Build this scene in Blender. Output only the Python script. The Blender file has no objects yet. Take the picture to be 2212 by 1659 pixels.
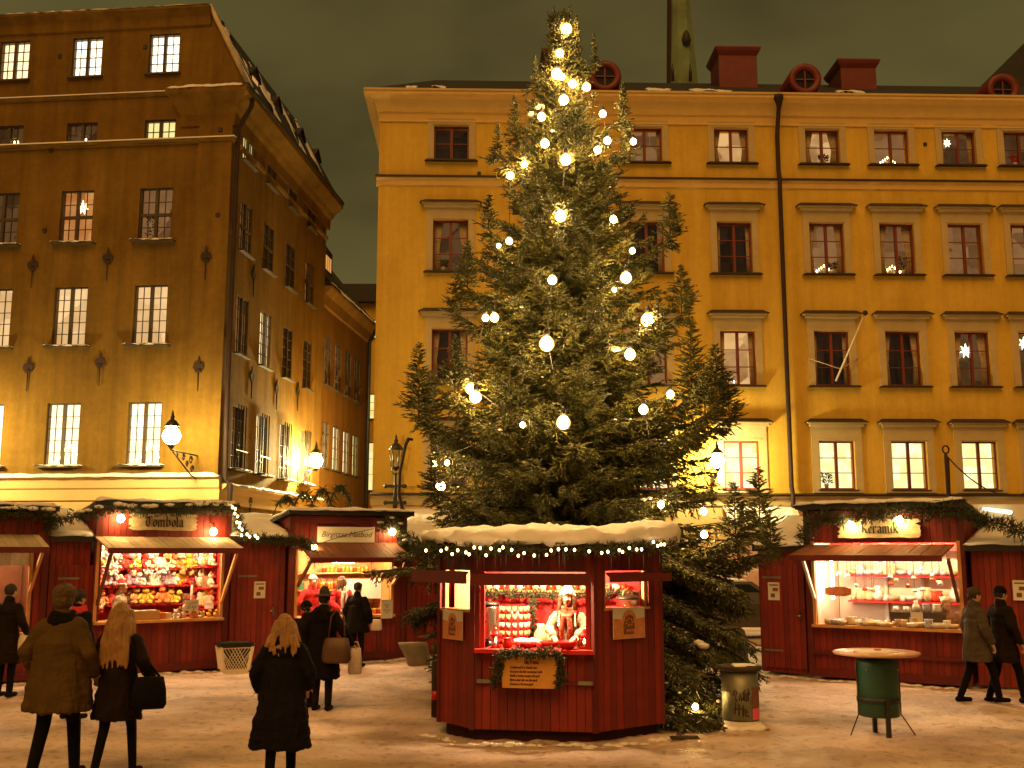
import bpy, bmesh, math, random
import numpy as np
from mathutils import Vector, Matrix, noise
random.seed(7)
rng = np.random.default_rng(11)
R = math.radians
SC = bpy.context.scene
COL = SC.collection
# ---------------------------------------------------------------- camera, sky, light, exposure
FPX, W2, H2, HORIZON, HC = 2300.0, 2212.0, 1659.0, 1190.0, 2.25
PITCH = math.atan((HORIZON - H2/2)/FPX)
cam = bpy.data.cameras.new('camera'); camo = bpy.data.objects.new('camera', cam); COL.objects.link(camo)
cam.sensor_width = 36; cam.lens = 36*FPX/W2; cam.clip_start = .1; cam.clip_end = 600
camo.location = (0, 0, HC); camo.rotation_euler = (math.pi/2 + PITCH, 0, 0)
SC.camera = camo
SC.view_settings.view_transform = 'Standard'; SC.view_settings.look = 'None'
SC.view_settings.exposure = .16; SC.view_settings.gamma = 1
SC.render.resolution_x, SC.render.resolution_y = 1024, 768
SC.cycles.use_denoising = True
SC.cycles.sample_clamp_indirect = 4; SC.cycles.sample_clamp_direct = 0
SC.cycles.max_bounces = 6; SC.cycles.diffuse_bounces = 3; SC.cycles.transparent_max_bounces = 8
SC.cycles.caustics_reflective = False; SC.cycles.caustics_refractive = False

world = bpy.data.worlds.new('World'); SC.world = world; world.use_nodes = True
nt = world.node_tree; bgn = nt.nodes['Background']
tc = nt.nodes.new('ShaderNodeTexCoord'); mp = nt.nodes.new('ShaderNodeMapping')
mp.inputs['Scale'].default_value = (2.2, 2.2, 5.0); mp.inputs['Location'].default_value = (.35, 1.7, .2)
nz = nt.nodes.new('ShaderNodeTexNoise'); nz.inputs['Scale'].default_value = 1.0; nz.inputs['Detail'].default_value = 4
rp = nt.nodes.new('ShaderNodeValToRGB')
rp.color_ramp.elements[0].position = .30; rp.color_ramp.elements[0].color = (.026, .019, .008, 1)
rp.color_ramp.elements[1].position = .62; rp.color_ramp.elements[1].color = (.080, .064, .020, 1)
e = rp.color_ramp.elements.new(.46); e.color = (.062, .048, .015, 1)
nt.links.new(tc.outputs['Generated'], mp.inputs['Vector']); nt.links.new(mp.outputs['Vector'], nz.inputs['Vector'])
nt.links.new(nz.outputs['Fac'], rp.inputs['Fac']); nt.links.new(rp.outputs['Color'], bgn.inputs['Color'])
bgn.inputs['Strength'].default_value = 1.25

# soft warm directional lamp behind the camera: added fill for the square's unseen lamps
fill_sun = bpy.data.lights.new('fill_sun', 'SUN'); suno = bpy.data.objects.new('fill_sun', fill_sun); COL.objects.link(suno)
fill_sun.energy = 1.75; fill_sun.angle = R(48); fill_sun.color = (1.0, .49, .125)
SUN_EL, SUN_AZ = R(50), R(-10)      # azimuth from straight behind the camera, negative = from the left
sd = Vector((math.sin(SUN_AZ)*math.cos(SUN_EL), -math.cos(SUN_AZ)*math.cos(SUN_EL), math.sin(SUN_EL)))
suno.rotation_euler = sd.to_track_quat('Z', 'Y').to_euler()
suno.location = (0, -20, 20)

# ---------------------------------------------------------------- pixel -> ray helpers (survey of the photo)
_F = Vector((0, math.cos(PITCH), math.sin(PITCH))); _U = Vector((0, -math.sin(PITCH), math.cos(PITCH)))
CAM = Vector((0, 0, HC))
def ray(u, v): return _F + Vector((1, 0, 0))*((u - W2/2)/FPX) + _U*((H2/2 - v)/FPX)
def at(u, v, Y):
    d = ray(u, v); return CAM + d*(Y/d.y)
def ground(u, v):
    d = ray(u, v); return CAM + d*(-HC/d.z)
class Face:
    """a vertical wall plane: origin on the ground, x along the wall (left to right), y inward, z up"""
    def __init__(s, ox, oy, rz):
        s.o = Vector((ox, oy, 0)); s.rz = rz
        s.x = Vector((math.cos(rz), math.sin(rz), 0)); s.n = Vector((-math.sin(rz), math.cos(rz), 0))
    def uv(s, u, v, y=0.0):
        d = ray(u, v); p0 = s.o + s.n*y
        t = (p0 - CAM).dot(s.n)/d.dot(s.n); p = CAM + d*t
        return (p - s.o).dot(s.x), p.z
    def su(s, u, v, y=0.0): return s.uv(u, v, y)[0]
    def zv(s, u, v, y=0.0): return s.uv(u, v, y)[1]
    def P(s, a, y, z): return s.o + s.x*a + s.n*y + Vector((0, 0, z))

# ---------------------------------------------------------------- materials
MATS = {}
def mat(name, col, rough=.7, metal=0, var=.12, vscale=3.0, bump=0, bscale=40, emit=None, estr=0, col2=None,
        island=0, trans=0, spec=.5, wave=None, coords='Object', sheen=0):
    if name in MATS: return MATS[name]
    m = bpy.data.materials.new(name); m.use_nodes = True; MATS[name] = m
    t = m.node_tree; b = t.nodes['Principled BSDF']
    b.inputs['Roughness'].default_value = rough; b.inputs['Metallic'].default_value = metal
    b.inputs['Specular IOR Level'].default_value = spec
    if trans: b.inputs['Transmission Weight'].default_value = trans
    if sheen: b.inputs['Sheen Weight'].default_value = sheen
    c1 = (*col, 1)
    src = None
    co = t.nodes.new('ShaderNodeTexCoord')
    if var or col2:
        n = t.nodes.new('ShaderNodeTexNoise'); n.inputs['Scale'].default_value = vscale; n.inputs['Detail'].default_value = 5
        n.inputs['Roughness'].default_value = .6
        t.links.new(co.outputs[coords], n.inputs['Vector'])
        r = t.nodes.new('ShaderNodeValToRGB')
        r.color_ramp.elements[0].position = .32; r.color_ramp.elements[1].position = .68
        if col2: a, c = c1, (*col2, 1)
        else:
            a = tuple(x*(1 - var) for x in col) + (1,); c = tuple(min(1, x*(1 + var)) for x in col) + (1,)
        r.color_ramp.elements[0].color = a; r.color_ramp.elements[1].color = c
        t.links.new(n.outputs['Fac'], r.inputs['Fac']); src = r.outputs['Color']
    if island:
        g = t.nodes.new('ShaderNodeNewGeometry'); h = t.nodes.new('ShaderNodeHueSaturation')
        mr = t.nodes.new('ShaderNodeMapRange'); mr.inputs['To Min'].default_value = 1 - island; mr.inputs['To Max'].default_value = 1 + island
        t.links.new(g.outputs['Random Per Island'], mr.inputs['Value']); t.links.new(mr.outputs['Result'], h.inputs['Value'])
        if src: t.links.new(src, h.inputs['Color'])
        else: h.inputs['Color'].default_value = c1
        src = h.outputs['Color']
    if src: t.links.new(src, b.inputs['Base Color'])
    else: b.inputs['Base Color'].default_value = c1
    if bump:
        n2 = t.nodes.new('ShaderNodeTexNoise'); n2.inputs['Scale'].default_value = bscale; n2.inputs['Detail'].default_value = 6
        if wave:
            mpp = t.nodes.new('ShaderNodeMapping'); mpp.inputs['Scale'].default_value = wave
            t.links.new(co.outputs[coords], mpp.inputs['Vector']); t.links.new(mpp.outputs['Vector'], n2.inputs['Vector'])
        else: t.links.new(co.outputs[coords], n2.inputs['Vector'])
        bp = t.nodes.new('ShaderNodeBump'); bp.inputs['Strength'].default_value = bump; bp.inputs['Distance'].default_value = .03
        t.links.new(n2.outputs['Fac'], bp.inputs['Height']); t.links.new(bp.outputs['Normal'], b.inputs['Normal'])
    if emit:
        b.inputs['Emission Color'].default_value = (*emit, 1); b.inputs['Emission Strength'].default_value = estr
    return m
def glow(name, col, strength, sample=True):
    """something that gives off light"""
    if name in MATS: return MATS[name]
    m = bpy.data.materials.new(name); m.use_nodes = True; MATS[name] = m
    t = m.node_tree; t.nodes.remove(t.nodes['Principled BSDF'])
    e = t.nodes.new('ShaderNodeEmission'); e.inputs['Color'].default_value = (*col, 1); e.inputs['Strength'].default_value = strength
    t.links.new(e.outputs[0], t.nodes['Material Output'].inputs['Surface'])
    if not sample: m.cycles.emission_sampling = 'NONE'
    return m
def halo_bulb(name, col, strength, rim, rim_strength):
    """bulb with its glare halo painted in: hot middle, golden emission towards the rim"""
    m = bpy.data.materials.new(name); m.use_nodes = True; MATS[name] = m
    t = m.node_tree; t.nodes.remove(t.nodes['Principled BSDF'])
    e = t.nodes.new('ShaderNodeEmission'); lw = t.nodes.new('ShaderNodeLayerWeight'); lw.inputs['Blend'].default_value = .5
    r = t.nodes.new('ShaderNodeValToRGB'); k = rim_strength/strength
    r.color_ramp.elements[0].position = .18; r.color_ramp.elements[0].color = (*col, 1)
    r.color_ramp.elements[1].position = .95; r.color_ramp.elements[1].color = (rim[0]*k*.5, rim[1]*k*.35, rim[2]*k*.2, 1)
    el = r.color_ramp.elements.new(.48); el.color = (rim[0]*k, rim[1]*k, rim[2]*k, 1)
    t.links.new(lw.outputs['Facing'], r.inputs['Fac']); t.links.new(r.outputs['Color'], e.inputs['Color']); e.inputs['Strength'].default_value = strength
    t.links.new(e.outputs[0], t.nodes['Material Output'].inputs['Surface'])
def room(name, ca, cb, strength, scale=1.4, sharp=.06, rough=.25):
    """a lit (or half lit) room seen through a window: patches of wall, curtain and furniture, different in every window"""
    if name in MATS: return MATS[name]
    m = bpy.data.materials.new(name); m.use_nodes = True; MATS[name] = m
    t = m.node_tree; b = t.nodes['Principled BSDF']
    b.inputs['Roughness'].default_value = rough; b.inputs['Base Color'].default_value = (.01, .01, .01, 1)
    co = t.nodes.new('ShaderNodeTexCoord'); oi = t.nodes.new('ShaderNodeObjectInfo')
    ad = t.nodes.new('ShaderNodeVectorMath'); ad.operation = 'ADD'
    ml = t.nodes.new('ShaderNodeVectorMath'); ml.operation = 'SCALE'; ml.inputs['Scale'].default_value = 40
    cx = t.nodes.new('ShaderNodeCombineXYZ')
    for k in 'XYZ': t.links.new(oi.outputs['Random'], cx.inputs[k])
    t.links.new(cx.outputs[0], ml.inputs[0]); t.links.new(co.outputs['Object'], ad.inputs[0]); t.links.new(ml.outputs[0], ad.inputs[1])
    vo = t.nodes.new('ShaderNodeTexVoronoi'); vo.distance = 'CHEBYCHEV'; vo.inputs['Scale'].default_value = scale
    t.links.new(ad.outputs[0], vo.inputs['Vector'])
    sx = t.nodes.new('ShaderNodeSeparateColor'); t.links.new(vo.outputs['Color'], sx.inputs['Color'])
    nzz = t.nodes.new('ShaderNodeTexNoise'); nzz.inputs['Scale'].default_value = 2.5; t.links.new(ad.outputs[0], nzz.inputs['Vector'])
    mx = t.nodes.new('ShaderNodeMath'); mx.operation = 'MULTIPLY_ADD'; mx.inputs[1].default_value = .5
    t.links.new(nzz.outputs['Fac'], mx.inputs[0])
    m2 = t.nodes.new('ShaderNodeMath'); m2.operation = 'MULTIPLY'; m2.inputs[1].default_value = .6
    t.links.new(sx.outputs[0], m2.inputs[0]); t.links.new(m2.outputs[0], mx.inputs[2])
    r = t.nodes.new('ShaderNodeValToRGB'); r.color_ramp.elements[0].position = .2; r.color_ramp.elements[1].position = .8
    r.color_ramp.elements[0].color = (*cb, 1); r.color_ramp.elements[1].color = (*ca, 1)
    t.links.new(mx.outputs[0], r.inputs['Fac'])
    t.links.new(r.outputs['Color'], b.inputs['Emission Color']); b.inputs['Emission Strength'].default_value = strength
    m.cycles.emission_sampling = 'NONE'
    return m

def plaster(name, col, dark, light):
    """old limewash: cloudy patches, rain streaks, fine grain"""
    m = bpy.data.materials.new(name); m.use_nodes = True; MATS[name] = m
    t = m.node_tree; b = t.nodes['Principled BSDF']; b.inputs['Roughness'].default_value = .92; b.inputs['Specular IOR Level'].default_value = .2
    co = t.nodes.new('ShaderNodeTexCoord'); prev = None
    for sc, det, ms, lo, hi, f in ((.35, 8, (1, 1, 1), .30, .70, 1), (1.0, 8, (2.2, 2.2, .16), .35, .62, .75), (5.0, 8, (1, 1, 1), .3, .7, .5)):
        mp_ = t.nodes.new('ShaderNodeMapping'); mp_.inputs['Scale'].default_value = ms; t.links.new(co.outputs['Object'], mp_.inputs['Vector'])
        n = t.nodes.new('ShaderNodeTexNoise'); n.inputs['Scale'].default_value = sc; n.inputs['Detail'].default_value = det; n.inputs['Roughness'].default_value = .65
        t.links.new(mp_.outputs['Vector'], n.inputs['Vector'])
        r = t.nodes.new('ShaderNodeValToRGB'); r.color_ramp.elements[0].position = lo; r.color_ramp.elements[1].position = hi
        r.color_ramp.elements[0].color = (dark, dark*.97, dark*.92, 1); r.color_ramp.elements[1].color = (light, light, light, 1); t.links.new(n.outputs['Fac'], r.inputs['Fac'])
        mx = t.nodes.new('ShaderNodeMix'); mx.data_type = 'RGBA'; mx.blend_type = 'MULTIPLY'; mx.inputs['Factor'].default_value = f
        if prev: t.links.new(prev, mx.inputs[6])
        else: mx.inputs[6].default_value = (*col, 1)
        t.links.new(r.outputs['Color'], mx.inputs[7]); prev = mx.outputs[2]
    t.links.new(prev, b.inputs['Base Color'])
    n = t.nodes.new('ShaderNodeTexNoise'); n.inputs['Scale'].default_value = 14; n.inputs['Detail'].default_value = 6; t.links.new(co.outputs['Object'], n.inputs['Vector'])
    bp = t.nodes.new('ShaderNodeBump'); bp.inputs['Strength'].default_value = .3; bp.inputs['Distance'].default_value = .03; t.links.new(n.outputs['Fac'], bp.inputs['Height']); t.links.new(bp.outputs['Normal'], b.inputs['Normal'])
plaster('yellow_plaster', (.78, .50, .075), .78, 1.0)
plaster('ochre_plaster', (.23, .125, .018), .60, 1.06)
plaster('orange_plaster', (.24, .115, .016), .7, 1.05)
mat('cream_plaster', (.56, .38, .15), .9, var=.08, vscale=.7, bump=.15, bscale=12)
mat('tan_trim', (.48, .36, .17), .85, var=.08, vscale=2)
mat('cornice_yellow', (.70, .45, .13), .85, var=.06)
mat('dark_metal_sheet', (.022, .012, .010), .5, var=.25)
mat('roof_dark', (.020, .016, .013), .7, var=.3, vscale=1.2, bump=.4, bscale=6)
mat('roof_red', (.15, .018, .014), .6, var=.2)
mat('frame_red', (.17, .026, .014), .55, var=.15)
mat('frame_dark', (.060, .038, .016), .6, var=.15)
mat('iron', (.015, .012, .010), .5, var=.2)
mat('iron_rust', (.030, .011, .006), .8, var=.3)
mat('copper_green', (.16, .21, .115), .8, var=.25, vscale=.6)
mat('red_paint', (.19, .013, .006), .65, var=.18, vscale=4, island=.28, bump=.25, bscale=6, wave=(14, 14, .8))
mat('red_paint_dark', (.11, .007, .005), .7, var=.2, island=.2)
mat('groove_dark', (.035, .003, .002), .9, var=0)
mat('pine', (.60, .30, .10), .6, var=.18, vscale=3, island=.12, bump=.15, bscale=5, wave=(12, 12, 1))
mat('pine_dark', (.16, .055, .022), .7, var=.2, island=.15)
mat('grey_board', (.46, .36, .23), .8, var=.2, vscale=2, island=.2, bump=.2, bscale=6, wave=(10, 1, 10))
mat('birch_board', (.55, .43, .25), .8, var=.2, vscale=8, bump=.5, bscale=7, wave=(1, 8, 8))
mat('white_board', (.75, .70, .58), .6, var=.05)
mat('snow', (.80, .74, .70), .6, var=.06, vscale=6, bump=.5, bscale=18)
mat('ice', (.85, .88, .92), .08, var=0, trans=.7, spec=.8)
mat('spruce', (.026, .030, .004), .55, var=0, col2=(.105, .095, .009), vscale=2.5, island=.5)
mat('garland_green', (.035, .050, .016), .7, col2=(.060, .070, .024), vscale=9, island=.4)
mat('bark', (.05, .030, .018), .9, var=.3, vscale=8, bump=.6, bscale=20)
mat('black_cloth', (.006, .004, .004), .9, var=.25, vscale=9, bump=.3, bscale=40, spec=.15)
mat('navy_cloth', (.008, .006, .008), .9, var=.25, vscale=9, bump=.3, bscale=40, spec=.15)
mat('brown_black_cloth', (.013, .007, .005), .9, var=.25, vscale=9, bump=.3, bscale=40, spec=.15)
mat('olive_cloth', (.085, .048, .012), .9, var=.15, vscale=5, bump=.35, bscale=30, spec=.15)
mat('beige_cloth', (.24, .15, .08), .9, var=.15, vscale=5, bump=.25, bscale=40)
mat('grey_cloth', (.060, .040, .024), .9, var=.15, vscale=5, bump=.25, bscale=40)
mat('red_cloth', (.55, .02, .03), .85, var=.2, vscale=8, bump=.3, bscale=30)
mat('curtain', (.42, .30, .18), .9, var=.15, vscale=6)
mat('white_wool', (.80, .74, .62), .9, var=.1, vscale=30, bump=.5, bscale=70)
mat('knit_grey', (.42, .36, .24), .95, var=.35, vscale=40, bump=.6, bscale=60)
mat('scarf_red', (.50, .10, .05), .95, var=.35, vscale=18, bump=.6, bscale=40)
mat('skin', (.58, .33, .22), .55, var=.06, vscale=12)
mat('lips', (.45, .12, .10), .5, var=0)
mat('eye_dark', (.03, .02, .015), .3, var=0)
mat('hair_blond', (.33, .165, .048), .6, var=.35, vscale=6, bump=.6, bscale=10, wave=(9, 9, 1))
mat('hair_brown', (.11, .05, .025), .6, var=.3, vscale=8, bump=.5, bscale=10, wave=(9, 9, 1))
mat('hair_dark', (.018, .011, .008), .6, var=.3, vscale=8)
mat('hat_fur', (.10, .055, .02), .95, var=.4, vscale=18, bump=.8, bscale=50)
mat('hat_felt', (.050, .036, .018), .95, var=.2, vscale=8)
mat('leather_brown', (.10, .045, .018), .55, var=.25, vscale=6)
mat('plastic_bag', (.72, .60, .52), .35, var=.12, vscale=9, trans=.15)
mat('white_plastic', (.72, .62, .46), .45, var=.06)
mat('black_plastic', (.010, .009, .009), .35, var=0)
mat('grey_sack', (.13, .10, .055), .7, var=.2, vscale=5)
mat('steel', (.62, .58, .52), .25, metal=1, var=.06)
mat('galvanised', (.24, .24, .17), .5, metal=.6, var=.25, vscale=5, bump=.1)
mat('green_metal', (.012, .055, .026), .45, var=.2, vscale=4)
mat('table_top', (.55, .30, .17), .35, var=.15, vscale=4)
mat('paper', (.72, .66, .55), .7, var=.04)
mat('paper_print_orange', (.62, .24, .09), .7, var=.15, vscale=20)
mat('paper_print_brown', (.20, .07, .035), .7, var=.3, vscale=25)
mat('ink', (.030, .014, .010), .7, var=0)
mat('ink_brown', (.12, .028, .010), .7, var=0)
mat('ink_grey', (.16, .12, .10), .7, var=0)
mat('ink_green', (.035, .040, .020), .7, var=0)
mat('pink_print', (.85, .12, .20), .6, var=.1)
mat('menu_board', (.66, .31, .055), .7, var=.1, vscale=5, bump=.15, bscale=6, wave=(1, 6, 6))
mat('ceramic_white', (.80, .76, .68), .25, var=.04)
mat('ceramic_blue', (.10, .12, .42), .25, col2=(.75, .72, .68), vscale=28)
mat('ceramic_brown', (.28, .14, .06), .3, col2=(.70, .55, .35), vscale=16)
mat('ceramic_red', (.60, .05, .02), .25, var=.15)
mat('ceramic_tan', (.62, .46, .26), .35, var=.15)
mat('bowl_red', (.60, .015, .02), .3, var=.1)
mat('red_gloss', (.55, .012, .015), .5, var=.1)
mat('wall_pink', (.74, .54, .42), .8, var=.08)
mat('card_brown', (.50, .28, .10), .8, var=.08)
mat('honey', (.70, .28, .02), .15, var=.15)
mat('jam', (.50, .03, .02), .15, var=.15)
mat('lid_gold', (.70, .50, .20), .3, metal=.7, var=0)
mat('green_box', (.05, .16, .07), .6, var=.1)
mat('stone_dark', (.045, .028, .018), .9, var=.3, vscale=6, bump=.5, bscale=12)
mat('car_paint', (.10, .085, .07), .25, var=0, metal=.4)
mat('car_glass', (.01, .01, .012), .1, var=0)
mat('tyre', (.012, .011, .010), .9, var=0)
mat('glass_clear', (.9, .9, .9), .05, var=0, trans=.9)
mat('dark_pane', (.012, .009, .006), .12, var=.3, spec=.8)
for i, c in enumerate([(.75, .60, .42), (.60, .30, .10), (.55, .05, .04), (.78, .70, .60), (.42, .28, .36), (.70, .45, .05), (.30, .16, .08), (.70, .22, .06)]):
    mat('plush_%d' % i, c, .95, var=.15, vscale=14, bump=.4, bscale=50)

glow('lamp_glass', (1.0, .80, .33), 430)
glow('lamp_glass_dim', (1.0, .80, .36), 480)
glow('lamp_glass_alley', (1.0, .80, .33), 1500)
halo_bulb('bulb_tree', (1.0, .62, .20), 260, (1.0, .48, .08), 1.4)  # golden rim paints a glare halo onto the oversized bulb
glow('bulb_small', (1.0, .60, .22), 14, False)
glow('spot_bulb', (1.0, .62, .22), 110)
glow('tube_white', (1.0, .86, .58), 70)
glow('stall_lamp', (1.0, .68, .34), 1500)
glow('candle', (1.0, .62, .20), 18, False)
glow('star_glow', (1.0, .80, .42), 5, False)
glow('tail_light', (1.0, .02, .01), 3, False)
glow('shop_sign_lit', (1.0, .95, .60), 2.2, False)
room('room_white', (1.0, .92, .66), (1.0, .80, .48), 2.2)
room('room_cream', (1.0, .76, .40), (.90, .60, .27), 1.8)
room('room_yellow', (1.0, .88, .34), (.95, .70, .20), .95)
room('room_orange', (1.0, .46, .13), (.55, .16, .03), .62)
room('room_mauve', (.42, .20, .070), (.15, .06, .020), .55)
room('room_mid', (.95, .54, .20), (.35, .16, .05), .75)
room('room_tan', (.88, .56, .25), (.55, .31, .12), 1.05)
room('room_dim', (.16, .075, .025), (.045, .018, .006), .6)
room('room_dark', (.035, .014, .006), (.010, .005, .003), .6, rough=.1)
room('room_bright_yellow', (1.0, .93, .50), (.85, .62, .18), 1.35, scale=2.2)

# ---------------------------------------------------------------- mesh building
class MB:
    def __init__(s): s.v, s.f, s.m, s.T, s.sm = [], [], [], None, []
    def add(s, vs, fs, mi=0, smooth=False):
        b = len(s.v)
        if s.T is not None: vs = [tuple(s.T @ Vector(p)) for p in vs]
        s.v.extend([tuple(p) for p in vs])
        for f in fs: s.f.append([i + b for i in f]); s.m.append(mi); s.sm.append(smooth)
    def boxb(s, x0, x1, y0, y1, z0, z1, mi=0):
        s.add([(x0, y0, z0), (x1, y0, z0), (x1, y1, z0), (x0, y1, z0), (x0, y0, z1), (x1, y0, z1), (x1, y1, z1), (x0, y1, z1)],
              [(0, 3, 2, 1), (4, 5, 6, 7), (0, 1, 5, 4), (1, 2, 6, 5), (2, 3, 7, 6), (3, 0, 4, 7)], mi)
    def box(s, c, sz, mi=0, rot=None):
        hx, hy, hz = sz[0]/2, sz[1]/2, sz[2]/2
        vs = [Vector(p) for p in [(-hx, -hy, -hz), (hx, -hy, -hz), (hx, hy, -hz), (-hx, hy, -hz), (-hx, -hy, hz), (hx, -hy, hz), (hx, hy, hz), (-hx, hy, hz)]]
        if rot is not None: vs = [rot @ p for p in vs]
        s.add([p + Vector(c) for p in vs], [(0, 3, 2, 1), (4, 5, 6, 7), (0, 1, 5, 4), (1, 2, 6, 5), (2, 3, 7, 6), (3, 0, 4, 7)], mi)
    def beam(s, a, b, w, h, mi=0, up=(0, 0, 1)):
        a, b = Vector(a), Vector(b); d = (b - a); L = d.length; d.normalize()
        upv = Vector(up); x = d.cross(upv)
        if x.length < 1e-4: x = d.cross(Vector((0, 1, 0)))
        x.normalize(); z = x.cross(d)
        vs = []
        for q in (a, b):
            for sx, sz in ((-1, -1), (1, -1), (1, 1), (-1, 1)): vs.append(q + x*(sx*w/2) + z*(sz*h/2))
        s.add(vs, [(3, 2, 1, 0), (4, 5, 6, 7), (0, 1, 5, 4), (1, 2, 6, 5), (2, 3, 7, 6), (3, 0, 4, 7)], mi)
    def tube(s, pts, rad, n=8, mi=0, caps=True, smooth=True):
        pts = [Vector(p) for p in pts]; k = len(pts)
        if not hasattr(rad, '__len__'): rad = [rad]*k
        vs = []; px = None
        for i, p in enumerate(pts):
            d = (pts[min(i + 1, k - 1)] - pts[max(i - 1, 0)])
            d = d.normalized() if d.length > 1e-9 else Vector((0, 0, 1))
            if px is None:
                a = Vector((0, 0, 1)) if abs(d.z) < .9 else Vector((1, 0, 0)); px = a.cross(d).normalized()
            px = (px - d*px.dot(d))
            px = px.normalized() if px.length > 1e-6 else Vector((1, 0, 0)).cross(d).normalized()
            py = d.cross(px)
            for j in range(n):
                t = 2*math.pi*j/n; vs.append(p + (px*math.cos(t) + py*math.sin(t))*rad[i])
        fs = [(i*n + j, i*n + (j + 1) % n, (i + 1)*n + (j + 1) % n, (i + 1)*n + j) for i in range(k - 1) for j in range(n)]
        if caps: fs += [tuple(range(n - 1, -1, -1)), tuple(range((k - 1)*n, k*n))]
        s.add(vs, fs, mi, smooth)
    def lathe(s, prof, n=16, c=(0, 0, 0), mi=0, smooth=True, sx=1, sy=1):
        vs = []
        for r, z in prof:
            for j in range(n):
                t = 2*math.pi*j/n; vs.append((c[0] + r*sx*math.cos(t), c[1] + r*sy*math.sin(t), c[2] + z))
        k = len(prof)
        fs = [(i*n + j, i*n + (j + 1) % n, (i + 1)*n + (j + 1) % n, (i + 1)*n + j) for i in range(k - 1) for j in range(n)]
        fs += [tuple(range(n - 1, -1, -1)), tuple(range((k - 1)*n, k*n))]
        s.add(vs, fs, mi, smooth)
    def ball(s, c, r, n=10, mi=0, rot=None):
        if not hasattr(r, '__len__'): r = (r, r, r)
        vs = [(0, 0, -1)]; m = max(3, n//2)
        for i in range(1, m):
            a = -math.pi/2 + math.pi*i/m
            for j in range(n):
                t = 2*math.pi*j/n; vs.append((math.cos(a)*math.cos(t), math.cos(a)*math.sin(t), math.sin(a)))
        vs.append((0, 0, 1)); top = len(vs) - 1
        fs = [(0, 1 + (j + 1) % n, 1 + j) for j in range(n)]
        for i in range(m - 2):
            for j in range(n): fs.append((1 + i*n + j, 1 + i*n + (j + 1) % n, 1 + (i + 1)*n + (j + 1) % n, 1 + (i + 1)*n + j))
        fs += [(1 + (m - 2)*n + j, 1 + (m - 2)*n + (j + 1) % n, top) for j in range(n)]
        vs = [Vector((p[0]*r[0], p[1]*r[1], p[2]*r[2])) for p in vs]
        if rot is not None: vs = [rot @ p for p in vs]
        s.add([p + Vector(c) for p in vs], fs, mi, True)
    def caps(s, a, b, ra, rb, n=10, mi=0):
        a, b = Vector(a), Vector(b); d = (b - a)
        L = d.length; d = d.normalized() if L > 1e-6 else Vector((0, 0, 1))
        pts, rad = [], []
        for k in range(4):
            t = math.pi/2*(1 - k/3); pts.append(a - d*ra*math.sin(t)); rad.append(max(1e-3, ra*math.cos(t)))
        for k in range(4):
            t = math.pi/2*(k/3); pts.append(b + d*rb*math.sin(t)); rad.append(max(1e-3, rb*math.cos(t)))
        s.tube(pts, rad, n, mi)
    def loft(s, rings, mi=0, smooth=True, caps=True):
        n = len(rings[0]); vs = [p for r in rings for p in r]; k = len(rings)
        fs = [(i*n + j, i*n + (j + 1) % n, (i + 1)*n + (j + 1) % n, (i + 1)*n + j) for i in range(k - 1) for j in range(n)]
        if caps: fs += [tuple(range(n - 1, -1, -1)), tuple(range((k - 1)*n, k*n))]
        s.add(vs, fs, mi, smooth)
    def prism(s, poly, y0, y1, mi=0):
        """poly of (x,z), extruded along y"""
        n = len(poly)
        s.add([(x, y0, z) for x, z in poly] + [(x, y1, z) for x, z in poly],
              [tuple(range(n)), tuple(range(2*n - 1, n - 1, -1))] + [(j, j + n, (j + 1) % n + n, (j + 1) % n) for j in range(n)], mi)
    def prismz(s, poly, z0, z1, mi=0):
        n = len(poly)
        s.add([(x, y, z0) for x, y in poly] + [(x, y, z1) for x, y in poly],
              [tuple(range(n - 1, -1, -1)), tuple(range(n, 2*n))] + [(j, (j + 1) % n, (j + 1) % n + n, j + n) for j in range(n)], mi)
    def boards(s, x0, x1, z0, z1, y0, t, bw=.10, holes=(), mi=0, gap=.007, jit=.004):
        """vertical boards between x0 and x1, cut round the holes (x0,x1,z0,z1)"""
        n = max(1, round((x1 - x0)/bw)); w = (x1 - x0)/n
        for i in range(n):
            a, b = x0 + i*w + gap/2, x0 + (i + 1)*w - gap/2
            cuts = [(a, b, z0, z1)]
            for (hx0, hx1, hz0, hz1) in holes:
                new = []
                for (p, q, r, u) in cuts:
                    if q <= hx0 or p >= hx1 or u <= hz0 or r >= hz1: new.append((p, q, r, u)); continue
                    if p < hx0: new.append((p, hx0, r, u))
                    if q > hx1: new.append((hx1, q, r, u))
                    pp, qq = max(p, hx0), min(q, hx1)
                    if r < hz0: new.append((pp, qq, r, hz0))
                    if u > hz1: new.append((pp, qq, hz1, u))
                cuts = new
            dy = random.uniform(-jit, jit)
            for (p, q, r, u) in cuts: s.boxb(p, q, y0 + dy, y0 + t + dy, r, u, mi)
    def mesh(s, name):
        me = bpy.data.meshes.new(name)
        me.from_pydata(s.v, [], s.f)
        if any(s.m): me.polygons.foreach_set('material_index', s.m)
        me.polygons.foreach_set('use_smooth', s.sm)
        me.update(); return me
    def build(s, name, mats, parent=None, loc=None, rz=0):
        return link(name, s.mesh(name), mats, parent, loc, rz)
def M(n): return MATS[n] if isinstance(n, str) else n
def link(name, me, mats, parent=None, loc=None, rz=0):
    o = bpy.data.objects.new(name, me); COL.objects.link(o)
    if not isinstance(mats, (list, tuple)): mats = [mats]
    if not me.materials:
        for m_ in mats: me.materials.append(M(m_))
    elif mats[0] is not None and me.materials[0] != M(mats[0]):
        o.material_slots[0].link = 'OBJECT'; o.material_slots[0].material = M(mats[0])
    if parent: o.parent = parent
    if loc is not None: o.location = loc
    if rz: o.rotation_euler = (0, 0, rz)
    return o
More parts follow.
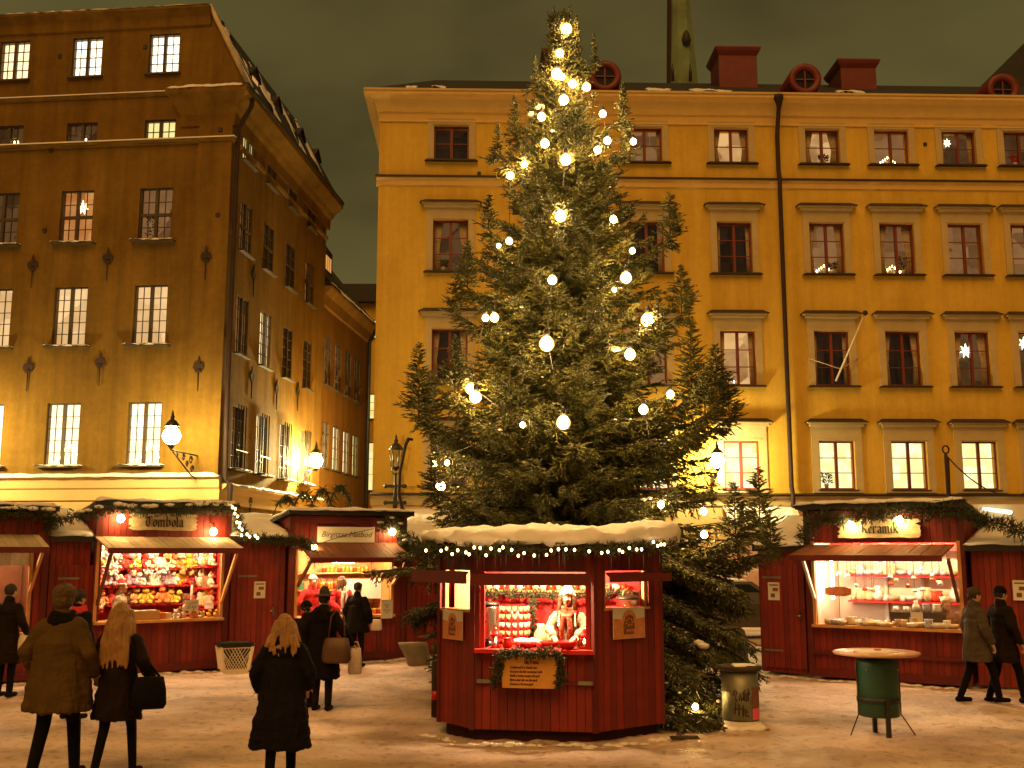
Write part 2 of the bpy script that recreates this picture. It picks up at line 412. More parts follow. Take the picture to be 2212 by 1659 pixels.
def tag(o, label=None, cat=None, group=None, kind=None):
    if label: o['label'] = label
    if cat: o['category'] = cat
    if group: o['group'] = group
    if kind: o['kind'] = kind
    return o
def thing(name, label, cat, loc=(0, 0, 0), rz=0, group=None):
    o = bpy.data.objects.new(name, None); COL.objects.link(o); o.empty_display_size = .2
    o.location = loc; o.rotation_euler = (0, 0, rz); return tag(o, label, cat, group)
def dup(root, loc, rz=None, label=None, scale=None, group=None):
    r = root.copy(); COL.objects.link(r); r.location = loc
    if rz is not None: r.rotation_euler = (0, 0, rz)
    if scale: r.scale = (scale,)*3
    if label: r['label'] = label
    if group: r['group'] = group
    for ch in list(root.children):
        c = ch.copy(); COL.objects.link(c); c.parent = r
        for g in ch.children:
            d = g.copy(); COL.objects.link(d); d.parent = c
    return r
def npmesh(name, V, F, mats, parent=None, loc=None, smooth=False):
    """fast mesh from numpy arrays: V (n,3), F (m,k)"""
    me = bpy.data.meshes.new(name); k = F.shape[1]
    me.vertices.add(len(V)); me.vertices.foreach_set('co', np.ascontiguousarray(V, np.float32).ravel())
    me.loops.add(F.size); me.loops.foreach_set('vertex_index', np.ascontiguousarray(F, np.int32).ravel())
    me.polygons.add(len(F)); me.polygons.foreach_set('loop_start', np.arange(0, F.size, k, dtype=np.int32))
    me.update(calc_edges=True); me.validate()
    if smooth: me.polygons.foreach_set('use_smooth', np.ones(len(me.polygons), bool))
    return link(name, me, mats, parent, loc)
def text_mesh(txt, size, shear=0, ext=.004, align='CENTER', bold=0):
    cu = bpy.data.curves.new('t', 'FONT'); cu.body = txt; cu.size = size; cu.shear = shear; cu.extrude = ext
    cu.align_x = align; cu.align_y = 'CENTER'; cu.offset = bold; cu.resolution_u = 2
    o = bpy.data.objects.new('t', cu); COL.objects.link(o)
    me = bpy.data.meshes.new_from_object(o.evaluated_get(bpy.context.evaluated_depsgraph_get()))
    bpy.data.objects.remove(o); return me
def upright(o):   # text lies in xy: stand it up facing -y
    o.rotation_euler = (math.pi/2, 0, 0); return o
NIB = Vector((.055, 0, .05))
def nib_strokes(mb, strokes, ox, oz, sc, y0, y1, nib=NIB):
    for st in strokes:
        for (a, b) in zip(st[:-1], st[1:]):
            A = Vector((ox + a[0]*sc, 0, oz + a[1]*sc)); B = Vector((ox + b[0]*sc, 0, oz + b[1]*sc)); n = nib*sc
            poly = [A - n, A + n, B + n, B - n]
            mb.prism([(p.x, p.z) for p in poly], y0, y1)
BLACKLETTER = {
    'T': (.8, [[(.05, .75), (.2, .95), (.45, .85), (.75, .98)], [(.42, .85), (.22, .6), (.22, .2), (.42, .02), (.68, .18)], [(.5, .82), (.5, .2)]]),
    'K': (.75, [[(.1, .95), (.22, .85), (.22, .1), (.1, .0)], [(.22, .5), (.5, .72), (.62, .9)], [(.3, .5), (.5, .35), (.55, .1), (.7, .0)], [(.1, .95), (.4, 1.0)]]),
    'o': (.5, [[(.12, .5), (.12, .15), (.28, .02)], [(.12, .5), (.28, .65), (.4, .5), (.4, .15), (.28, .02)]]),
    'm': (.8, [[(.1, .62), (.1, .05), (.17, .0)], [(.1, .52), (.25, .65), (.35, .55), (.35, .05), (.42, .0)], [(.35, .52), (.5, .65), (.62, .55), (.62, .05), (.72, .0)]]),
    'b': (.52, [[(.1, 1.0), (.1, .12), (.26, .02)], [(.1, .5), (.28, .65), (.4, .5), (.4, .15), (.26, .02)]]),
    'l': (.26, [[(.1, 1.0), (.1, .08), (.2, .0)]]),
    'a': (.5, [[(.1, .55), (.25, .65), (.37, .52), (.37, .05), (.46, .0)], [(.37, .35), (.15, .3), (.1, .12), (.22, .0), (.37, .12)]]),
    'e': (.46, [[(.36, .12), (.25, .0), (.1, .15), (.1, .5), (.25, .65), (.37, .5), (.14, .32)]]),
    'r': (.42, [[(.1, .62), (.1, .05), (.17, .0)], [(.1, .5), (.25, .65), (.35, .55)]]),
    'i': (.26, [[(.1, .62), (.1, .05), (.2, .0)], [(.08, .85), (.13, .88)]]),
    'k': (.52, [[(.1, 1.0), (.1, .0)], [(.1, .35), (.3, .62), (.38, .5), (.16, .35)], [(.2, .35), (.38, .05), (.46, .0)]]),
}
def blackletter(word, height, y0, y1):
    mb = MB(); x = 0
    for ch in word:
        w, st = BLACKLETTER[ch]; nib_strokes(mb, st, x, 0, height, y0, y1); x += w*height
    return mb, x
def fbm(x, y, z=0, o=4):
    return noise.fractal(Vector((x, y, z)), .9, 2.1, o)
def remesh(mb, name, voxel, smooth=4):
    """one continuous skin over overlapping solids"""
    me = mb.mesh(name); o = bpy.data.objects.new('tmp', me); COL.objects.link(o)
    r = o.modifiers.new('r', 'REMESH'); r.mode = 'VOXEL'; r.voxel_size = voxel; r.use_smooth_shade = True
    if smooth:
        q = o.modifiers.new('s', 'SMOOTH'); q.factor = .5; q.iterations = smooth
    dg = bpy.context.evaluated_depsgraph_get(); dg.update()
    out = bpy.data.meshes.new_from_object(o.evaluated_get(dg)); out.name = name
    bpy.data.objects.remove(o); bpy.data.meshes.remove(me)
    return out
def snow_sheet(mb, c00, c10, c11, c01, t, nu, nv, amp=.03, seed=0, over=.05, rip=0):
    """a lumpy slab of lying snow over the bilinear patch c00 c10 c11 c01"""
    c = [Vector(p) for p in (c00, c10, c11, c01)]; vs = []; fs = []
    for j in range(nv + 1):
        for i in range(nu + 1):
            a, b = i/nu, j/nv
            p = c[0]*(1 - a)*(1 - b) + c[1]*a*(1 - b) + c[2]*a*b + c[3]*(1 - a)*b
            e = min(a*nu, (1 - a)*nu, b*nv, (1 - b)*nv)
            h = 0 if e < .5 else t*(.72 if e < 1.5 else 1)
            d = fbm(p.x*3.1 + seed, p.y*3.1, p.z*2)*amp
            if e < .5: vs.append(p + Vector((fbm(p.x*5, p.y*5, seed)*over, fbm(p.y*5, p.x*5, seed + 3)*over, fbm(p.x*4, seed, p.y*4)*over - .01)))
            else:
                rr = rip*math.sin(a*nu*1.35 + b*4) if rip and b > .35 else 0
                vs.append(p + Vector((0, 0, max(.012, h + d + rr))))
    n = nu + 1
    for j in range(nv):
        for i in range(nu): fs.append((j*n + i, j*n + i + 1, (j + 1)*n + i + 1, (j + 1)*n + i))
    rim = [i for i in range(nu + 1)] + [j*n + nu for j in range(1, nv + 1)] + [nv*n + i for i in range(nu - 1, -1, -1)] + [j*n for j in range(nv - 1, 0, -1)]
    fs.append(tuple(reversed(rim)))
    mb.add(vs, fs, 0, True)
# twigs: vectorised needle sprays
def spindles(P0, P1, rad, nside=3, mid=.45):
    """every row a tapered spindle from P0 to P1 with greatest radius rad"""
    P0, P1, rad = np.asarray(P0, float), np.asarray(P1, float), np.asarray(rad, float)
    d = P1 - P0; L = np.linalg.norm(d, axis=1, keepdims=True); d = d/np.maximum(L, 1e-6)
    a = np.where(np.abs(d[:, 2:3]) < .9, np.array([[0, 0, 1.]]), np.array([[1., 0, 0]]))
    x = np.cross(a, d); x /= np.maximum(np.linalg.norm(x, axis=1, keepdims=True), 1e-6); y = np.cross(d, x)
    n = len(P0); ph = rng.random(n)*6.28
    rings = []
    C = P0 + (P1 - P0)*mid
    for k in range(nside):
        t = ph + 2*np.pi*k/nside
        rings.append(C + (x*np.cos(t)[:, None] + y*np.sin(t)[:, None])*rad[:, None])
    V = np.stack([P0, P1] + rings, 1).reshape(-1, 3); m = 2 + nside
    F = []
    for k in range(nside):
        k2 = (k + 1) % nside
        F += [[0, 2 + k2, 2 + k], [1, 2 + k, 2 + k2]]
    F = (np.array(F)[None] + (np.arange(n)*m)[:, None, None]).reshape(-1, 3)
    return V, F
# ================================================================ GROUND
mb = MB()
mb.add([(-300, -60, -.02), (300, -60, -.02), (300, 500, -.02), (-300, 500, -.02)], [(0, 1, 2, 3)])
tag(mb.build('ground', 'snow'), kind='structure')
def ground_h(x, y):
    h = fbm(x*.5, y*.5, 3)*.03 + fbm(x*2.6, y*3.4, 1)*.022 + max(0, fbm(x*5.5, y*6.5, 9, 3))*.020 - max(0, fbm(x*4.1 + 9, y*4.6, 4, 2) - .25)*.05
    h -= .03*max(0, fbm(x*.9 + 5, y*1.6, 7))
    return h
def snow_square():
    xs = np.concatenate([np.arange(-26, -9, .25), np.arange(-9, 9, .055), np.arange(9, 28, .25)])
    ys = np.concatenate([np.arange(3, 9, .12), np.arange(9, 18, .055), np.arange(18, 24, .12), np.arange(24, 60, .5)])
    nx, ny = len(xs), len(ys)
    V = np.zeros((ny, nx, 3)); V[..., 0] = xs[None]; V[..., 1] = ys[:, None]
    V[..., 2] = [[ground_h(x, y) + .03 for x in xs] for y in ys]
    I = np.arange(nx*ny).reshape(ny, nx)
    F = np.stack([I[:-1, :-1], I[:-1, 1:], I[1:, 1:], I[1:, :-1]], -1).reshape(-1, 4)
    m = bpy.data.materials.new('trampled_snow'); m.use_nodes = True; MATS['trampled_snow'] = m
    t = m.node_tree; b = t.nodes['Principled BSDF']; b.inputs['Roughness'].default_value = .55
    co = t.nodes.new('ShaderNodeTexCoord')
    def nzn(sc, det, mapsc=None):
        n = t.nodes.new('ShaderNodeTexNoise'); n.inputs['Scale'].default_value = sc; n.inputs['Detail'].default_value = det
        mp_ = t.nodes.new('ShaderNodeMapping'); mp_.inputs['Scale'].default_value = mapsc or (1, 1, 1)
        t.links.new(co.outputs['Object'], mp_.inputs['Vector']); t.links.new(mp_.outputs['Vector'], n.inputs['Vector']); return n
    n1 = nzn(.55, 8, (1, 1.6, 1)); n2 = nzn(9, 6)
    r = t.nodes.new('ShaderNodeValToRGB'); r.color_ramp.elements[0].position = .36; r.color_ramp.elements[0].color = (.34, .235, .165, 1)
    r.color_ramp.elements[1].position = .60; r.color_ramp.elements[1].color = (.68, .51, .43, 1)
    r2 = t.nodes.new('ShaderNodeValToRGB'); r2.color_ramp.elements[0].position = .30; r2.color_ramp.elements[0].color = (.42, .33, .27, 1)
    r2.color_ramp.elements[1].position = .46; r2.color_ramp.elements[1].color = (1, 1, 1, 1)
    mx = t.nodes.new('ShaderNodeMix'); mx.data_type = 'RGBA'; mx.blend_type = 'MULTIPLY'; mx.inputs['Factor'].default_value = .65
    t.links.new(n1.outputs['Fac'], r.inputs['Fac']); t.links.new(n2.outputs['Fac'], r2.inputs['Fac'])
    t.links.new(r.outputs['Color'], mx.inputs[6]); t.links.new(r2.outputs['Color'], mx.inputs[7]); t.links.new(mx.outputs[2], b.inputs['Base Color'])
    n3 = nzn(26, 6); bp = t.nodes.new('ShaderNodeBump'); bp.inputs['Strength'].default_value = .7; bp.inputs['Distance'].default_value = .03
    t.links.new(n3.outputs['Fac'], bp.inputs['Height']); t.links.new(bp.outputs['Normal'], b.inputs['Normal'])
    o = npmesh('snow_ground', V.reshape(-1, 3), F, 'trampled_snow', smooth=True); tag(o, kind='structure')
snow_square()
def gz(x, y): return ground_h(x, y) + .03

# ================================================================ BUILDINGS
def wall_grid(mb, s0, s1, z0, z1, holes, depth=.45, mi=0, mr=None):
    S = sorted({s0, s1, *[h[0] for h in holes], *[h[1] for h in holes]}); S = [s for s in S if s0 <= s <= s1]
    Z = sorted({z0, z1, *[h[2] for h in holes], *[h[3] for h in holes]}); Z = [z for z in Z if z0 <= z <= z1]
    for a, b in zip(S[:-1], S[1:]):
        for c, d in zip(Z[:-1], Z[1:]):
            mx, mz = (a + b)/2, (c + d)/2
            if any(h[0] < mx < h[1] and h[2] < mz < h[3] for h in holes): continue
            mb.add([(a, 0, c), (b, 0, c), (b, 0, d), (a, 0, d)], [(0, 1, 2, 3)], mi)
    for (a, b, c, d) in holes:
        a, b, c, d = max(a, s0), min(b, s1), max(c, z0), min(d, z1)
        if b - a < .02: continue
        mb.add([(a, 0, c), (b, 0, c), (b, 0, d), (a, 0, d), (a, depth, c), (b, depth, c), (b, depth, d), (a, depth, d)],
               [(0, 4, 5, 1), (1, 5, 6, 2), (2, 6, 7, 3), (3, 7, 4, 0)], mi)
_wc = {}
def frame_mesh(w, h, cols, rows, style):
    k = ('f', round(w, 2), round(h, 2), cols, rows, style)
    if k in _wc: return _wc[k]
    mb = MB(); o = .055 if style == 'r' else .042; y0, y1 = .10, .17
    mb.boxb(-w/2, -w/2 + o, y0, y1, 0, h); mb.boxb(w/2 - o, w/2, y0, y1, 0, h)
    mb.boxb(-w/2 + o, w/2 - o, y0, y1, 0, o); mb.boxb(-w/2 + o, w/2 - o, y0, y1, h - o, h)
    cm = .09 if style == 'r' else .085
    mb.boxb(-cm/2, cm/2, y0 - .015, y1, o, h - o)
    t = .026 if style == 'r' else .015
    if style == 't': mb.boxb(-w/2 + o, w/2 - o, y0 - .012, y1 - .005, h*.5 - .05, h*.5 + .03)
    for side in (-1, 1):
        xa, xb = (-w/2 + o, -cm/2) if side < 0 else (cm/2, w/2 - o)
        for i in range(1, rows): mb.boxb(xa, xb, y0 + .01, y1 - .02, o + (h - 2*o)*i/rows - t/2, o + (h - 2*o)*i/rows + t/2)
        for j in range(1, cols): mb.boxb(xa + (xb - xa)*j/cols - t/2, xa + (xb - xa)*j/cols + t/2, y0 + .012, y1 - .022, o, h - o)
    _wc[k] = mb.mesh('window'); return _wc[k]
def simple_mesh(key, fn):
    if key not in _wc:
        mb = MB(); fn(mb); _wc[key] = mb.mesh('m')
    return _wc[key]
def window(root, F, s, z, w, h, cols, rows, style, fmat, pane, pdepth=.42, sill=None, hood=None, surround=None, dy=0, curtain=None):
    """window > pane, sill, hood, surround"""
    loc = F.P(s, -dy, z) - root.location
    f = link('window', frame_mesh(w, h, cols, rows, style), fmat, root, loc, F.rz)
    def sub(name, key, fn, m):
        o = link(name, simple_mesh(key, fn), m, f); return o
    kw = (round(w, 2), round(h, 2))
    sub('pane', ('p', pdepth) + kw, lambda b: b.add([(-w/2, pdepth, 0), (w/2, pdepth, 0), (w/2, pdepth, h), (-w/2, pdepth, h)], [(0, 1, 2, 3)]), pane)
    if curtain:
        for sg in (-1, 1):
            def fn(b, sg=sg):
                n = 12; cw = w*curtain
                rows_ = []
                for z_, k in ((.03, .85), (h*.45, .62 if curtain > .2 else .9), (h - .03, 1.0)):
                    rows_.append([Vector((sg*(w/2 - .01 - cw*k*i/n), .23 + .018*math.sin(i*1.7), z_)) for i in range(n + 1)] + [Vector((sg*(w/2 - .01 - cw*k*i/n), .235 + .018*math.sin(i*1.7), z_)) for i in range(n, -1, -1)])
                b.loft(rows_)
            sub('curtain', ('cu', sg, curtain) + kw, fn, 'curtain')
    if sill == 'metal':
        def fn(b):
            b.prism([(-w/2 - .30, -.06), (-w/2 - .22, -.012), (w/2 + .22, -.012), (w/2 + .30, -.06)], -.17, -.003)
        sub('sill', ('sm',) + kw, fn, 'dark_metal_sheet')
    if sill == 'snow':
        def fn(b): b.boxb(-w/2 - .14, w/2 + .14, -.15, .08, -.055, -.002)
        sub('sill', ('s1',) + kw, fn, 'frame_dark')
        def fn2(b): snow_sheet(b, (-w/2 - .15, -.17, 0), (w/2 + .15, -.17, 0), (w/2 + .15, .07, 0), (-w/2 - .15, .07, 0), .05, 14, 3, .03, w)
        sub('sill_snow', ('s2',) + kw, fn2, 'snow')
    if sill == 'thin':
        sub('sill', ('st',) + kw, lambda b: b.boxb(-w/2 - .07, w/2 + .07, -.06, .08, -.045, -.002), 'frame_dark')
    if surround:
        top, bot, side = surround
        def fn(b):
            a = w/2 + side
            b.boxb(-a, -w/2 - .001, -.035, .02, -bot, h + top); b.boxb(w/2 + .001, a, -.035, .02, -bot, h + top)
            b.boxb(-w/2 - .001, w/2 + .001, -.035, .02, h + .001, h + top)
            if bot > .1: b.boxb(-w/2 - .001, w/2 + .001, -.035, .02, -bot, -.065)
            b.boxb(-w/2 - .06, w/2 + .06, -.055, -.036, h + .03, h + .075)
        sub('surround', ('su', top, bot, side) + kw, fn, 'tan_trim')
    if hood:
        hz, hh = hood
        def fn(b):
            a = w/2
            b.boxb(-a - .30, a + .30, -.16, -.036, hz - .10, hz - .012); b.boxb(-a - .38, a + .38, -.22, -.036, hz - .012, hz + .03)
        sub('hood', ('hd', hz) + kw, fn, 'tan_trim')
        def fn2(b):
            a = w/2
            b.loft([[Vector((-a - .44, -.28, hz + .031)), Vector((a + .44, -.28, hz + .031)), Vector((a + .44, -.003, hz + .031)), Vector((-a - .44, -.003, hz + .031))],
                    [Vector((-a - .26, -.06, hz + hh)), Vector((a + .26, -.06, hz + hh)), Vector((a + .26, -.003, hz + hh)), Vector((-a - .26, -.003, hz + hh))]], smooth=False)
        sub('hood_flashing', ('hf', hz, hh) + kw, fn2, 'dark_metal_sheet')
    return f
def band(mb, s0, s1, prof, mi=0):
    """profile of (y,z) carried along the wall"""
    k = len(prof)
    mb.add([(s0, y, z) for y, z in prof] + [(s1, y, z) for y, z in prof],
           [(j, (j + 1) % k, (j + 1) % k + k, j + k) for j in range(k)] + [tuple(range(k - 1, -1, -1)), tuple(range(k, 2*k))], mi)
def on(root, F, mb, name, mats, s=0, y=0, z=0):
    return mb.build(name, mats, root, F.P(s, y, z) - root.location, F.rz)

# ---------------------------------------------------------------- right: yellow house
pR = at(804, 1070, 34)
FR = Face(pR.x, 34, R(1.6))
rb = thing('townhouse', 'yellow plastered four storey townhouse with red window frames behind the big fir', 'building', FR.o)
zrow = [(FR.zv(1577, b), FR.zv(1577, a)) for a, b in [(278, 352), (480, 590), (714, 832), (952, 1057)]]
scol = [FR.su(u, 770) for u in (971, 1188, 1402, 1595, 1798, 1952, 2102, 2240)]
LEN = FR.su(2212, 770) + 6
ww = 1.17
zc_top = FR.zv(1577, 203, -.5); zc_bot = FR.zv(1577, 252); zled = FR.zv(1577, 1072)
holes = [(s - ww/2, s + ww/2, a, b) for s in scol for (a, b) in zrow]
shops = [(FR.su(1545, 1200), FR.su(1650, 1200), .9, FR.zv(1600, 1165)), (FR.su(1730, 1200), FR.su(1830, 1200), .6, 3.0),
         (FR.su(860, 1200), FR.su(960, 1200), .6, 3.0), (FR.su(1330, 1200), FR.su(1430, 1200), .6, 3.0)]
mb = MB(); wall_grid(mb, 0, LEN, zled, zc_top, holes)
mb.add([(0, 0, 0), (0, 0, zc_top), (0, 11, zc_top), (0, 11, 0)], [(0, 1, 2, 3)])
mb.add([(LEN, 0, 0), (LEN, 11, 0), (LEN, 11, zc_top), (LEN, 0, zc_top)], [(0, 1, 2, 3)])
on(rb, FR, mb, 'wall', 'yellow_plaster')
mb = MB(); wall_grid(mb, 0, LEN, 0, zled, shops, .5)
on(rb, FR, mb, 'ground_floor_wall', 'cream_plaster')
for i, (a, b, c, d) in enumerate(shops):
    window(rb, FR, (a + b)/2, c, b - a, d - c, 1, 2, 'r', 'frame_red', 'room_orange' if i == 0 else 'room_dim', sill='thin')
mb = MB(); band(mb, -.05, LEN, [(.01, zled - .32), (-.05, zled - .30), (-.06, zled - .06), (-.14, zled - .03), (-.14, zled), (.01, zled + .01)])
on(rb, FR, mb, 'plinth_band', 'tan_trim')
mb = MB(); band(mb, -.06, LEN, [(.01, zled + .011), (-.20, zled + .011), (-.20, zled + .045), (.01, zled + .10)])
on(rb, FR, mb, 'plinth_flashing', 'dark_metal_sheet')
zst = FR.zv(1577, 391)
mb = MB(); band(mb, -.07, LEN, [(.01, zst - .30), (-.05, zst - .25), (-.06, zst - .10), (-.12, zst - .03), (-.12, zst), (.01, zst)])
on(rb, FR, mb, 'string_course', 'cornice_yellow')
mb = MB(); band(mb, -.10, LEN, [(.01, zst + .001), (-.17, zst + .001), (-.17, zst + .04), (.01, zst + .13)])
on(rb, FR, mb, 'string_course_flashing', 'dark_metal_sheet')
mb = MB()
zf = FR.zv(1577, 268)
cprof = [(.01, zf - .06), (-.05, zf - .05), (-.05, zf), (-.02, zf + .02), (-.02, zc_bot), (-.10, zc_bot + .03), (-.13, zc_bot + .18), (-.24, zc_bot + .40), (-.42, zc_top - .12), (-.50, zc_top - .10), (-.50, zc_top), (.01, zc_top)]
band(mb, 0, LEN, cprof)
# the cornice turns the left corner
k = len(cprof)
ring = [(0, y, z) for y, z in cprof] + [(min(0, y), y, z) for y, z in cprof] + [(min(0, y), 8, z) for y, z in cprof]
mb.add(ring, [(j, j + k, (j + 1) % k + k, (j + 1) % k) for j in range(k)] + [(j + k, j + 2*k, (j + 1) % k + 2*k, (j + 1) % k + k) for j in range(k)])
on(rb, FR, mb, 'cornice', 'cornice_yellow')
mb = MB()
band(mb, -.5, LEN, [(-.54, zc_top + .002), (-.42, zc_top + .002), (-.42, zc_top + .09), (-.54, zc_top + .07)])
on(rb, FR, mb, 'gutter', 'cream_plaster')
mb = MB()
mb.add([(-.5, -.42, zc_top + .05), (LEN, -.42, zc_top + .05), (LEN, .5, zc_top + .50), (-.5, .5, zc_top + .50)], [(0, 1, 2, 3)])
on(rb, FR, mb, 'eave_roof', 'roof_red')
mb = MB()
zr = at(1577, 172, 39).z
mb.add([(-.5, .5, zc_top + .50), (LEN, .5, zc_top + .50), (LEN, 5.0, zr), (1.6, 5.0, zr), (-.5, 8, zc_top + .1), (1.6, 8, zr), (LEN, 8, zr)],
       [(0, 1, 2, 3), (0, 3, 5, 4), (3, 2, 6, 5)])
on(rb, FR, mb, 'roof', 'roof_dark')
for (u0, u1) in ((1385, 1440), (1480, 1560), (880, 905), (935, 965), (1790, 1850)):
    s0, s1 = FR.su(u0, 190, 2), FR.su(u1, 190, 2); mb = MB(); z0 = zc_top + .5; 
    k0 = (zr - z0)/4.5
    snow_sheet(mb, (s0, .9, z0 + k0*.4), (s1, .9, z0 + k0*.4), (s1, 1.5, z0 + k0*1.0), (s0, 1.5, z0 + k0*1.0), .07, 12, 4, .05, u0, .15)
    on(rb, FR, mb, 'roof_snow', 'snow')
for (u0, u1, vt, vb, Y) in ((1548, 1640, 103, 185, 37.5), (1812, 1897, 130, 195, 37.5), (1172, 1215, 108, 190, 38)):
    a, b = at(u0, vb, Y), at(u1, vt, Y); mb = MB(); w = b.x - a.x; h = b.z - a.z + .8
    mb.boxb(-w/2 + .1, w/2 - .1, 0, 1.4, -.8, h - 1.1)
    mb.loft([[Vector((x*(w/2 - e), .7 + y*(.7 + (.1 - e)), z)) for x, y in ((-1, -1), (1, -1), (1, 1), (-1, 1))] for e, z in ((.09, h - 1.1), (0, h - .95), (-.04, h - .84), (-.04, h - .8))], smooth=False)
    mb.build('chimney', 'roof_red', rb, Vector(((a.x + b.x)/2, Y, a.z)) - rb.location, FR.rz)
for (u, v, rad) in ((1307, 163, 38), (1740, 170, 38), (2168, 192, 38)):
    c = at(u, v, 34.8); r = rad/FPX*34.8; mb = MB(); n = 28
    ring = lambda rr, y: [Vector((rr*math.cos(2*math.pi*i/n), y, rr*math.sin(2*math.pi*i/n))) for i in range(n)]
    mb.loft([ring(r*.55, .10), ring(r*.62, 0), ring(r*.95, -.04), ring(r, .06), ring(r, 2.2)], caps=False)
    d = mb.build('round_dormer', 'roof_red', rb, c - rb.location, FR.rz)
    g = MB(); g.loft([ring(r*.56, .11), ring(r*.3, .111), ring(.01, .112)], caps=False); g.build('pane', 'dark_pane', d)
    g = MB(); g.boxb(-.025, .025, .05, .10, -r*.55, r*.55); g.boxb(-r*.55, -.03, .05, .10, -.02, .02); g.boxb(.03, r*.55, .05, .10, -.02, .02); g.build('glazing_bar', 'frame_red', d)
RM = {0: ['room_dark', 'room_dim', 'room_mauve', 'room_mid', 'room_mid', 'room_mauve', 'room_dim', 'room_dim'],
      1: ['room_dim', 'room_dim', 'room_dark', 'room_dark', 'room_mauve', 'room_mauve', 'room_mauve', 'room_mauve'],
      2: ['room_dark', 'room_dim', 'room_mauve', 'room_mid', 'room_dark', 'room_dark', 'room_dim', 'room_dim'],
      3: ['room_dim', 'room_dim', 'room_bright_yellow', 'room_bright_yellow', 'room_bright_yellow', 'room_bright_yellow', 'room_bright_yellow', 'room_bright_yellow']}
for r_, (za, zb) in enumerate(zrow):
    h = zb - za
    for c_, s in enumerate(scol):
        if r_ == 0: kw = dict(surround=(.24, 0, .22), sill='metal')
        elif r_ < 3: kw = dict(surround=(.47, 0, .22), sill='metal', hood=(h + .52, .17))
        else: kw = dict(surround=(.50, za - zled - .12, .24), sill='thin', hood=(h + .56, .17))
        window(rb, FR, s, za, ww, h, 1, 2 if r_ == 0 else 3, 'r', 'frame_red', RM[r_][c_], curtain=(None, .22, .16, .28, .13)[(r_*3 + c_*2) % 5] if r_ < 3 else None, **kw)
# rain pipe
mb = MB(); sp = FR.su(1708, 1080)
mb.tube([(sp, -.47, zc_top - .05), (sp, -.45, zc_top - .45), (sp + .02, -.16, zc_top - 1.0), (sp, -.14, zc_top - 1.4), (sp, -.14, zst + .3), (sp, -.24, zst), (sp, -.2, zst - .4), (sp, -.16, zled + .3), (sp, -.30, zled), (sp, -.25, zled - .3), (sp, -.2, .1)], .075, 8)
mb.lathe([(.07, -.35), (.15, -.05), (.17, .0), (.17, .1)], 8, (sp, -.47, zc_top - .12))
on(rb, FR, mb, 'rain_pipe', 'iron_rust')
for (u, v) in ((1998, 312), (1035, 375)):
    s, z = FR.uv(u, v); mb = MB(); mb.boxb(-.06, .06, -.03, .02, -.06, .06); on(rb, FR, mb, 'wall_vent', 'iron', s, 0, z)
# shop front fascia, lit, on the far right of the ground floor
s0, s1 = FR.su(2030, 1100), FR.su(2330, 1100)
mb = MB(); mb.boxb(0, s1 - s0, -.22, -.003, FR.zv(2100, 1130), FR.zv(2100, 1090)); mb.build('shop_fascia', 'white_board', rb, FR.P(s0, 0, 0) - rb.location, FR.rz)
q_ = FR.su(2110, 1106); mb = MB(); mb.tube([(0, -.45, 0), (.9, -.45, -.12)], [.05, .07], 10); mb.build('shop_lamp', 'shop_sign_lit', rb, FR.P(q_, 0, FR.zv(2110, 1100)) - rb.location, FR.rz)
# awnings over the shop windows by the fir
for i, (u0, u1, v0, v1) in enumerate(((1560, 1712, 1094, 1134), (875, 985, 1100, 1130))):
    s0, s1 = FR.su(u0, 1110), FR.su(u1, 1110); za, zb = FR.zv(1640, v0), FR.zv(1640, v1) - .25
    mb = MB(); mb.loft([[Vector((a, y, z)) for a in (s0, s1)] + [Vector((a, y + .05, z - .05)) for a in (s1, s0)] for y, z in ((-.01, za), (-.5, za - .12), (-1.2, zb + .22), (-1.22, zb))], smooth=False)
    o = on(rb, FR, mb, 'shop_awning', 'white_plastic')
    mb = MB(); snow_sheet(mb, (s0, -1.2, zb + .24), (s1, -1.2, zb + .24), (s1, -.1, za - .01), (s0, -.1, za - .01), .09, 24, 6, .05, u0, .05)
    on(rb, FR, mb, 'awning_snow', 'snow')
# flag pole leaning out below the third row window
p0 = FR.P(*((lambda q: (q[0], -.12, q[1]))(FR.uv(1803, 824)))); p1 = at(1869, 676, p0.y - 1.9)
fp = thing('flag_pole', 'bare white flagpole leaning out from a dark third row window', 'flagpole', p0)
mb = MB(); mb.tube([(0, 0, 0), p1 - p0], [.035, .028], 8); mb.build('pole', 'white_plastic', fp)
mb = MB(); mb.ball(p1 - p0, .085, 10); mb.build('finial', 'iron_rust', fp)
mb = MB()
w1, w2 = FR.P(*((lambda q: (q[0], -.02, q[1]))(FR.uv(1745, 774)))), FR.P(*((lambda q: (q[0], -.02, q[1]))(FR.uv(1853, 774))))
pm = p0 + (p1 - p0)*.18
mb.tube([w1 - p0, pm - p0, w2 - p0], .018, 6); mb.build('stay_wire', 'grey_board', fp)

# ---------------------------------------------------------------- left: brown house with two faces
pc = at(473, 1000, 28)
FL = Face(pc.x, 28, math.atan(-.1)); FS = Face(pc.x, 28, math.pi/2 - math.atan(.1))
lb = thing('corner_house', 'tall ochre brown corner house with mansard roof and iron wall anchors at the left', 'building', FL.o)
lrow = [(FL.zv(316, 1005), FL.zv(316, 868)), (FL.zv(324, 745), FL.zv(324, 615)), (FL.zv(336, 520), FL.zv(336, 405)), (FL.zv(345, 308), FL.zv(345, 258)), (FL.zv(356, 158), FL.zv(356, 72))]
lcol = [FL.su(u, 680) for u in (-12, 151, 324)] + [FL.su(-180, 680)]
lw = [.95, .95, .95, .90, .90]
ztop = FL.zv(440, 8, -.25); zeave = FL.zv(514, 186, -.45)
zplin = FL.zv(440, 1030)
SL = FL.su(-330, 680)
sm1 = FL.su(455, 9)            # where the mansard meets the wall top
holes = [(s - lw[i]/2, s + lw[i]/2, a, b) for s in lcol for i, (a, b) in enumerate(lrow)]
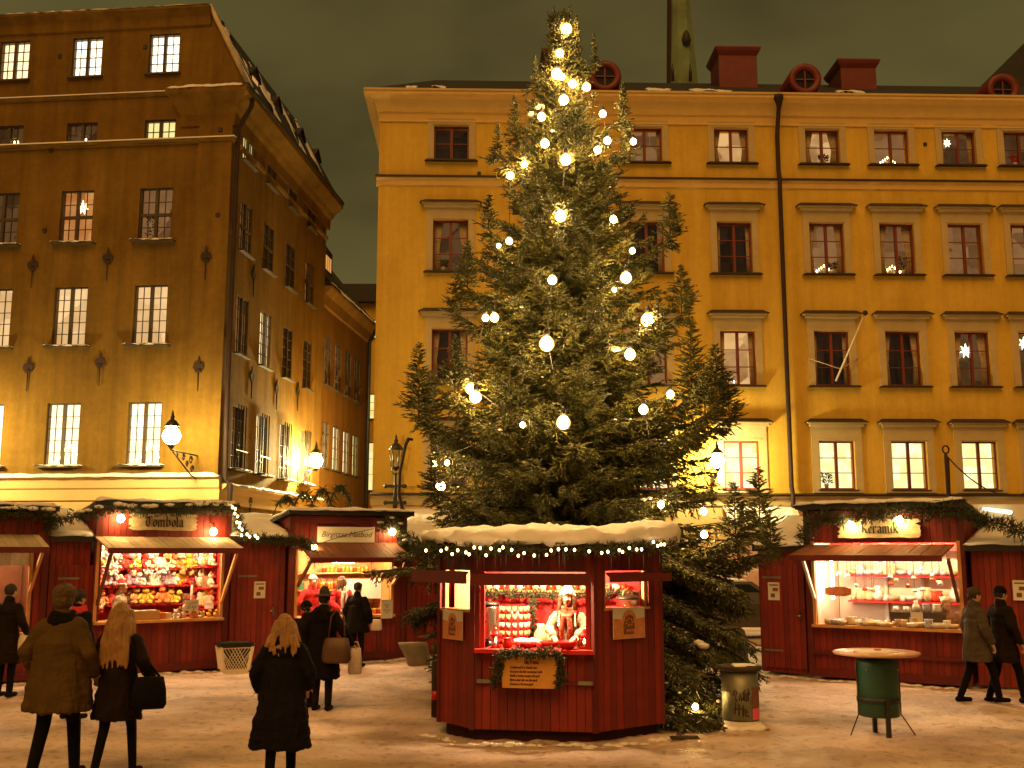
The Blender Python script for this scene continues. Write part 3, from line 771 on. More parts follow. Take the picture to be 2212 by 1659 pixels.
mb = MB(); wall_grid(mb, SL, sm1, 0, ztop, holes); wall_grid(mb, sm1, 0, 0, zeave, [])
mb.add([(sm1, 0, zeave), (.40, 0, zeave), (.40, 0, zeave + .09), (sm1, 0, ztop)], [(0, 1, 2, 3)])
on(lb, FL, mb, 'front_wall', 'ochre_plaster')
srow = [(FS.zv(511, 1015), FS.zv(511, 876)), (FS.zv(518, 766), FS.zv(518, 638)), (FS.zv(525, 545), FS.zv(525, 434)), (FS.zv(532, 350), FS.zv(532, 292))]
scl = [FS.su(u, 1000) for u in (511, 563, 613, 657)]
SLEN = FS.su(691, 1000)
sw = [.95, .95, .95, .95]
holes = [(s - .475, s + .475, a, b) for s in scl for (a, b) in srow]
mb = MB(); wall_grid(mb, 0, SLEN, 0, zeave, holes)
mb.add([(SLEN, 0, 0), (SLEN, 6, 0), (SLEN, 6, zeave), (SLEN, 0, zeave)], [(0, 1, 2, 3)])
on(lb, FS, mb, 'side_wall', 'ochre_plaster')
# corner pilaster standing slightly proud of the front
pil = FL.su(403, 900)
mb = MB(); mb.boxb(pil, .0, -.06, -.002, zplin, zeave - .5); on(lb, FL, mb, 'corner_pilaster', 'ochre_plaster')
LR = {0: ['room_cream', 'room_cream', 'room_cream', 'room_cream'], 1: ['room_tan', 'room_tan', 'room_tan', 'room_tan'], 2: ['room_dim', 'room_orange', 'room_mauve', 'room_dim'],
      3: ['room_dim', 'room_dim', 'room_yellow', 'room_dim'], 4: ['room_cream', 'room_white', 'room_white', 'room_cream']}
LRsp = {(0, 0): 'room_white', (0, 1): 'room_yellow_soft', (0, 2): 'room_yellow_soft'}
room('room_yellow_soft', (1.0, .84, .50), (.95, .68, .34), 2.0)
for i, (a, b) in enumerate(lrow):
    for j, s in enumerate(lcol):
        st = 't' if i == 2 else 'd'; rows = {0: 5, 1: 5, 2: 4, 3: 2, 4: 4}[i]
        window(lb, FL, s, a, lw[i], b - a, 2, rows, st, 'frame_dark', LRsp.get((i, j), LR[i][j]), pdepth=.30, dy=.04, sill='snow' if i < 3 else 'thin')
SR = {0: ['room_mauve', 'room_cream', 'room_cream', 'room_cream'], 1: ['room_mauve', 'room_cream', 'room_dim', 'room_mauve'], 2: ['room_mauve', 'room_dim', 'room_dim', 'room_orange'], 3: ['room_yellow', 'room_dim', 'room_mauve', 'room_dim']}
for i, (a, b) in enumerate(srow):
    for j, s in enumerate(scl):
        f = window(lb, FS, s, a, .95, b - a, 2, {0: 5, 1: 5, 2: 4, 3: 2}[i], 't' if i == 2 else 'd', 'frame_dark', SR[i][j], pdepth=.175, dy=.085, sill='snow' if i == 0 else 'thin')
        if i == 0:
            g = MB()
            for q in (-.3, -.1, .1, .3): g.tube([(q, -.03, -.02), (q, -.03, b - a + .02)], .018, 5)
            g.boxb(-.45, .45, -.06, -.05, .5, .53); g.build('window_grille', 'iron', f)
# string courses and plinth
mb = MB(); zb1 = FL.zv(380, 200); band(mb, SL, FL.su(400, 200), [(.01, zb1 - .09), (-.08, zb1 - .06), (-.11, zb1), (.01, zb1 + .02)])
on(lb, FL, mb, 'string_course', 'ochre_plaster')
mb = MB(); band(mb, SL, FL.su(399, 200), [(.01, zb1 + .021), (-.12, zb1 + .002), (-.12, zb1 + .03), (.01, zb1 + .05)]); on(lb, FL, mb, 'string_course_snow', 'snow')
zb2 = FL.zv(460, 301)
mb = MB(); band(mb, SL, .10, [(.01, zb2 - .10), (-.12, zb2 - .06), (-.16, zb2), (.01, zb2 + .02)]); on(lb, FL, mb, 'string_course', 'ochre_plaster')
mb = MB(); band(mb, SL, .10, [(.01, zb2 + .021), (-.17, zb2 + .002), (-.17, zb2 + .035), (.01, zb2 + .055)]); on(lb, FL, mb, 'string_course_snow', 'snow')
mb = MB(); band(mb, .02, SLEN, [(.01, zb2 - .10), (-.07, zb2 - .06), (-.10, zb2), (.01, zb2 + .02)]); on(lb, FS, mb, 'string_course', 'ochre_plaster')
mb = MB(); band(mb, SL, .06, [(.01, zplin - .62), (-.06, zplin - .60), (-.06, zplin - .32), (-.10, zplin - .28), (-.12, zplin - .05), (-.18, zplin - .02), (-.18, zplin), (.01, zplin)])
mb.boxb(SL, .04, -.05, -.003, 0, zplin - .64); on(lb, FL, mb, 'plinth', 'cream_plaster')
mb = MB(); snow_sheet(mb, (SL, -.22, zplin), (.08, -.22, zplin), (.08, -.07, zplin + .03), (SL, -.07, zplin + .03), .085, 60, 4, .03, 5, .02); on(lb, FL, mb, 'plinth_snow', 'snow')
mb = MB(); band(mb, .03, SLEN + .1, [(.01, zplin - .72), (-.05, zplin - .70), (-.05, zplin - .42), (-.12, zplin - .32), (-.22, zplin - .24), (-.22, zplin - .18), (.01, zplin - .16)]); on(lb, FS, mb, 'plinth', 'cream_plaster')
mb = MB(); snow_sheet(mb, (.1, -.24, zplin - .18), (SLEN + .1, -.24, zplin - .18), (SLEN + .1, 0, zplin - .15), (.1, 0, zplin - .15), .06, 60, 3, .04, 3, .04); on(lb, FS, mb, 'plinth_snow', 'snow')
# gable cornice, boxed corner cornice, side cornice
mb = MB(); band(mb, SL, sm1 + .05, [(.01, ztop - .55), (-.06, ztop - .52), (-.08, ztop - .25), (-.20, ztop - .12), (-.26, ztop - .08), (-.26, ztop), (.01, ztop)]); on(lb, FL, mb, 'gable_cornice', 'ochre_plaster')
mb = MB(); snow_sheet(mb, (SL, -.28, ztop), (sm1 + .05, -.28, ztop), (sm1 + .05, .25, ztop + .02), (SL, .25, ztop + .02), .08, 60, 4, .03, 2, .03); on(lb, FL, mb, 'gable_snow', 'snow')
cp = [(.01, zeave - .95), (-.05, zeave - .93), (-.07, zeave - .60), (-.16, zeave - .50), (-.22, zeave - .38), (-.46, zeave - .18), (-.52, zeave - .14), (-.52, zeave), (.01, zeave)]
sc0 = FL.su(398, 186); mb = MB(); k = len(cp)
# front return of the cornice then along the side, mitred at the corner
ax = [FL.P(sc0 - min(0, y)*-.6, y, z) - FL.o for y, z in cp]
cr = [FL.P(-y, y, z) - FL.o for y, z in cp]
fr = [FS.P(SLEN + .3, y, z) - FL.o for y, z in cp]
mb.add(ax + cr + fr, [(j, j + k, (j + 1) % k + k, (j + 1) % k) for j in range(k)] + [(j + k, j + 2*k, (j + 1) % k + 2*k, (j + 1) % k + k) for j in range(k)] + [tuple(range(k)), tuple(range(3*k - 1, 2*k - 1, -1))])
mb.build('cornice', 'ochre_plaster', lb)
mb = MB(); snow_sheet(mb, (sc0 - .3, -.54, zeave), (.5, -.54, zeave), (.05, -.02, zeave + .25), (sc0 - .2, -.02, zeave + .25), .05, 26, 5, .04, 8, .04); on(lb, FL, mb, 'cornice_snow', 'snow')
mb = MB(); band(mb, -.45, SLEN + .3, [(-.56, zeave + .002), (-.44, zeave + .002), (-.40, zeave + .12), (-.56, zeave + .10)]); on(lb, FS, mb, 'gutter', 'roof_dark')
# mansard roof over the side
ins = -sm1
mb = MB(); far = SLEN + .25
mb.add([(-.02, -.45, zeave + .08), (far, -.45, zeave + .08), (far - 1.4, ins, ztop + .05), (-.02, ins, ztop + .05), (far, 6, zeave + .08), (far - 1.4, 6, ztop + .05), (-.02, 14, ztop + .05), (far - 1.4, 14, ztop + .05)],
       [(0, 1, 2, 3), (1, 4, 5, 2), (3, 2, 7, 6)])
on(lb, FS, mb, 'mansard_roof', 'roof_dark')
mb = MB()
def mans(s, f): return (s, -.45 + (ins + .45)*f - .02, zeave + .08 + (ztop - zeave - .03)*f + .01)
for (s0, s1, f0, f1) in ((.15, 1.1, .08, .95), (2.4, 3.3, .1, .8), (5.1, 5.9, .1, .85), (7.3, 8.0, .15, .9)):
    mb = MB(); snow_sheet(mb, mans(s0, f0), mans(s1, f0), mans(s1, f1), mans(s0, f1), .04, 10, 12, .03, s0*3, .10); on(lb, FS, mb, 'mansard_snow', 'snow')
mb = MB(); mb.tube([(-.03, -.45, zeave + .1), (-.03, ins, ztop + .06)], .07, 6); on(lb, FS, mb, 'verge_flashing', 'grey_board')
for i, s in enumerate((1.7, 3.8, 5.9 + .45, 8.25)):
    mb = MB(); z0 = zeave + .55; h = 1.0
    mb.prism([(-.36, 0), (.36, 0), (.36, h - .3), (0, h), (-.36, h - .3)], 0, ins + .5)
    d = on(lb, FS, mb, 'dormer', 'roof_dark', s, .06, z0)
    g = MB(); g.boxb(-.24, .24, -.02, -.004, .08, h - .34); g.build('window', 'room_orange' if i == 0 else 'dark_pane', d)
    g = MB(); g.loft([[Vector((x, y, z)) for x, y, z in ((-.42, -.06, h - .34), (0, -.06, h + .01), (.42, -.06, h - .34), (.42, -.06, h - .29), (0, -.06, h + .06), (-.42, -.06, h - .29))], [Vector((x, ins + .5, z)) for x, z in ((-.42, h - .34), (0, h + .01), (.42, h - .34), (.42, h - .29), (0, h + .06), (-.42, h - .29))]], smooth=False)
    g.build('dormer_roof', 'roof_dark', d)
# rain pipe at the corner
mb = MB(); zt = zeave - .15
mb.tube([(.06, -.50, zt), (.0, -.50, zt - .25), (.10, -.12, zt - .85), (.10, -.11, zt - 1.2), (.10, -.11, 6), (.10, -.14, zplin - .1), (.10, -.30, zplin - .2), (.10, -.26, 0.1)], .07, 8); on(lb, FS, mb, 'rain_pipe', 'iron_rust')
# wall anchors
def anchor_mesh(b):
    b.tube([(0, -.04, -.50), (0, -.04, .10)], [.016, .022], 6)
    for p in ([(0, .62), (.06, .42), (.045, .20), (-.045, .20), (-.06, .42)], [(.04, .36), (.15, .40), (.22, .26), (.17, .17), (.04, .24)], [(-.04, .36), (-.04, .24), (-.17, .17), (-.22, .26), (-.15, .40)], [(-.13, .10), (.13, .10), (.10, .17), (-.10, .17)]):
        b.prism(p, -.055, -.02)
for (F_, u, v) in [(FL, 71, 590), (FL, 233, 575), (FL, 447, 573), (FL, 61, 812), (FL, 217, 800), (FL, 431, 812), (FS, 545, 610), (FS, 541, 830), (FS, 595, 855), (FS, 641, 860), (FS, 660, 625), (FS, 537, 1100)]:
    s, z = F_.uv(u, v); o = link('wall_anchor', simple_mesh('anchor', anchor_mesh), 'iron_rust', lb, F_.P(s, -.062 if F_ is FL and u > 400 else 0, z) - lb.location, F_.rz); o.scale = (.72, 1, .85)
for (F_, u, v) in [(FL, 129, 121), (FL, 314, 101), (FL, 110, 325), (FL, 478, 282), (FL, 97, 498), (FL, 472, 466)]:
    s, z = F_.uv(u, v); mb = MB(); mb.boxb(-.055, .055, -.03 if u < 400 else -.09, .0, -.055, .055); on(lb, F_, mb, 'wall_vent', 'iron', s, 0, z)

# ---------------------------------------------------------------- orange house further down the alley
FA = Face(*(FS.P(SLEN + .02, .12, 0).xy), FS.rz)
ah = thing('alley_house', 'low orange plastered house with dark tiled roof along the narrow alley', 'building', FA.o)
AL = FA.su(790, 1000); zae = FA.zv(745, 662)
arow = [(FA.zv(727, 1018), FA.zv(727, 922)), (FA.zv(727, 845), FA.zv(727, 742))]
acol = [FA.su(u, 950) for u in (703, 726, 748, 768)]
mb = MB(); wall_grid(mb, 0, AL, 0, zae, [(s - .45, s + .45, a, b) for s in acol for a, b in arow])
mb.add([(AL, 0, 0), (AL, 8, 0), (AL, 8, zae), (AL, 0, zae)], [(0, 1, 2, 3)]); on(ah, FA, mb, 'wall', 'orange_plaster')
AR = [['room_mauve', 'room_cream', 'room_cream', 'room_yellow'], ['room_mauve', 'room_mauve', 'room_dim', 'room_dim']]
for i, (a, b) in enumerate(arow):
    for j, s in enumerate(acol): window(ah, FA, s, a, .9, b - a, 1, 4, 'd', 'frame_dark', AR[i][j], pdepth=.175, dy=.09, sill='thin')
mb = MB(); band(mb, 0, AL + .2, [(.01, zae - .7), (-.08, zae - .65), (-.15, zae - .3), (-.38, zae - .08), (-.40, zae), (.01, zae)]); on(ah, FA, mb, 'cornice', 'orange_plaster')
mb = MB(); mb.add([(-.02, -.42, zae + .02), (AL + .2, -.42, zae + .02), (AL + .2, 2.2, zae + 3.2), (-.02, 2.2, zae + 3.2), (AL + .2, 5, zae + .02)], [(0, 1, 2, 3), (1, 4, 2)]); on(ah, FA, mb, 'roof', 'roof_dark')
mb = MB(); snow_sheet(mb, (0, -.46, zae + .02), (AL + .2, -.46, zae + .02), (AL + .2, -.25, zae + .2), (0, -.25, zae + .2), .06, 40, 3, .04, 4, .05); on(ah, FA, mb, 'gutter_snow', 'snow')
mb = MB(); mb.prism([(0, 0), (2.6, 0), (2.6, 1.0), (0, 1.25)], -.1, 1.6); d = on(ah, FA, mb, 'dormer', 'roof_dark', .35, .55, zae + 1.0)
mb = MB()
for i in range(8): mb.boxb(.25 + i*.28, .45 + i*.28, -.115, -.103, .2, .75)
mb.build('window', 'room_orange', d)
mb = MB(); mb.tube([(AL - .15, -.42, zae - .05), (AL - .15, -.10, zae - .7), (AL - .15, -.10, .2)], .075, 8); on(ah, FA, mb, 'rain_pipe', 'iron')
# ---------------------------------------------------------------- pale house closing the alley, neighbours, church spire
FH = Face(-10.5, 52, 0)
fh = thing('end_house', 'yellow lit house closing the far end of the alley', 'building', FH.o)
zfe = FH.zv(800, 655); s0 = FH.su(800, 900)
hs = [(s0 - .55, s0 + .35, FH.zv(800, b), FH.zv(800, a)) for a, b in ((690, 730), (850, 905), (955, 1060))]
mb = MB(); wall_grid(mb, 0, 9, 0, zfe, hs); on(fh, FH, mb, 'wall', 'yellow_plaster')
for h_ in hs: window(fh, FH, s0 - .1, h_[2], .9, h_[3] - h_[2], 1, 3, 'd', 'frame_dark', 'room_yellow', pdepth=.3, sill='thin')
mb = MB(); mb.prism([(-.3, zfe), (9.3, zfe), (7.5, zfe + .9), (1.5, zfe + .9)], -.4, 8); on(fh, FH, mb, 'roof', 'roof_dark')
sp_ = at(1473, 165, 92)
st = thing('church_tower', 'pale green church spire rising behind the yellow roof', 'spire', (sp_.x, 92, 0))
zb_ = sp_.z - 6; zt_ = zb_ + 40
mb = MB(); mb.loft([[Vector((x*r_, y*r_, z)) for x, y in ((-1, -1), (1, -1), (1, 1), (-1, 1))] for r_, z in ((3.2, 0), (3.0, zb_ - .2))], smooth=False); mb.build('tower', 'ochre_plaster', st)
mb = MB(); mb.loft([[Vector((r_*math.cos(R(22.5 + 45*i)), r_*math.sin(R(22.5 + 45*i)), z)) for i in range(8)] for r_, z in ((1.75, zb_), (1.4, zb_ + 6), (.75, zb_ + 16), (.1, zt_ + 6))], smooth=False); mb.build('spire_roof', 'copper_green', st)
mb = MB(); mb.beam((-1.50, -.8, zb_), (-1.05, -.6, zb_ + 14.5), .28, .28); mb.build('corner_rib', 'iron_rust', st)
q = at(1482, 84, 91); mb = MB(); mb.lathe([(.32, 0), (.42, .5), (.30, 1.1), (.05, 1.5)], 10, (q.x - sp_.x, -1.15, q.z - .7)); mb.build('dormer', 'roof_dark', st)
for u in (1452, 1490):
    q = at(u, 172, 90.5); mb = MB(); mb.lathe([(.16, 0), (.13, 1.0), (.02, 1.7)], 8, (q.x - sp_.x, -1.9, q.z - .3)); mb.build('pinnacle', 'iron', st)
nb = thing('neighbour_house', 'taller house with dark roof at the upper right edge', 'building', (24, 42, 0))
q0, q1 = at(2118, 190, 42), at(2212, 95, 42); k_ = (q1.z - q0.z)/(q1.x - q0.x)
mb = MB(); mb.boxb(q0.x + .5 - 24, 14, 0, 10, 0, q0.z - .3); mb.build('wall', 'orange_plaster', nb)
mb = MB(); mb.prism([(q0.x - .2 - 24, q0.z - .4), (q1.x + 2 - 24, q1.z + 2*k_), (q1.x + 6 - 24, q1.z + 2*k_), (14, q0.z - .4)], -.4, 10.4); mb.build('roof', 'roof_dark', nb)

# ================================================================ THINGS IN THE WINDOWS
def star(F_, u, v, r, y, label):
    s, z = F_.uv(u, v, y); mb = MB(); n = 14
    pts = [(r*(1 if i % 2 == 0 else .42)*math.sin(2*math.pi*i/n)*(.8 if i % 2 == 0 else 1), r*(1 if i % 2 == 0 else .42)*math.cos(2*math.pi*i/n)) for i in range(n)]
    vs = [(0, -.06, 0), (0, .06, 0)] + [(x, 0, zz) for x, zz in pts]
    mb.add(vs, [(0, 2 + i, 2 + (i + 1) % n) for i in range(n)] + [(1, 2 + (i + 1) % n, 2 + i) for i in range(n)])
    o = mb.build('star_lamp', 'star_glow', None, F_.P(s, y, z), F_.rz); tag(o, label, 'star lamp', 'paper stars hanging in windows')
star(FL, 179, 449, .27, .27, 'glowing paper star in an orange window of the ochre corner house')
star(FR, 2086, 758, .26, .27, 'bright paper star in a third row window of the yellow townhouse, nearest the flagpole')
star(FR, 2046, 309, .17, .27, 'small paper star in a dark top row window of the yellow townhouse')
star(FR, 2212, 742, .24, .27, 'paper star cut by the right picture edge')
def arch(F_, s, z, w, h, y, label, n=7):
    t = thing('candle_arch', label, 'candle arch', F_.P(s, y, z), F_.rz, 'electric candle arches in windows')
    mb = MB(); pts = [(-w/2 + w*i/(n - 1), h*(1 - abs(2*i/(n - 1) - 1))) for i in range(n)]
    mb.tube([(-w/2, 0, .02), (0, 0, h*.72)], .014, 5); mb.tube([(0, 0, h*.72), (w/2, 0, .02)], .014, 5); mb.boxb(-w/2, w/2, -.03, .03, 0, .02); mb.build('stand', 'white_board', t)
    for i, (x, zz) in enumerate(pts):
        mb = MB(); mb.ball((x, 0, zz*.72 + .10), (.02 + .022*(w > .6), .02 + .022*(w > .6), .05 + .02*(w > .6)), 7); mb.build('candle_bulb', 'candle', t)
for s, l in ((lcol[1], 'wide candle arch in the middle bottom window of the ochre corner house'), (lcol[2], 'wide candle arch in the bottom window beside the bracket lamp')):
    arch(FL, s + .1, lrow[0][0] + .02, .75, .62, .25, l, 9)
for (r_, c_, dx) in ((0, 5, -.05), (1, 4, -.05), (1, 5, -.1), (2, 3, -.35)):
    nm = {0: 'top', 1: 'second', 2: 'third'}[r_]
    lab = {(0, 5): 'small candle arch on a top row sill right of the rain pipe', (1, 4): 'candle arch in the second row window next to the rain pipe', (1, 5): 'candle arch beside a leafy plant in a second row window', (2, 3): 'candle arch in the lit third row window left of the rain pipe'}[(r_, c_)]
    arch(FR, scol[c_] + dx, zrow[r_][0] + .06, .5, .26, .28, lab, 7)
for (F_, s, z, lab) in ((FL, lcol[1] - .05, lrow[3][0] + .03, 'little candle arch in a dim upper window of the ochre corner house'), (FL, lcol[0] + .1, lrow[3][0] + .03, 'little candle arch in the upper window at the left picture edge')):
    arch(F_, s, z, .3, .3, .25, lab, 4)
def potplant(F_, s, z, y, h, label, leaf='garland_green'):
    t = thing('potted_plant', label, 'plant', F_.P(s, y, z), F_.rz, 'potted plants on window sills')
    mb = MB(); mb.lathe([(.06, 0), (.08, .13), (.085, .14)], 10); mb.build('pot', 'ceramic_white', t)
    P0, P1 = [], []
    for i in range(70):
        a = random.random()*6.28; zz = .14 + random.random()*h*.75; r_ = random.random()*.14
        p = Vector((r_*math.cos(a), r_*math.sin(a)*.5, zz)); P0.append(p); P1.append(p + Vector((math.cos(a)*.11, math.sin(a)*.05, random.uniform(-.02, .12))))
    V, F2 = spindles(P0, P1, [.022]*70); npmesh('leaves', V, F2, leaf, t)
potplant(FR, scol[5] + .25, zrow[1][0] + .06, .27, .62, 'tall leafy potted plant in a second row window of the yellow townhouse')
potplant(FR, scol[4] + .25, zrow[1][0] + .06, .27, .3, 'low potted plant beside a candle arch next to the rain pipe')
potplant(FR, scol[4] - .3, zrow[3][0] + .06, .27, .45, 'potted plant in a bright lower window right of the rain pipe')
potplant(FR, scol[7] - .1, zrow[0][0] + .06, .27, .3, 'red flowering plant in a top row window by the right edge', 'red_cloth')
potplant(FR, scol[4] + .1, zrow[0][0] + .06, .27, .26, 'low plants on the top row sill next to the rain pipe')
potplant(FL, lcol[2] - .2, lrow[2][0] + .06, .25, .8, 'tall dark plant in a dim window of the ochre corner house')
potplant(FR, scol[0] - .25, zrow[1][0] + .06, .27, .28, 'pot plant in the dark left window of the yellow townhouse')
# ================================================================ THE BIG FIR
TX, TY = .84, 17.6
tree = thing('fir_tree', 'huge spruce strung with warm bulbs in the middle of the square', 'tree', (TX, TY, 0))
_v = [30, 120, 180, 300, 450, 600, 720, 850, 1000, 1100, 1200, 1400, 1600]
_z = [at(1215, v, TY).z for v in _v]
_l = [.02, .26, .42, .82, 1.12, 1.55, 1.75, 2.15, 2.25, 2.05, 2.45, 2.4, 1.6]
_r = [.02, .27, .48, .92, 1.32, 1.75, 1.95, 2.35, 2.45, 2.75, 2.95, 2.75, 2.3]
ZT = _z[0]
def prof(z, ph):
    l = np.interp(-z, [-q for q in _z], _l); r_ = np.interp(-z, [-q for q in _z], _r)
    c = math.cos(ph); return l*(1 - c)/2 + r_*(1 + c)/2
def build_tree():
    r_ = random.Random(5)
    A0, A1, AR_ = [], [], []          # needle spindles
    wood = MB(); snowpts = []
    def twig(p, d, L, rad):
        """main shoot with side shoots"""
        q = p + d*L; A0.append(p); A1.append(q); AR_.append(rad)
        side = d.cross(Vector((0, 0, 1)))
        side = side.normalized() if side.length > .05 else Vector((1, 0, 0))
        up = side.cross(d)
        n = 3 if L < .22 else 5
        for k in range(n):
            t = .15 + .7*k/n + r_.uniform(-.05, .05); sg = 1 if k % 2 else -1
            e = (d*.75 + side*sg*r_.uniform(.35, .75) + up*r_.uniform(-.35, .35)).normalized()
            s = p + d*(L*t); l2 = L*r_.uniform(.28, .5)*(1.15 - t*.6)
            A0.append(s); A1.append(s + e*l2); AR_.append(rad*.85)
    def branch(z0, ph, L, a, b, dens=1.0, wr=.02):
        rad = Vector((math.cos(ph), math.sin(ph), 0)); sd_ = Vector((-math.sin(ph), math.cos(ph), 0))
        wob = r_.uniform(-.25, .25)
        f = lambda t: Vector((0, 0, z0)) + rad*(L*t) + sd_*(L*wob*t*t) + Vector((0, 0, L*(a*t + b*t*t)))
        wood.tube([f(0), f(.35), f(.7), f(1)], [wr, wr*.7, wr*.45, .004], 4)
        n = max(5, int(L/.055*dens)); hang = .15 + .5*max(0, min(1, (6.5 - z0)/5))
        for i in range(n):
            t = .12 + .88*(i + r_.random())/n
            p = f(t); d = (f(min(1, t + .03)) - f(t - .03)).normalized()
            tl = (.13 + .26*min(1, L)*(1 - t*.60))*r_.uniform(.7, 1.25)
            for sg in (-1, 1):
                if r_.random() < .12: continue
                e = (d*r_.uniform(.45, .9) + sd_*sg*r_.uniform(.4, .9) + Vector((0, 0, r_.uniform(-hang - .15, .30 - hang*.45)))).normalized()
                twig(p, e, tl, .0145)
            if r_.random() < .40*hang*2: twig(p, (d*.3 + Vector((0, 0, -1)) + sd_*r_.uniform(-.4, .4)).normalized(), tl*1.1, .0135)
            if r_.random() < .028 and t > .3: snowpts.append((p + Vector((0, 0, .03)), r_.choice([.018, .022, .03, .04, .07])))
        twig(f(.97), (f(1) - f(.94)).normalized(), .20, .012)
    N = 820
    for i in range(N):
        u = (i + r_.random())/N
        z0 = .35 + (ZT - .55)*(u**1.25)
        ph = i*2.39996 + r_.uniform(-.35, .35)
        h = z0/ZT
        a, b = (-.42 + .9*h*h, .28 + .05*h) if h < .8 else (.25 + (h - .8)*4.5, .15)
        zt = z0 + prof(z0, ph)*(a + b)
        L = prof(max(.3, min(ZT - .05, zt)), ph)*r_.uniform(.66, .99)
        if z0 + L*(a + b) < .08: a = max(a, -b + (.12 - z0)/max(L, .1))
        branch(z0, ph, max(.14, L), a, b, wr=.012 + .02*(1 - h))
    # leaders: branch ends turned up into little spires of their own
    def leader(u, v, dy, ln, base_dz=.5):
        tip = at(u, v, TY + dy) - Vector((TX, TY, 0)); foot = tip - Vector((0, 0, ln))
        root_ = Vector((0, 0, foot.z - base_dz)); hd = Vector((foot.x, foot.y, 0)); out = hd.normalized() if hd.length else Vector((1, 0, 0))
        mid = root_*.45 + foot*.55 + Vector((0, 0, -.18*hd.length*.5))
        wood.tube([root_, mid, foot, foot + Vector((0, 0, ln*.5)), tip], [.028, .022, .016, .009, .002], 5)
        ph = math.atan2(out.y, out.x)
        for k in range(int(hd.length/.035)):      # needles along the bough
            t = .25 + .75*r_.random(); p = (mid + (foot - mid)*((t - .5)*2)) if t > .5 else (root_ + (mid - root_)*(t*2))
            for sg in (-1, 1):
                e = (out*.6 + Vector((-out.y, out.x, 0))*sg*r_.uniform(.3, .8) + Vector((0, 0, r_.uniform(-.7, .35)))).normalized(); twig(p, e, r_.uniform(.2, .42), .0145)
        n = int(ln/.028)
        for k in range(n):                        # whorls up the spire
            t = k/n; p = foot + (tip - foot)*t
            w = ((1 - t)**.8*.46*min(1, ln) + .05)*(.42 if v < 160 else (.62 if v < 300 else 1))
            for q in range(4):
                az = r_.random()*6.28; e = Vector((math.cos(az), math.sin(az), r_.uniform(.05, .65))).normalized(); twig(p, e, w*r_.uniform(.45, 1.1), .0135)
    for (u, v, dy, ln, bd) in [(906, 738, -.6, 1.2, 1.3), (985, 722, -1.3, .9, 1.2), (930, 800, .4, .9, 1.0), (1490, 682, -.5, 1.3, 1.5), (1545, 742, -.9, 1.0, 1.4), (1572, 800, -.3, .8, 1.2), (1520, 790, -1.4, .8, 1.2),
                           (1637, 1008, -1.0, 1.0, .7), (1662, 1100, -1.6, .6, .5), (1585, 1040, -1.9, .8, .5), (1075, 262, -.5, .6, .5), (1112, 205, -.2, .7, .5), (1345, 176, -.3, .65, .5), (1352, 260, .2, .6, .4), (1445, 415, -.4, .8, .7), (1470, 570, .1, .9, .8), (1155, 118, -.1, .5, .3),
                           (1283, 70, .1, .6, .3), (1245, 30, .0, .8, .2), (1010, 520, -.5, .8, .7), (1055, 420, -.7, .6, .6), (985, 590, -.3, .7, .7), (940, 960, -1.5, .7, .6), (1420, 640, -1.3, .7, .7)]:
        leader(u, v, dy, ln, bd)
    # low boughs trailing over the snow to the right of the booth
    for (ph, L, z0, a) in [(-1.15, 4.1, 1.5, -.36), (-1.02, 3.9, 1.3, -.32), (-.92, 3.4, 1.2, -.33), (-1.28, 4.3, 1.0, -.22), (-1.10, 4.2, .7, -.15), (-1.0, 3.3, .9, -.24), (-.85, 3.0, 1.3, -.38), (-.6, 2.6, 1.4, -.38), (-.35, 2.5, 1.6, -.36), (-.2, 2.5, 1.9, -.3),
                           (-.65, 3.1, 2.0, -.40), (-.9, 3.5, 2.2, -.42), (-1.1, 3.6, 2.3, -.42), (-.45, 3.0, 2.4, -.36), (-.75, 3.3, 1.7, -.38), (-.5, 3.1, 2.6, -.33), (-.7, 3.4, 2.7, -.36), (-.3, 2.9, 2.8, -.28), (-.15, 2.7, 2.2, -.3), (-.6, 2.9, 1.5, -.36), (-.4, 2.8, 1.9, -.36),
                           (-.95, 3.5, 1.9, -.38), (-.85, 3.3, 2.9, -.38), (-.05, 2.7, 2.4, -.25), (-.8, 3.1, 1.0, -.26), (-1.2, 3.9, 2.0, -.38), (-1.0, 3.6, 2.5, -.42), (-.55, 2.7, 1.1, -.3), (-.25, 2.4, 1.2, -.3), (-.75, 2.8, .7, -.15),
                           (-2.55, 3.2, 1.9, -.2), (-2.75, 3.2, 2.2, -.1), (-2.4, 3.3, 2.1, -.22), (-2.6, 3.0, 2.6, -.15)]:
        branch(z0, ph, L, a, .02, 1.5, .035)
    trunk = MB(); trunk.tube([(0, 0, -.1), (0, 0, .5), (.02, 0, ZT*.4), (0, 0, ZT*.75), (0, 0, ZT)], [.17, .14, .10, .05, .008], 9)
    trunk.build('trunk', 'bark', tree); wood.build('branches', 'bark', tree)
    V, F = spindles(A0, A1, AR_); npmesh('crown', V, F, 'spruce', tree)
    sn = MB()
    for p, s in snowpts: sn.ball(p, (s*r_.uniform(.8, 1.7), s*r_.uniform(.8, 1.5), s*.7), 6)
    tag(sn.build('branch_snow', 'snow', tree), kind='stuff')
    return len(A0)
NSP = build_tree()
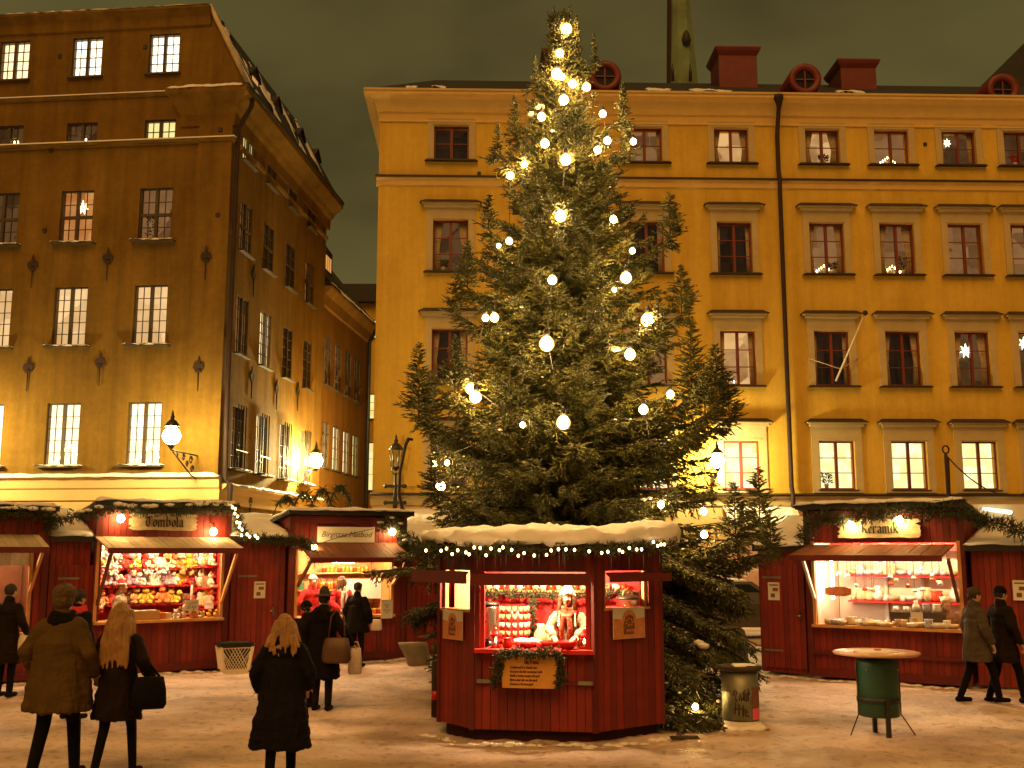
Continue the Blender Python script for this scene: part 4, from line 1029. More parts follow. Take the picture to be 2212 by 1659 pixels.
bulbs = [(1224, 62, 1.3), (1209, 115, 1.0), (1203, 160, 1.35), (1214, 166, .8), (1237, 181, 1), (1267, 188, 1), (1218, 216, 1.2), (1170, 252, 1), (1302, 246, .9), (1177, 310, 1.05), (1312, 304, .9), (1368, 306, .8), (1291, 324, .9),
         (1222, 345, 1.3), (1133, 355, .85), (1102, 379, .9), (1211, 467, 1.3), (1325, 474, .85), (1077, 531, .5), (1100, 521, .8), (1366, 542, .7), (1193, 605, 1.0), (1352, 600, 1.25), (1327, 626, .5), (1049, 687, .8), (1068, 686, 1), (1399, 692, 1.5),
         (1181, 743, 1.6), (1361, 766, 1.2), (1017, 840, 1.2), (1027, 858, 1.3), (1448, 852, .85), (1390, 885, 1.0), (1129, 918, .6), (1217, 913, 1.4), (952, 1050, 1.1), (938, 1002, .7), (966, 1000, .6), (1428, 1090, .8), (1520, 1105, .8), (1521, 1155, .8), (1502, 1527, .6)]
def bulb_mesh(b): b.lathe([(.004, -.058), (.035, -.048), (.057, -.018), (.058, .012), (.042, .042), (.024, .058)], 12)
def cap_mesh(b): b.lathe([(.024, .056), (.022, .10), (.008, .125)], 8)
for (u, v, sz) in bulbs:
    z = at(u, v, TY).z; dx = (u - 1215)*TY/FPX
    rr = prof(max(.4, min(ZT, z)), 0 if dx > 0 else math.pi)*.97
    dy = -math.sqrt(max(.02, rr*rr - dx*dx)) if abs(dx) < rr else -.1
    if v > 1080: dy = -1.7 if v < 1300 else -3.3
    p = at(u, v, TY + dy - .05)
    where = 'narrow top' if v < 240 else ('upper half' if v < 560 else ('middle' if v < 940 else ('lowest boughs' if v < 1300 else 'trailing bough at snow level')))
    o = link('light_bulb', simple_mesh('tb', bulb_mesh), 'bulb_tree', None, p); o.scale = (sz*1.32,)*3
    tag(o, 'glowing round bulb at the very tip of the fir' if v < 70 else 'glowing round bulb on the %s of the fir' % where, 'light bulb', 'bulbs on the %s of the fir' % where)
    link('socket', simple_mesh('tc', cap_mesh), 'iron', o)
cb = MB(); ctr = Vector((TX, TY, 0))
for side in (-1, 0, 1):
    pts = []
    for (u, v, sz) in sorted(bulbs, key=lambda q: q[1]):
        if (side == 0) != (abs(u - 1215) < 35) or (side and (u - 1215)*side <= 0) or v > 1100: continue
        z = at(u, v, TY).z; dx = (u - 1215)*TY/FPX; q = prof(max(.4, min(ZT, z)), 0 if dx > 0 else math.pi)*.97
        pts.append(at(u, v, TY + (-math.sqrt(max(.02, q*q - dx*dx)) if abs(dx) < q else -.1) + .16) - ctr + Vector((0, 0, .12)))
    for a, b in zip(pts[:-1], pts[1:]): cb.tube([a, (a + b)/2 + Vector((0, .05, -.06)), b], .005, 4)
tag(cb.build('light_cable', 'iron', tree), kind='stuff')
# fan of bare twigs sticking up by the lowest bulb
b0 = ground(1510, 1520)
tw = thing('twig_bundle', 'fan of thin bare twigs standing in the snow right of the fir', 'twigs', b0)
mb = MB()
for i in range(17):
    a = -.35 + .7*i/16; y = random.uniform(-.12, .12); h = random.uniform(.42, .58)
    mb.tube([(a*.22, y*.5, 0), (a*.45 + .02, y, h)], [.010, .005], 5)
mb.build('twigs', 'bark', tw)
# ================================================================ MARKET STALLS
def garland(name, label, cat, pts, width=.11, dens=150, bulbs=(), snow=0, group=None, bulb_r=.016, mats='garland_green', sag=0):
    """a rope of cut spruce along world points; bulbs are world points"""
    pts = [Vector(p) for p in pts]; o = pts[0].copy()
    t = thing(name, label, cat, o, 0, group)
    mb = MB(); mb.tube([p - o for p in pts], .014, 5); mb.build('rope', 'bark', t)
    P0, P1, RR = [], [], []; sn = MB(); ns = 0
    for a, b in zip(pts[:-1], pts[1:]):
        d = (b - a); L = d.length; d = d.normalized(); s = d.cross(Vector((0, 0, 1))); s = s.normalized() if s.length > .1 else Vector((1, 0, 0)); u_ = s.cross(d)
        for i in range(max(2, int(L*dens))):
            p = a + d*(L*random.random()); az = random.random()*6.28
            e = (d*random.uniform(-.9, .9) + s*math.cos(az) + u_*math.sin(az)).normalized(); w = width*random.uniform(.5, 1.25)
            P0.append(p - o); P1.append(p - o + e*w); RR.append(random.uniform(.007, .012))
            for k in range(2):
                f = p + e*w*random.uniform(.3, .7); g = (e + Vector((random.uniform(-.8, .8), random.uniform(-.8, .8), random.uniform(-.8, .8)))).normalized()
                P0.append(f - o); P1.append(f - o + g*w*.5); RR.append(.008)
        if snow:
            for i in range(int(L*snow)):
                p = a + d*(L*random.random()) - o; r_ = random.uniform(.025, .06); sn.ball(p + Vector((0, -.03, width*.55)), (r_*2.0, r_*1.3, r_*.8), 7); ns += 1
    V, F = spindles(P0, P1, RR); npmesh('needles', V, F, mats, t)
    if ns: tag(sn.build('garland_snow', 'snow', t), kind='stuff')
    for p in bulbs:
        b = link('bulb', simple_mesh(('gb', bulb_r), lambda m: m.ball((0, 0, 0), (bulb_r, bulb_r, bulb_r*1.25), 8)), 'bulb_small', t, Vector(p) - o)
    return t
def wobble(a, b, n, amp=.03, sag=0):
    a, b = Vector(a), Vector(b)
    return [a + (b - a)*(i/n) + Vector((0, 0, -sag*4*(i/n)*(1 - i/n) + (random.uniform(-amp, amp) if 0 < i < n else 0))) for i in range(n + 1)]
YROT = Matrix(((0, -1, 0, 0), (1, 0, 0, 0), (0, 0, 1, 0), (0, 0, 0, 1)))      # local x -> y
def roof_slab(t, W, d, zf, zb, ox=.14, of=.16, snow=.09, lip='roof_dark', right=True):
    mb = MB(); a, b = -ox, W + ox
    f = lambda y: zf + (zb - zf)*y/d
    mb.loft([[Vector((x, y, f(y) + e)) for x, e in ((a, 0), (b, 0), (b, .07), (a, .07))] for y in (-of, d + .1)], smooth=False)
    mb.build('roof', lip, t)
    mb = MB(); mb.boxb(a - .005, b + .005, -of - .025, -of - .001, f(-of) - .02, f(-of) + .085); mb.build('fascia', 'dark_metal_sheet', t)
    mb = MB(); snow_sheet(mb, (a - .02, -of - .07, f(-of) + .087), (b + .02, -of - .07, f(-of) + .087), (b, d + .1, f(d) + .09), (a, d + .1, f(d) + .09), snow, int(W*12), int(d*9), .035, W*7 + zf, .035)
    mb.build('roof_snow', 'snow', t)
def stall(label, F, W, d, zf, zb, op, cat='market stall', inner='red_gloss', group=None, yb=1.45):
    t = thing('market_stall', label, cat, F.o, F.rz, group)
    s0, s1, z0, z1 = op
    zw = zf - .01
    mb = MB(); mb.boards(.05, W - .05, .10, zw, 0, .03, .11, [op]); mb.build('front_wall', 'red_paint', t)
    mb = MB(); mb.boxb(.04, W - .04, .032, .045, .1, z0); mb.boxb(.04, W - .04, .032, .045, z1, zw - .01)
    mb.boxb(.04, s0 - .002, .032, .045, z0 + .002, z1 - .002); mb.boxb(s1 + .002, W - .04, .032, .045, z0 + .002, z1 - .002); mb.build('backing', 'groove_dark', t)
    for nm, x in (('side_wall', 0), ('side_wall', W)):
        mb = MB(); mb.T = YROT.copy(); zs = lambda y: zf + (zb - zf)*y/d
        n = int(d/.11)
        for i in range(n):
            y0_, y1_ = d*i/n + .004, d*(i + 1)/n - .004
            xx = x; dx = .03 if x == 0 else -.03
            q = random.uniform(-.004, .004)
            mb2 = [(y0_, -(xx + q), .1), (y1_, -(xx + q), .1), (y1_, -(xx + q), zs(y1_) - .01), (y0_, -(xx + q), zs(y0_) - .01), (y0_, -(xx + dx), .1), (y1_, -(xx + dx), .1), (y1_, -(xx + dx), zs(y1_) - .01), (y0_, -(xx + dx), zs(y0_) - .01)]
            mb.add(mb2, [(0, 1, 2, 3), (7, 6, 5, 4), (0, 4, 5, 1), (1, 5, 6, 2), (2, 6, 7, 3), (3, 7, 4, 0)])
        mb.build(nm, 'red_paint', t)
    mb = MB()
    for x in (0, W): mb.boxb(x - .055, x + .055, -.03, .04, .06, zw - .02)
    mb.boxb(.056, W - .056, -.028, -.006, zf - .16, zf - .03); mb.boxb(.056, W - .056, -.028, -.006, .06, .20)
    mb.build('corner_trim', 'red_paint_dark', t)
    mb = MB(); mb.boxb(.06, W - .06, yb, yb + .03, .05, min(zf, zb) - .05); mb.build('back_wall', inner, t)
    for x0, x1 in ((.035, .05), (W - .05, W - .035)):
        mb = MB(); mb.boxb(x0, x1, .05, yb - .002, .4, min(zf, zb) - .06); mb.build('lining', inner, t)
    mb = MB(); mb.boxb(.05, W - .05, .05, yb - .01, z1 + .26, z1 + .28); mb.build('ceiling', 'pine', t)
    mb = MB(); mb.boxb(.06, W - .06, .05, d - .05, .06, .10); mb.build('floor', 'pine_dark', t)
    mb = MB(); mb.boxb(s0 - .05, s1 + .05, -.16, .42, z0 - .05, z0 - .001); mb.build('counter', 'pine', t)
    for x in (s0 - .03, s1 + .03):
        mb = MB(); mb.boxb(x - .028, x + .028, -.036, .05, z0 + .001, z1 + .03); mb.build('opening_frame', 'pine', t)
    roof_slab(t, W, d, zf, zb)
    return t
def flap(t, hs0, hs1, hz, fs0, fs1, fy, fz, mat_, n=18, snow=0, name='awning'):
    mb = MB()
    for i in range(n):
        a, b = i/n + .0015, (i + 1)/n - .0015; q = random.uniform(-.004, .004)
        p = [Vector((hs0 + (hs1 - hs0)*a, -.03, hz + q)), Vector((hs0 + (hs1 - hs0)*b, -.03, hz + q)), Vector((fs0 + (fs1 - fs0)*b, fy, fz + q)), Vector((fs0 + (fs1 - fs0)*a, fy, fz + q))]
        mb.add([x - Vector((0, 0, .025)) for x in p] + p, [(0, 1, 2, 3), (7, 6, 5, 4), (0, 4, 5, 1), (1, 5, 6, 2), (2, 6, 7, 3), (3, 7, 4, 0)])
    o = mb.build(name, mat_, t)
    mb = MB(); mb.beam((fs0, fy - .014, fz - .045), (fs1, fy - .014, fz - .045), .025, .10); mb.build('awning_rail', 'red_paint_dark', t)
    return o
def brace(t, a, b, m='pine'):
    mb = MB(); mb.beam(a, b, .045, .06); mb.build('brace', m, t)
def stall_lamp(t, x, y, z, r=.045, m='stall_lamp'):
    mb = MB(); mb.ball((x, y, z), r, 10); o = mb.build('bulb', m, t)
    mb = MB(); mb.lathe([(r*.5, r*.85), (r*.45, r*1.6), (.008, r*1.7)], 8, (x, y, z)); mb.build('socket', 'iron', o)
def shelf(t, x0, x1, y0, y1, z, m):
    mb = MB(); mb.boxb(x0, x1, y0, y1, z - .03, z); mb.build('shelf', m, t)
def spot(t, x, z, y=-.16):
    mb = MB(); mb.lathe([(.03, -.075), (.065, -.035), (.068, .015), (.03, .06)], 12, (x, y, z)); o = mb.build('lamp', 'spot_bulb', t)
    mb = MB(); mb.tube([(x, -.01, z + .16), (x, y, z + .16), (x, y, z + .06)], .015, 6); mb.build('lamp_arm', 'iron', o)
def plank_sign(parent, F, s, z, w, h, m, name='sign_board'):
    """a rough board with split ends"""
    mb = MB(); pts = []; n = 9
    for i in range(n): pts.append((-w/2 + (.0 if i % 2 else .07*w*random.random()), h/2 - h*i/(n - 1) + random.uniform(-.01, .01)*(0 < i < n - 1)))
    bot = [(-w/2 + w*k/8, -h/2 + random.uniform(-.012, .012)) for k in range(1, 8)]
    rgt = [(w/2 - (.0 if i % 2 else .08*w*random.random()), -h/2 + h*i/(n - 1)) for i in range(n)]
    top = [(w/2 - w*k/8, h/2 + random.uniform(-.012, .012)) for k in range(1, 8)]
    mb.prism(pts + bot + rgt + top, -.03, 0)
    return mb
def item(name, mesh, m, p, rz, label, cat, group, sc=1):
    o = link(name, mesh, m, None, p, rz); o.scale = (sc,)*3
    return tag(o, label, cat, group)
# --- small goods ------------------------------------------------------------
def m_bear(b):
    b.ball((0, 0, .07), (.06, .05, .07), 9); b.ball((0, -.01, .165), (.05, .047, .047), 9); b.ball((0, -.055, .155), (.022, .02, .018), 6)
    for s in (-1, 1): b.ball((s*.038, 0, .208), (.018, .012, .018), 6); b.caps((s*.05, -.01, .11), (s*.08, -.05, .07), .022, .02, 6); b.caps((s*.035, -.02, .03), (s*.05, -.09, .025), .027, .028, 6)
def m_rabbit(b):
    b.ball((0, 0, .06), (.05, .045, .065), 9); b.ball((0, -.01, .15), (.04, .042, .042), 9)
    for s in (-1, 1): b.caps((s*.018, 0, .18), (s*.03, .01, .27), .014, .012, 6); b.caps((s*.03, -.02, .025), (s*.04, -.08, .02), .024, .024, 6); b.caps((s*.045, -.01, .09), (s*.06, -.05, .06), .018, .016, 6)
def m_duck(b):
    b.ball((0, 0, .05), (.045, .065, .05), 9); b.ball((0, -.04, .12), (.034, .034, .034), 9); b.ball((0, -.08, .115), (.016, .022, .008), 6); b.caps((0, .05, .06), (0, .085, .09), .022, .006, 6)
def m_box(b): b.boxb(-.07, .07, -.05, .05, 0, .14); b.boxb(-.072, .072, -.052, .052, .06, .075)
def m_doll(b):
    b.lathe([(.055, 0), (.05, .06), (.03, .12), (.022, .13)], 9); b.ball((0, 0, .165), .036, 8); b.lathe([(.042, .185), (.03, .22), (.004, .27)], 8)
    for s in (-1, 1): b.caps((s*.028, 0, .115), (s*.065, -.03, .07), .012, .010, 5)
def m_bottle(b): b.lathe([(.030, 0), (.032, .10), (.028, .13), (.012, .16), (.011, .20), (.014, .205), (.013, .22)], 9)
def m_jar(b): b.lathe([(.040, 0), (.044, .02), (.044, .075), (.036, .088)], 10)
def m_lid(b): b.lathe([(.040, .089), (.041, .108), (.038, .112)], 10)
def m_cup(b):
    b.lathe([(.026, 0), (.036, .02), (.038, .075), (.034, .075), (.031, .02), (.001, .018)], 10); b.tube([(.036, 0, .06), (.06, 0, .05), (.06, 0, .03), (.036, 0, .02)], .006, 5)
def m_bowl(b): b.lathe([(.035, 0), (.07, .03), (.085, .065), (.079, .065), (.063, .033), (.001, .012)], 12)
def m_pot(b): b.lathe([(.05, 0), (.066, .04), (.058, .09), (.052, .105), (.064, .125), (.058, .125), (.046, .104), (.05, .05), (.001, .03)], 12)
def m_plate(b): b.lathe([(.001, .0), (.05, .004), (.095, .018), (.095, .024), (.05, .012), (.001, .008)], 14)
def m_vase(b): b.lathe([(.035, 0), (.06, .05), (.05, .10), (.026, .14), (.034, .17), (.028, .17), (.02, .14), (.001, .13)], 12)
GM = {k: simple_mesh(k, f) for k, f in dict(bear=m_bear, rabbit=m_rabbit, duck=m_duck, box=m_box, doll=m_doll, bottle=m_bottle, jar=m_jar, lid=m_lid, cup=m_cup, bowl=m_bowl, pot=m_pot, plate=m_plate, vase=m_vase).items()}
# ---------------------------------------------------------------- prize stall
pT = ground(195, 1468); TH = R(36); FT = Face(pT.x, pT.y, TH); WT = 2.42
zT = at(203, 1082, pT.y).z - .10
s0, z0 = FT.uv(206, 1343); s1, _ = FT.uv(472, 1335); z1 = FT.zv(340, 1163)
OT = (s0, s1, z0, z1)
tom = stall('red wooden prize stall crammed with soft toys at the left, awning board lit pale', FT, WT, 2.4, zT, zT - .45, OT)
hz = FT.zv(350, 1160); fs0, fz = FT.uv(262, 1184, -.75); fs1, _ = FT.uv(540, 1187, -.75)
flap(tom, s0 - .1, s1 + .12, hz, s0 - .06, s1 + .16, -.75, fz, 'grey_board', 20)
for x in (s0, s1 + .03): brace(tom, (x, -.04, z0 + .30), (x + .02, -.68, fz - .07), 'pine' if x > 1 else 'pine_dark')
pw, pz = FT.uv(352, 1128); w_ = FT.su(423, 1128) - FT.su(275, 1128); h_ = FT.zv(352, 1111) - FT.zv(352, 1147)
sg = thing('stall_sign', 'rough pale board lettered Tombola between two lamps', 'sign', FT.P(pw, -.036, pz), FT.rz)
plank_sign(sg, FT, 0, 0, w_, h_, 0).build('board', 'birch_board', sg)
bl, bw = blackletter('Tombola', h_*.62, -.042, -.032); bl.build('lettering', 'ink', sg, (-bw/2, 0, -h_*.28))
for (u, v) in ((261, 1119), (461, 1148)):
    x, z = FT.uv(u, v, -.16); spot(tom, x, z)
yb_ = 1.45
zsh = [FT.zv(340, v, 1.2) for v in (1228, 1264, 1304)]
for z in zsh: shelf(tom, .1, WT - .1, 1.12, 1.43, z, 'red_gloss')
for z in (zsh[0] + .05, zsh[1] - .05, z0 + .15, zsh[2] - .02): shelf(tom, .052, .26, .30, 1.1, z, 'red_gloss')
for x in (.7, 1.7): stall_lamp(tom, x, .30, z1 + .13, .05)
kinds = ['bear', 'rabbit', 'doll', 'bear', 'box', 'duck', 'bear']
cname = ['cream', 'orange', 'red', 'white', 'mauve', 'yellow', 'brown', 'rust']
kname = {'bear': 'teddy bear', 'rabbit': 'plush rabbit', 'doll': 'doll with pointed cap', 'box': 'gift box', 'duck': 'toy duck', 'bottle': 'bottle'}
def toy(p, rz, k, c, where, sc):
    item(k if k != 'bear' else 'teddy_bear', GM[k], 'plush_%d' % c, p, rz, '%s %s %s' % (cname[c], kname[k], where), kname[k].split()[-1], '%s %ss %s' % (cname[c], kname[k], where), sc)
rr = random.Random(3)
for zi, (z, nm) in enumerate(zip(zsh, ('on the top shelf of the prize stall', 'on the middle shelf of the prize stall', 'on the lowest shelf of the prize stall'))):
    n = 15 if zi < 2 else 13
    for i in range(n):
        x = .3 + (WT - .5)*(i + rr.uniform(-.2, .2))/(n - 1)
        toy(FT.P(x, rr.uniform(1.20, 1.28), z), FT.rz + rr.uniform(-.4, .4), rr.choice(kinds), rr.choice([0, 3, 3, 0, 2, 4, 5, 7] if zi < 2 else [6, 7, 5, 2, 6, 1, 5]), nm, rr.uniform(1.25, 1.75))
    if zi < 2:
        for i in range(7):
            x = .4 + (WT - .6)*i/6 + rr.uniform(-.08, .08); toy(FT.P(x, 1.16, z + .17 + rr.uniform(0, .04)), FT.rz + rr.uniform(-.5, .5), rr.choice(['bear', 'rabbit', 'doll']), rr.choice([0, 3, 3, 4, 1]), 'piled on ' + nm[3:], rr.uniform(1.0, 1.35))
for zi, z in enumerate((zsh[0] + .05, zsh[1] - .05, z0 + .15, zsh[2] - .02)):
    shelf(tom, WT - .26, WT - .052, .35, 1.1, z, 'red_gloss')
    for i in range(4): toy(FT.P(WT - .15, .42 + i*.19, z), FT.rz + 1.1, rr.choice(kinds), rr.choice([1, 6, 7, 5, 0, 3]), 'on the right wall of the prize stall', rr.uniform(1.3, 1.7))
    for i in range(5): toy(FT.P(.15, .36 + i*.165, z), FT.rz - 1.2, rr.choice(kinds), rr.choice([1, 2, 7, 1, 0, 3]), 'on the left wall of the prize stall', rr.uniform(1.3, 1.7))
for i in range(16):
    x = s0 + .55 + (s1 - s0 - .62)*(i + rr.uniform(-.2, .2))/15
    if i in (1, 2, 3, 4): continue
    toy(FT.P(x, rr.uniform(-.05, .18), z0), FT.rz + rr.uniform(-.4, .4), 'duck' if i > 12 else rr.choice(['box', 'duck', 'bear', 'doll']), 5 if i > 12 else rr.choice([0, 3, 7, 6]), 'on the counter of the prize stall', rr.uniform(.8, 1.15))
tb = thing('cardboard_tray', 'open cardboard tray of small white prizes on the prize stall counter', 'box', FT.P(s0 + .85, .08, z0), FT.rz)
mb = MB()
for (a, b, c, e) in ((-.27, .27, -.16, -.15), (-.27, .27, .15, .16), (-.27, -.26, -.149, .149), (.26, .27, -.149, .149)): mb.boxb(a, b, c, e, 0, .16)
mb.boxb(-.259, .259, -.149, .149, 0, .01); mb.build('tray', 'card_brown', tb)
for i in range(9): toy(FT.P(s0 + .65 + .05*i, .04 + .05*(i % 3), z0 + .06), FT.rz + rr.uniform(-1, 1), 'box', 3, 'lying in the cardboard tray', .8)
sgn = thing('price_sign', 'small handwritten price card on a white stick amid the prizes', 'sign', FT.P(s1 - .55, -.02, z0), FT.rz)
mb = MB(); mb.tube([(0, 0, 0), (0, 0, .62)], .022, 8); mb.build('stick', 'white_board', sgn)
mb = MB(); mb.boxb(-.13, .13, -.035, -.025, .14, .34); mb.build('card', 'paper', sgn)
o = link('writing', text_mesh('1 LOTT\n20 KR', .07, 0, .001), 'ink', sgn, (0, -.037, .24)); upright(o)
# ---------------------------------------------------------------- food stall
pB = ground(621, 1442); FB = Face(pB.x, pB.y, R(33)); WB = 2.5
zB = at(620, 1101, pB.y).z - .10
s0b, z0b = FB.uv(640, 1333); s1b, _ = FB.uv(842, 1328); z1b = FB.zv(740, 1190)
bir = stall('red wooden food stall of bottles and jars, second tall stall from the left', FB, WB, 2.5, zB, zB - .45, (s0b, s1b, z0b, z1b), inner='pine')
hz = FB.zv(740, 1172); _, fz = FB.uv(740, 1205, -.7)
flap(bir, s0b - .05, s1b + .1, hz, s0b - .02, s1b + .14, -.7, fz, 'pine_dark', 20)
for x in (s0b, s1b + .03): brace(bir, (x, -.04, fz - .55), (x + .02, -.62, fz - .06), 'pine' if x > 1 else 'pine_dark')
pw, pz = FB.uv(746, 1155); w_ = FB.su(808, 1155) - FB.su(685, 1155); h_ = FB.zv(746, 1138) - FB.zv(746, 1171)
sg = thing('stall_sign', 'white board lettered Birgittas Matbod in slanted serif above a brown awning', 'sign', FB.P(pw, -.036, pz), FB.rz)
mb = MB(); mb.boxb(-w_/2, w_/2, -.025, 0, -h_/2, h_/2); mb.build('board', 'white_board', sg)
me = text_mesh("Birgittas Matbod", h_*.52, .35, .002); xs = [v.co.x for v in me.vertices]; sc = w_*.9/(max(xs) - min(xs))
o = link('lettering', me, 'ink_grey', sg, (0, -.028, 0)); upright(o); o.scale = (sc, min(1, sc*1.2), 1)
mb = MB(); mb.tube([(-w_*.4, -.04, -h_*.5), (0, -.05, 0), (w_*.47, -.04, h_*.42)], .007, 5); mb.build('cord', 'iron', sg)
for (u, v) in ((678, 1182), (855, 1148)):
    x, z = FB.uv(u, v, -.28); spot(bir, x, z, -.28 if u < 700 else -.12)
x, z = FB.uv(742, 1213, .5)
mb = MB(); mb.lathe([(.02, 0), (.035, .01), (.035, .49), (.02, .50)], 10); o = mb.build('tube_lamp', 'tube_white', bir, (x - .25, .5, z)); o.rotation_euler = (0, math.pi/2, 0)
for x in (.5, 1.9): stall_lamp(bir, x, .25, z1b + .10, .045)
zs_ = [FB.zv(740, v, 1.3) for v in (1236, 1272, 1300)]
for z in zs_: shelf(bir, .1, WB - .1, 1.2, 1.43, z, 'pine')
for i in range(24): item('bottle', GM['bottle'], 'honey' if i % 3 else 'jam', FB.P(.95 + i*.061, 1.28, zs_[1]), 0, 'slim bottle in the long row on the middle shelf of the food stall', 'bottle', 'bottles on the food stall shelf', .95)
def jar(p, m, lab, grp):
    o = item('jar', GM['jar'], m, p, 0, lab, 'jar', grp); link('lid', GM['lid'], 'lid_gold', o)
for i in range(12): jar(FB.P(1.25 + i*.09, 1.28, zs_[0]), 'honey' if i % 4 else 'jam', 'preserve jar on the top shelf of the food stall', 'jars on the top shelf')
for i in range(8): jar(FB.P(.35 + i*.1, 1.28, zs_[2]), 'honey', 'honey jar on the lowest shelf of the food stall', 'jars on the lowest shelf')
for i in range(6): jar(FB.P(1.75 + i*.09, .2, z0b), 'jam' if i % 2 else 'honey', 'jar set out on the food stall counter', 'jars on the counter')
for i in range(5): item('box', GM['box'], 'green_box' if i % 2 else 'card_brown', FB.P(.2 + i*.17, 1.27, zs_[0] if i < 3 else zs_[1]), FB.rz, 'green packet on a food stall shelf' if i % 2 else 'brown packet on a food stall shelf', 'packet', 'packets on the food stall shelves', 1.1)
mb = MB(); mb.boxb(-.42, .42, -.006, .006, 0, .42); o = mb.build('menu_poster', 'paper', None, FB.P(2.02, .92, z0b + .28), FB.rz); tag(o, 'big blank cream sheet standing inside the food stall at the right', 'poster')
mb = MB(); mb.boxb(-.13, .13, -.006, .006, -.20, .18); o = mb.build('price_list', 'paper', None, FB.P(s1b - .16, -.175, z0b + .12), FB.rz); tag(o, 'handwritten list taped to the food stall counter edge', 'price list')
link('writing', text_mesh('Senap\nSylt\nHonung\nGelé', .05, 0, .001), 'ink_grey', o, (0, -.008, 0)).rotation_euler = (math.pi/2, 0, 0)
# ---------------------------------------------------------------- pottery stall
pK2 = ground(2096, 1491); FK0 = Face(pK2.x, pK2.y, R(-35)); WK = 2.62
FK = Face(*(FK0.P(-WK, 0, 0).xy), R(-35))
zK = at(2090, 1082, pK2.y).z - .10
s0k, z0k = FK.uv(1752, 1349); s1k, _ = FK.uv(2078, 1357); z1k = FK.zv(2000, 1172)
z0k = (z0k + FK.zv(2078, 1357))/2
s0k = max(.12, s0k)
ker = stall('red wooden pottery stall with white lit shelves at the right', FK, WK, 2.5, zK, zK - .4, (s0k, s1k, z0k, z1k), inner='wall_pink')
fs0, fz = FK.uv(1690, 1206, -.7)
flap(ker, s0k - .10, s1k - .02, z1k - .03, s0k - .28, s1k - .10, -.62, FK.zv(1850, 1200, -.62), 'pine_dark', 22)
zfl = FK.zv(1850, 1200, -.62)
for x in (s0k - .02, s1k - .02): brace(ker, (x, -.04, z0k + .45), (x + .0, -.56, zfl - .06), 'white_plastic' if x < 1 else 'pine_dark')
pw, pz = FK.uv(1899, 1142); w_ = FK.su(1990, 1142) - FK.su(1810, 1142); h_ = FK.zv(1899, 1124) - FK.zv(1899, 1160)
sg = thing('stall_sign', 'rough gold board lettered Keramik under two bright lamps', 'sign', FK.P(pw, -.036, pz), FK.rz)
plank_sign(sg, FK, 0, 0, w_, h_*1.1, 0).build('board', 'birch_board', sg)
bl, bw = blackletter('Keramik', h_*.62, -.042, -.032); bl.build('lettering', 'ink_green', sg, (-bw/2 + .02, 0, -h_*.26))
for (u, v) in ((1838, 1132), (1942, 1122)):
    x, z = FK.uv(u, v, -.2); spot(ker, x, z, -.2)
mb = MB(); zl_ = FK.zv(1850, 1412); mb.boxb(s0k - .1, s1k + .1, -.06, -.008, zl_ - .04, zl_ + .02); mb.build('ledge', 'red_paint_dark', ker)
mb = MB(); mb.lathe([(.02, 0), (.028, .01), (.028, .79), (.02, .80)], 10); mb.build('tube_lamp', 'tube_white', ker, (s0k + .16, .42, z0k + .42))
for x in (.9, 1.9): stall_lamp(ker, x, .3, z1k + .12, .05)
mb = MB(); mb.boxb(.06, WK - .06, 1.05, 1.08, z1k - .14, z1k + .2); mb.build('valance', 'red_gloss', ker)
zk = [FK.zv(1900, v, 1.25) for v in (1243, 1298)]
for z in zk: shelf(ker, .3, WK - .3, 1.2, 1.43, z, 'red_gloss')
mb = MB()
for x in (.95, 1.6): mb.boxb(x - .03, x + .03, 1.40, 1.44, z0k - .3, z1k)
mb.build('shelf_upright', 'white_board', ker)
cer = ['ceramic_white', 'ceramic_blue', 'ceramic_brown', 'ceramic_red', 'ceramic_tan']; cn = ['white', 'blue patterned', 'brown patterned', 'red', 'tan']
def pottery(p, k, c, where, sc=1.0): item(k, GM[k], cer[c], p, rr.random()*6, '%s pottery %s %s' % (cn[c], k, where), k, '%s %ss %s' % (cn[c], k, where), sc)
for i in range(13): pottery(FK.P(.38 + i*.15, 1.28, zk[0]), rr.choice(['cup', 'bowl', 'pot', 'plate']) if i % 3 else 'bowl', rr.choice([1, 1, 2, 0]), 'on the upper pottery shelf', rr.uniform(1.3, 1.6))
for i in range(13): pottery(FK.P(.38 + i*.15, 1.28, zk[1]), rr.choice(['vase', 'bowl', 'pot', 'cup']), rr.choice([0, 0, 3, 4, 2]), 'on the lower pottery shelf', rr.uniform(1.3, 1.7))
for i in range(44): pottery(FK.P(s0k + .16 + (s1k - s0k - .28)*((i % 22) + rr.uniform(-.3, .3))/21, (rr.uniform(-.10, .0) if i < 22 else rr.uniform(.08, .22)), z0k), rr.choice(['bowl', 'cup', 'pot', 'bowl', 'cup']), rr.choice([0, 0, 4, 2, 1, 4]), 'crowding the pottery counter', rr.uniform(.9, 1.4))
for i in range(26):
    x = .42 + i*.072 + rr.uniform(-.03, .03); L = rr.uniform(.22, .75); zt = z1k - .06
    t_ = thing('hanging_ornament', 'small pottery ornament hanging on a cord in the pottery stall', 'ornament', FK.P(x, .45 + .3*(i % 2), zt), FK.rz, 'ornaments hanging in the pottery stall')
    mb = MB(); mb.tube([(0, 0, .2), (0, 0, -L)], .0035, 4); mb.build('cord', 'ink_brown', t_)
    mb = MB(); k = i % 3
    if k == 0: mb.lathe([(.05, -L - .06), (.045, -L - .02), (.02, -L), (.006, -L + .01)], 10)
    elif k == 1: mb.ball((0, 0, -L - .04), .04, 9)
    else: mb.lathe([(.03, -L - .07), (.055, -L - .05), (.055, -L - .03), (.03, -L - .01)], 10)
    mb.build('ornament', ['ceramic_white', 'ceramic_red', 'ceramic_white', 'ceramic_tan', 'ceramic_blue'][i % 5], t_)
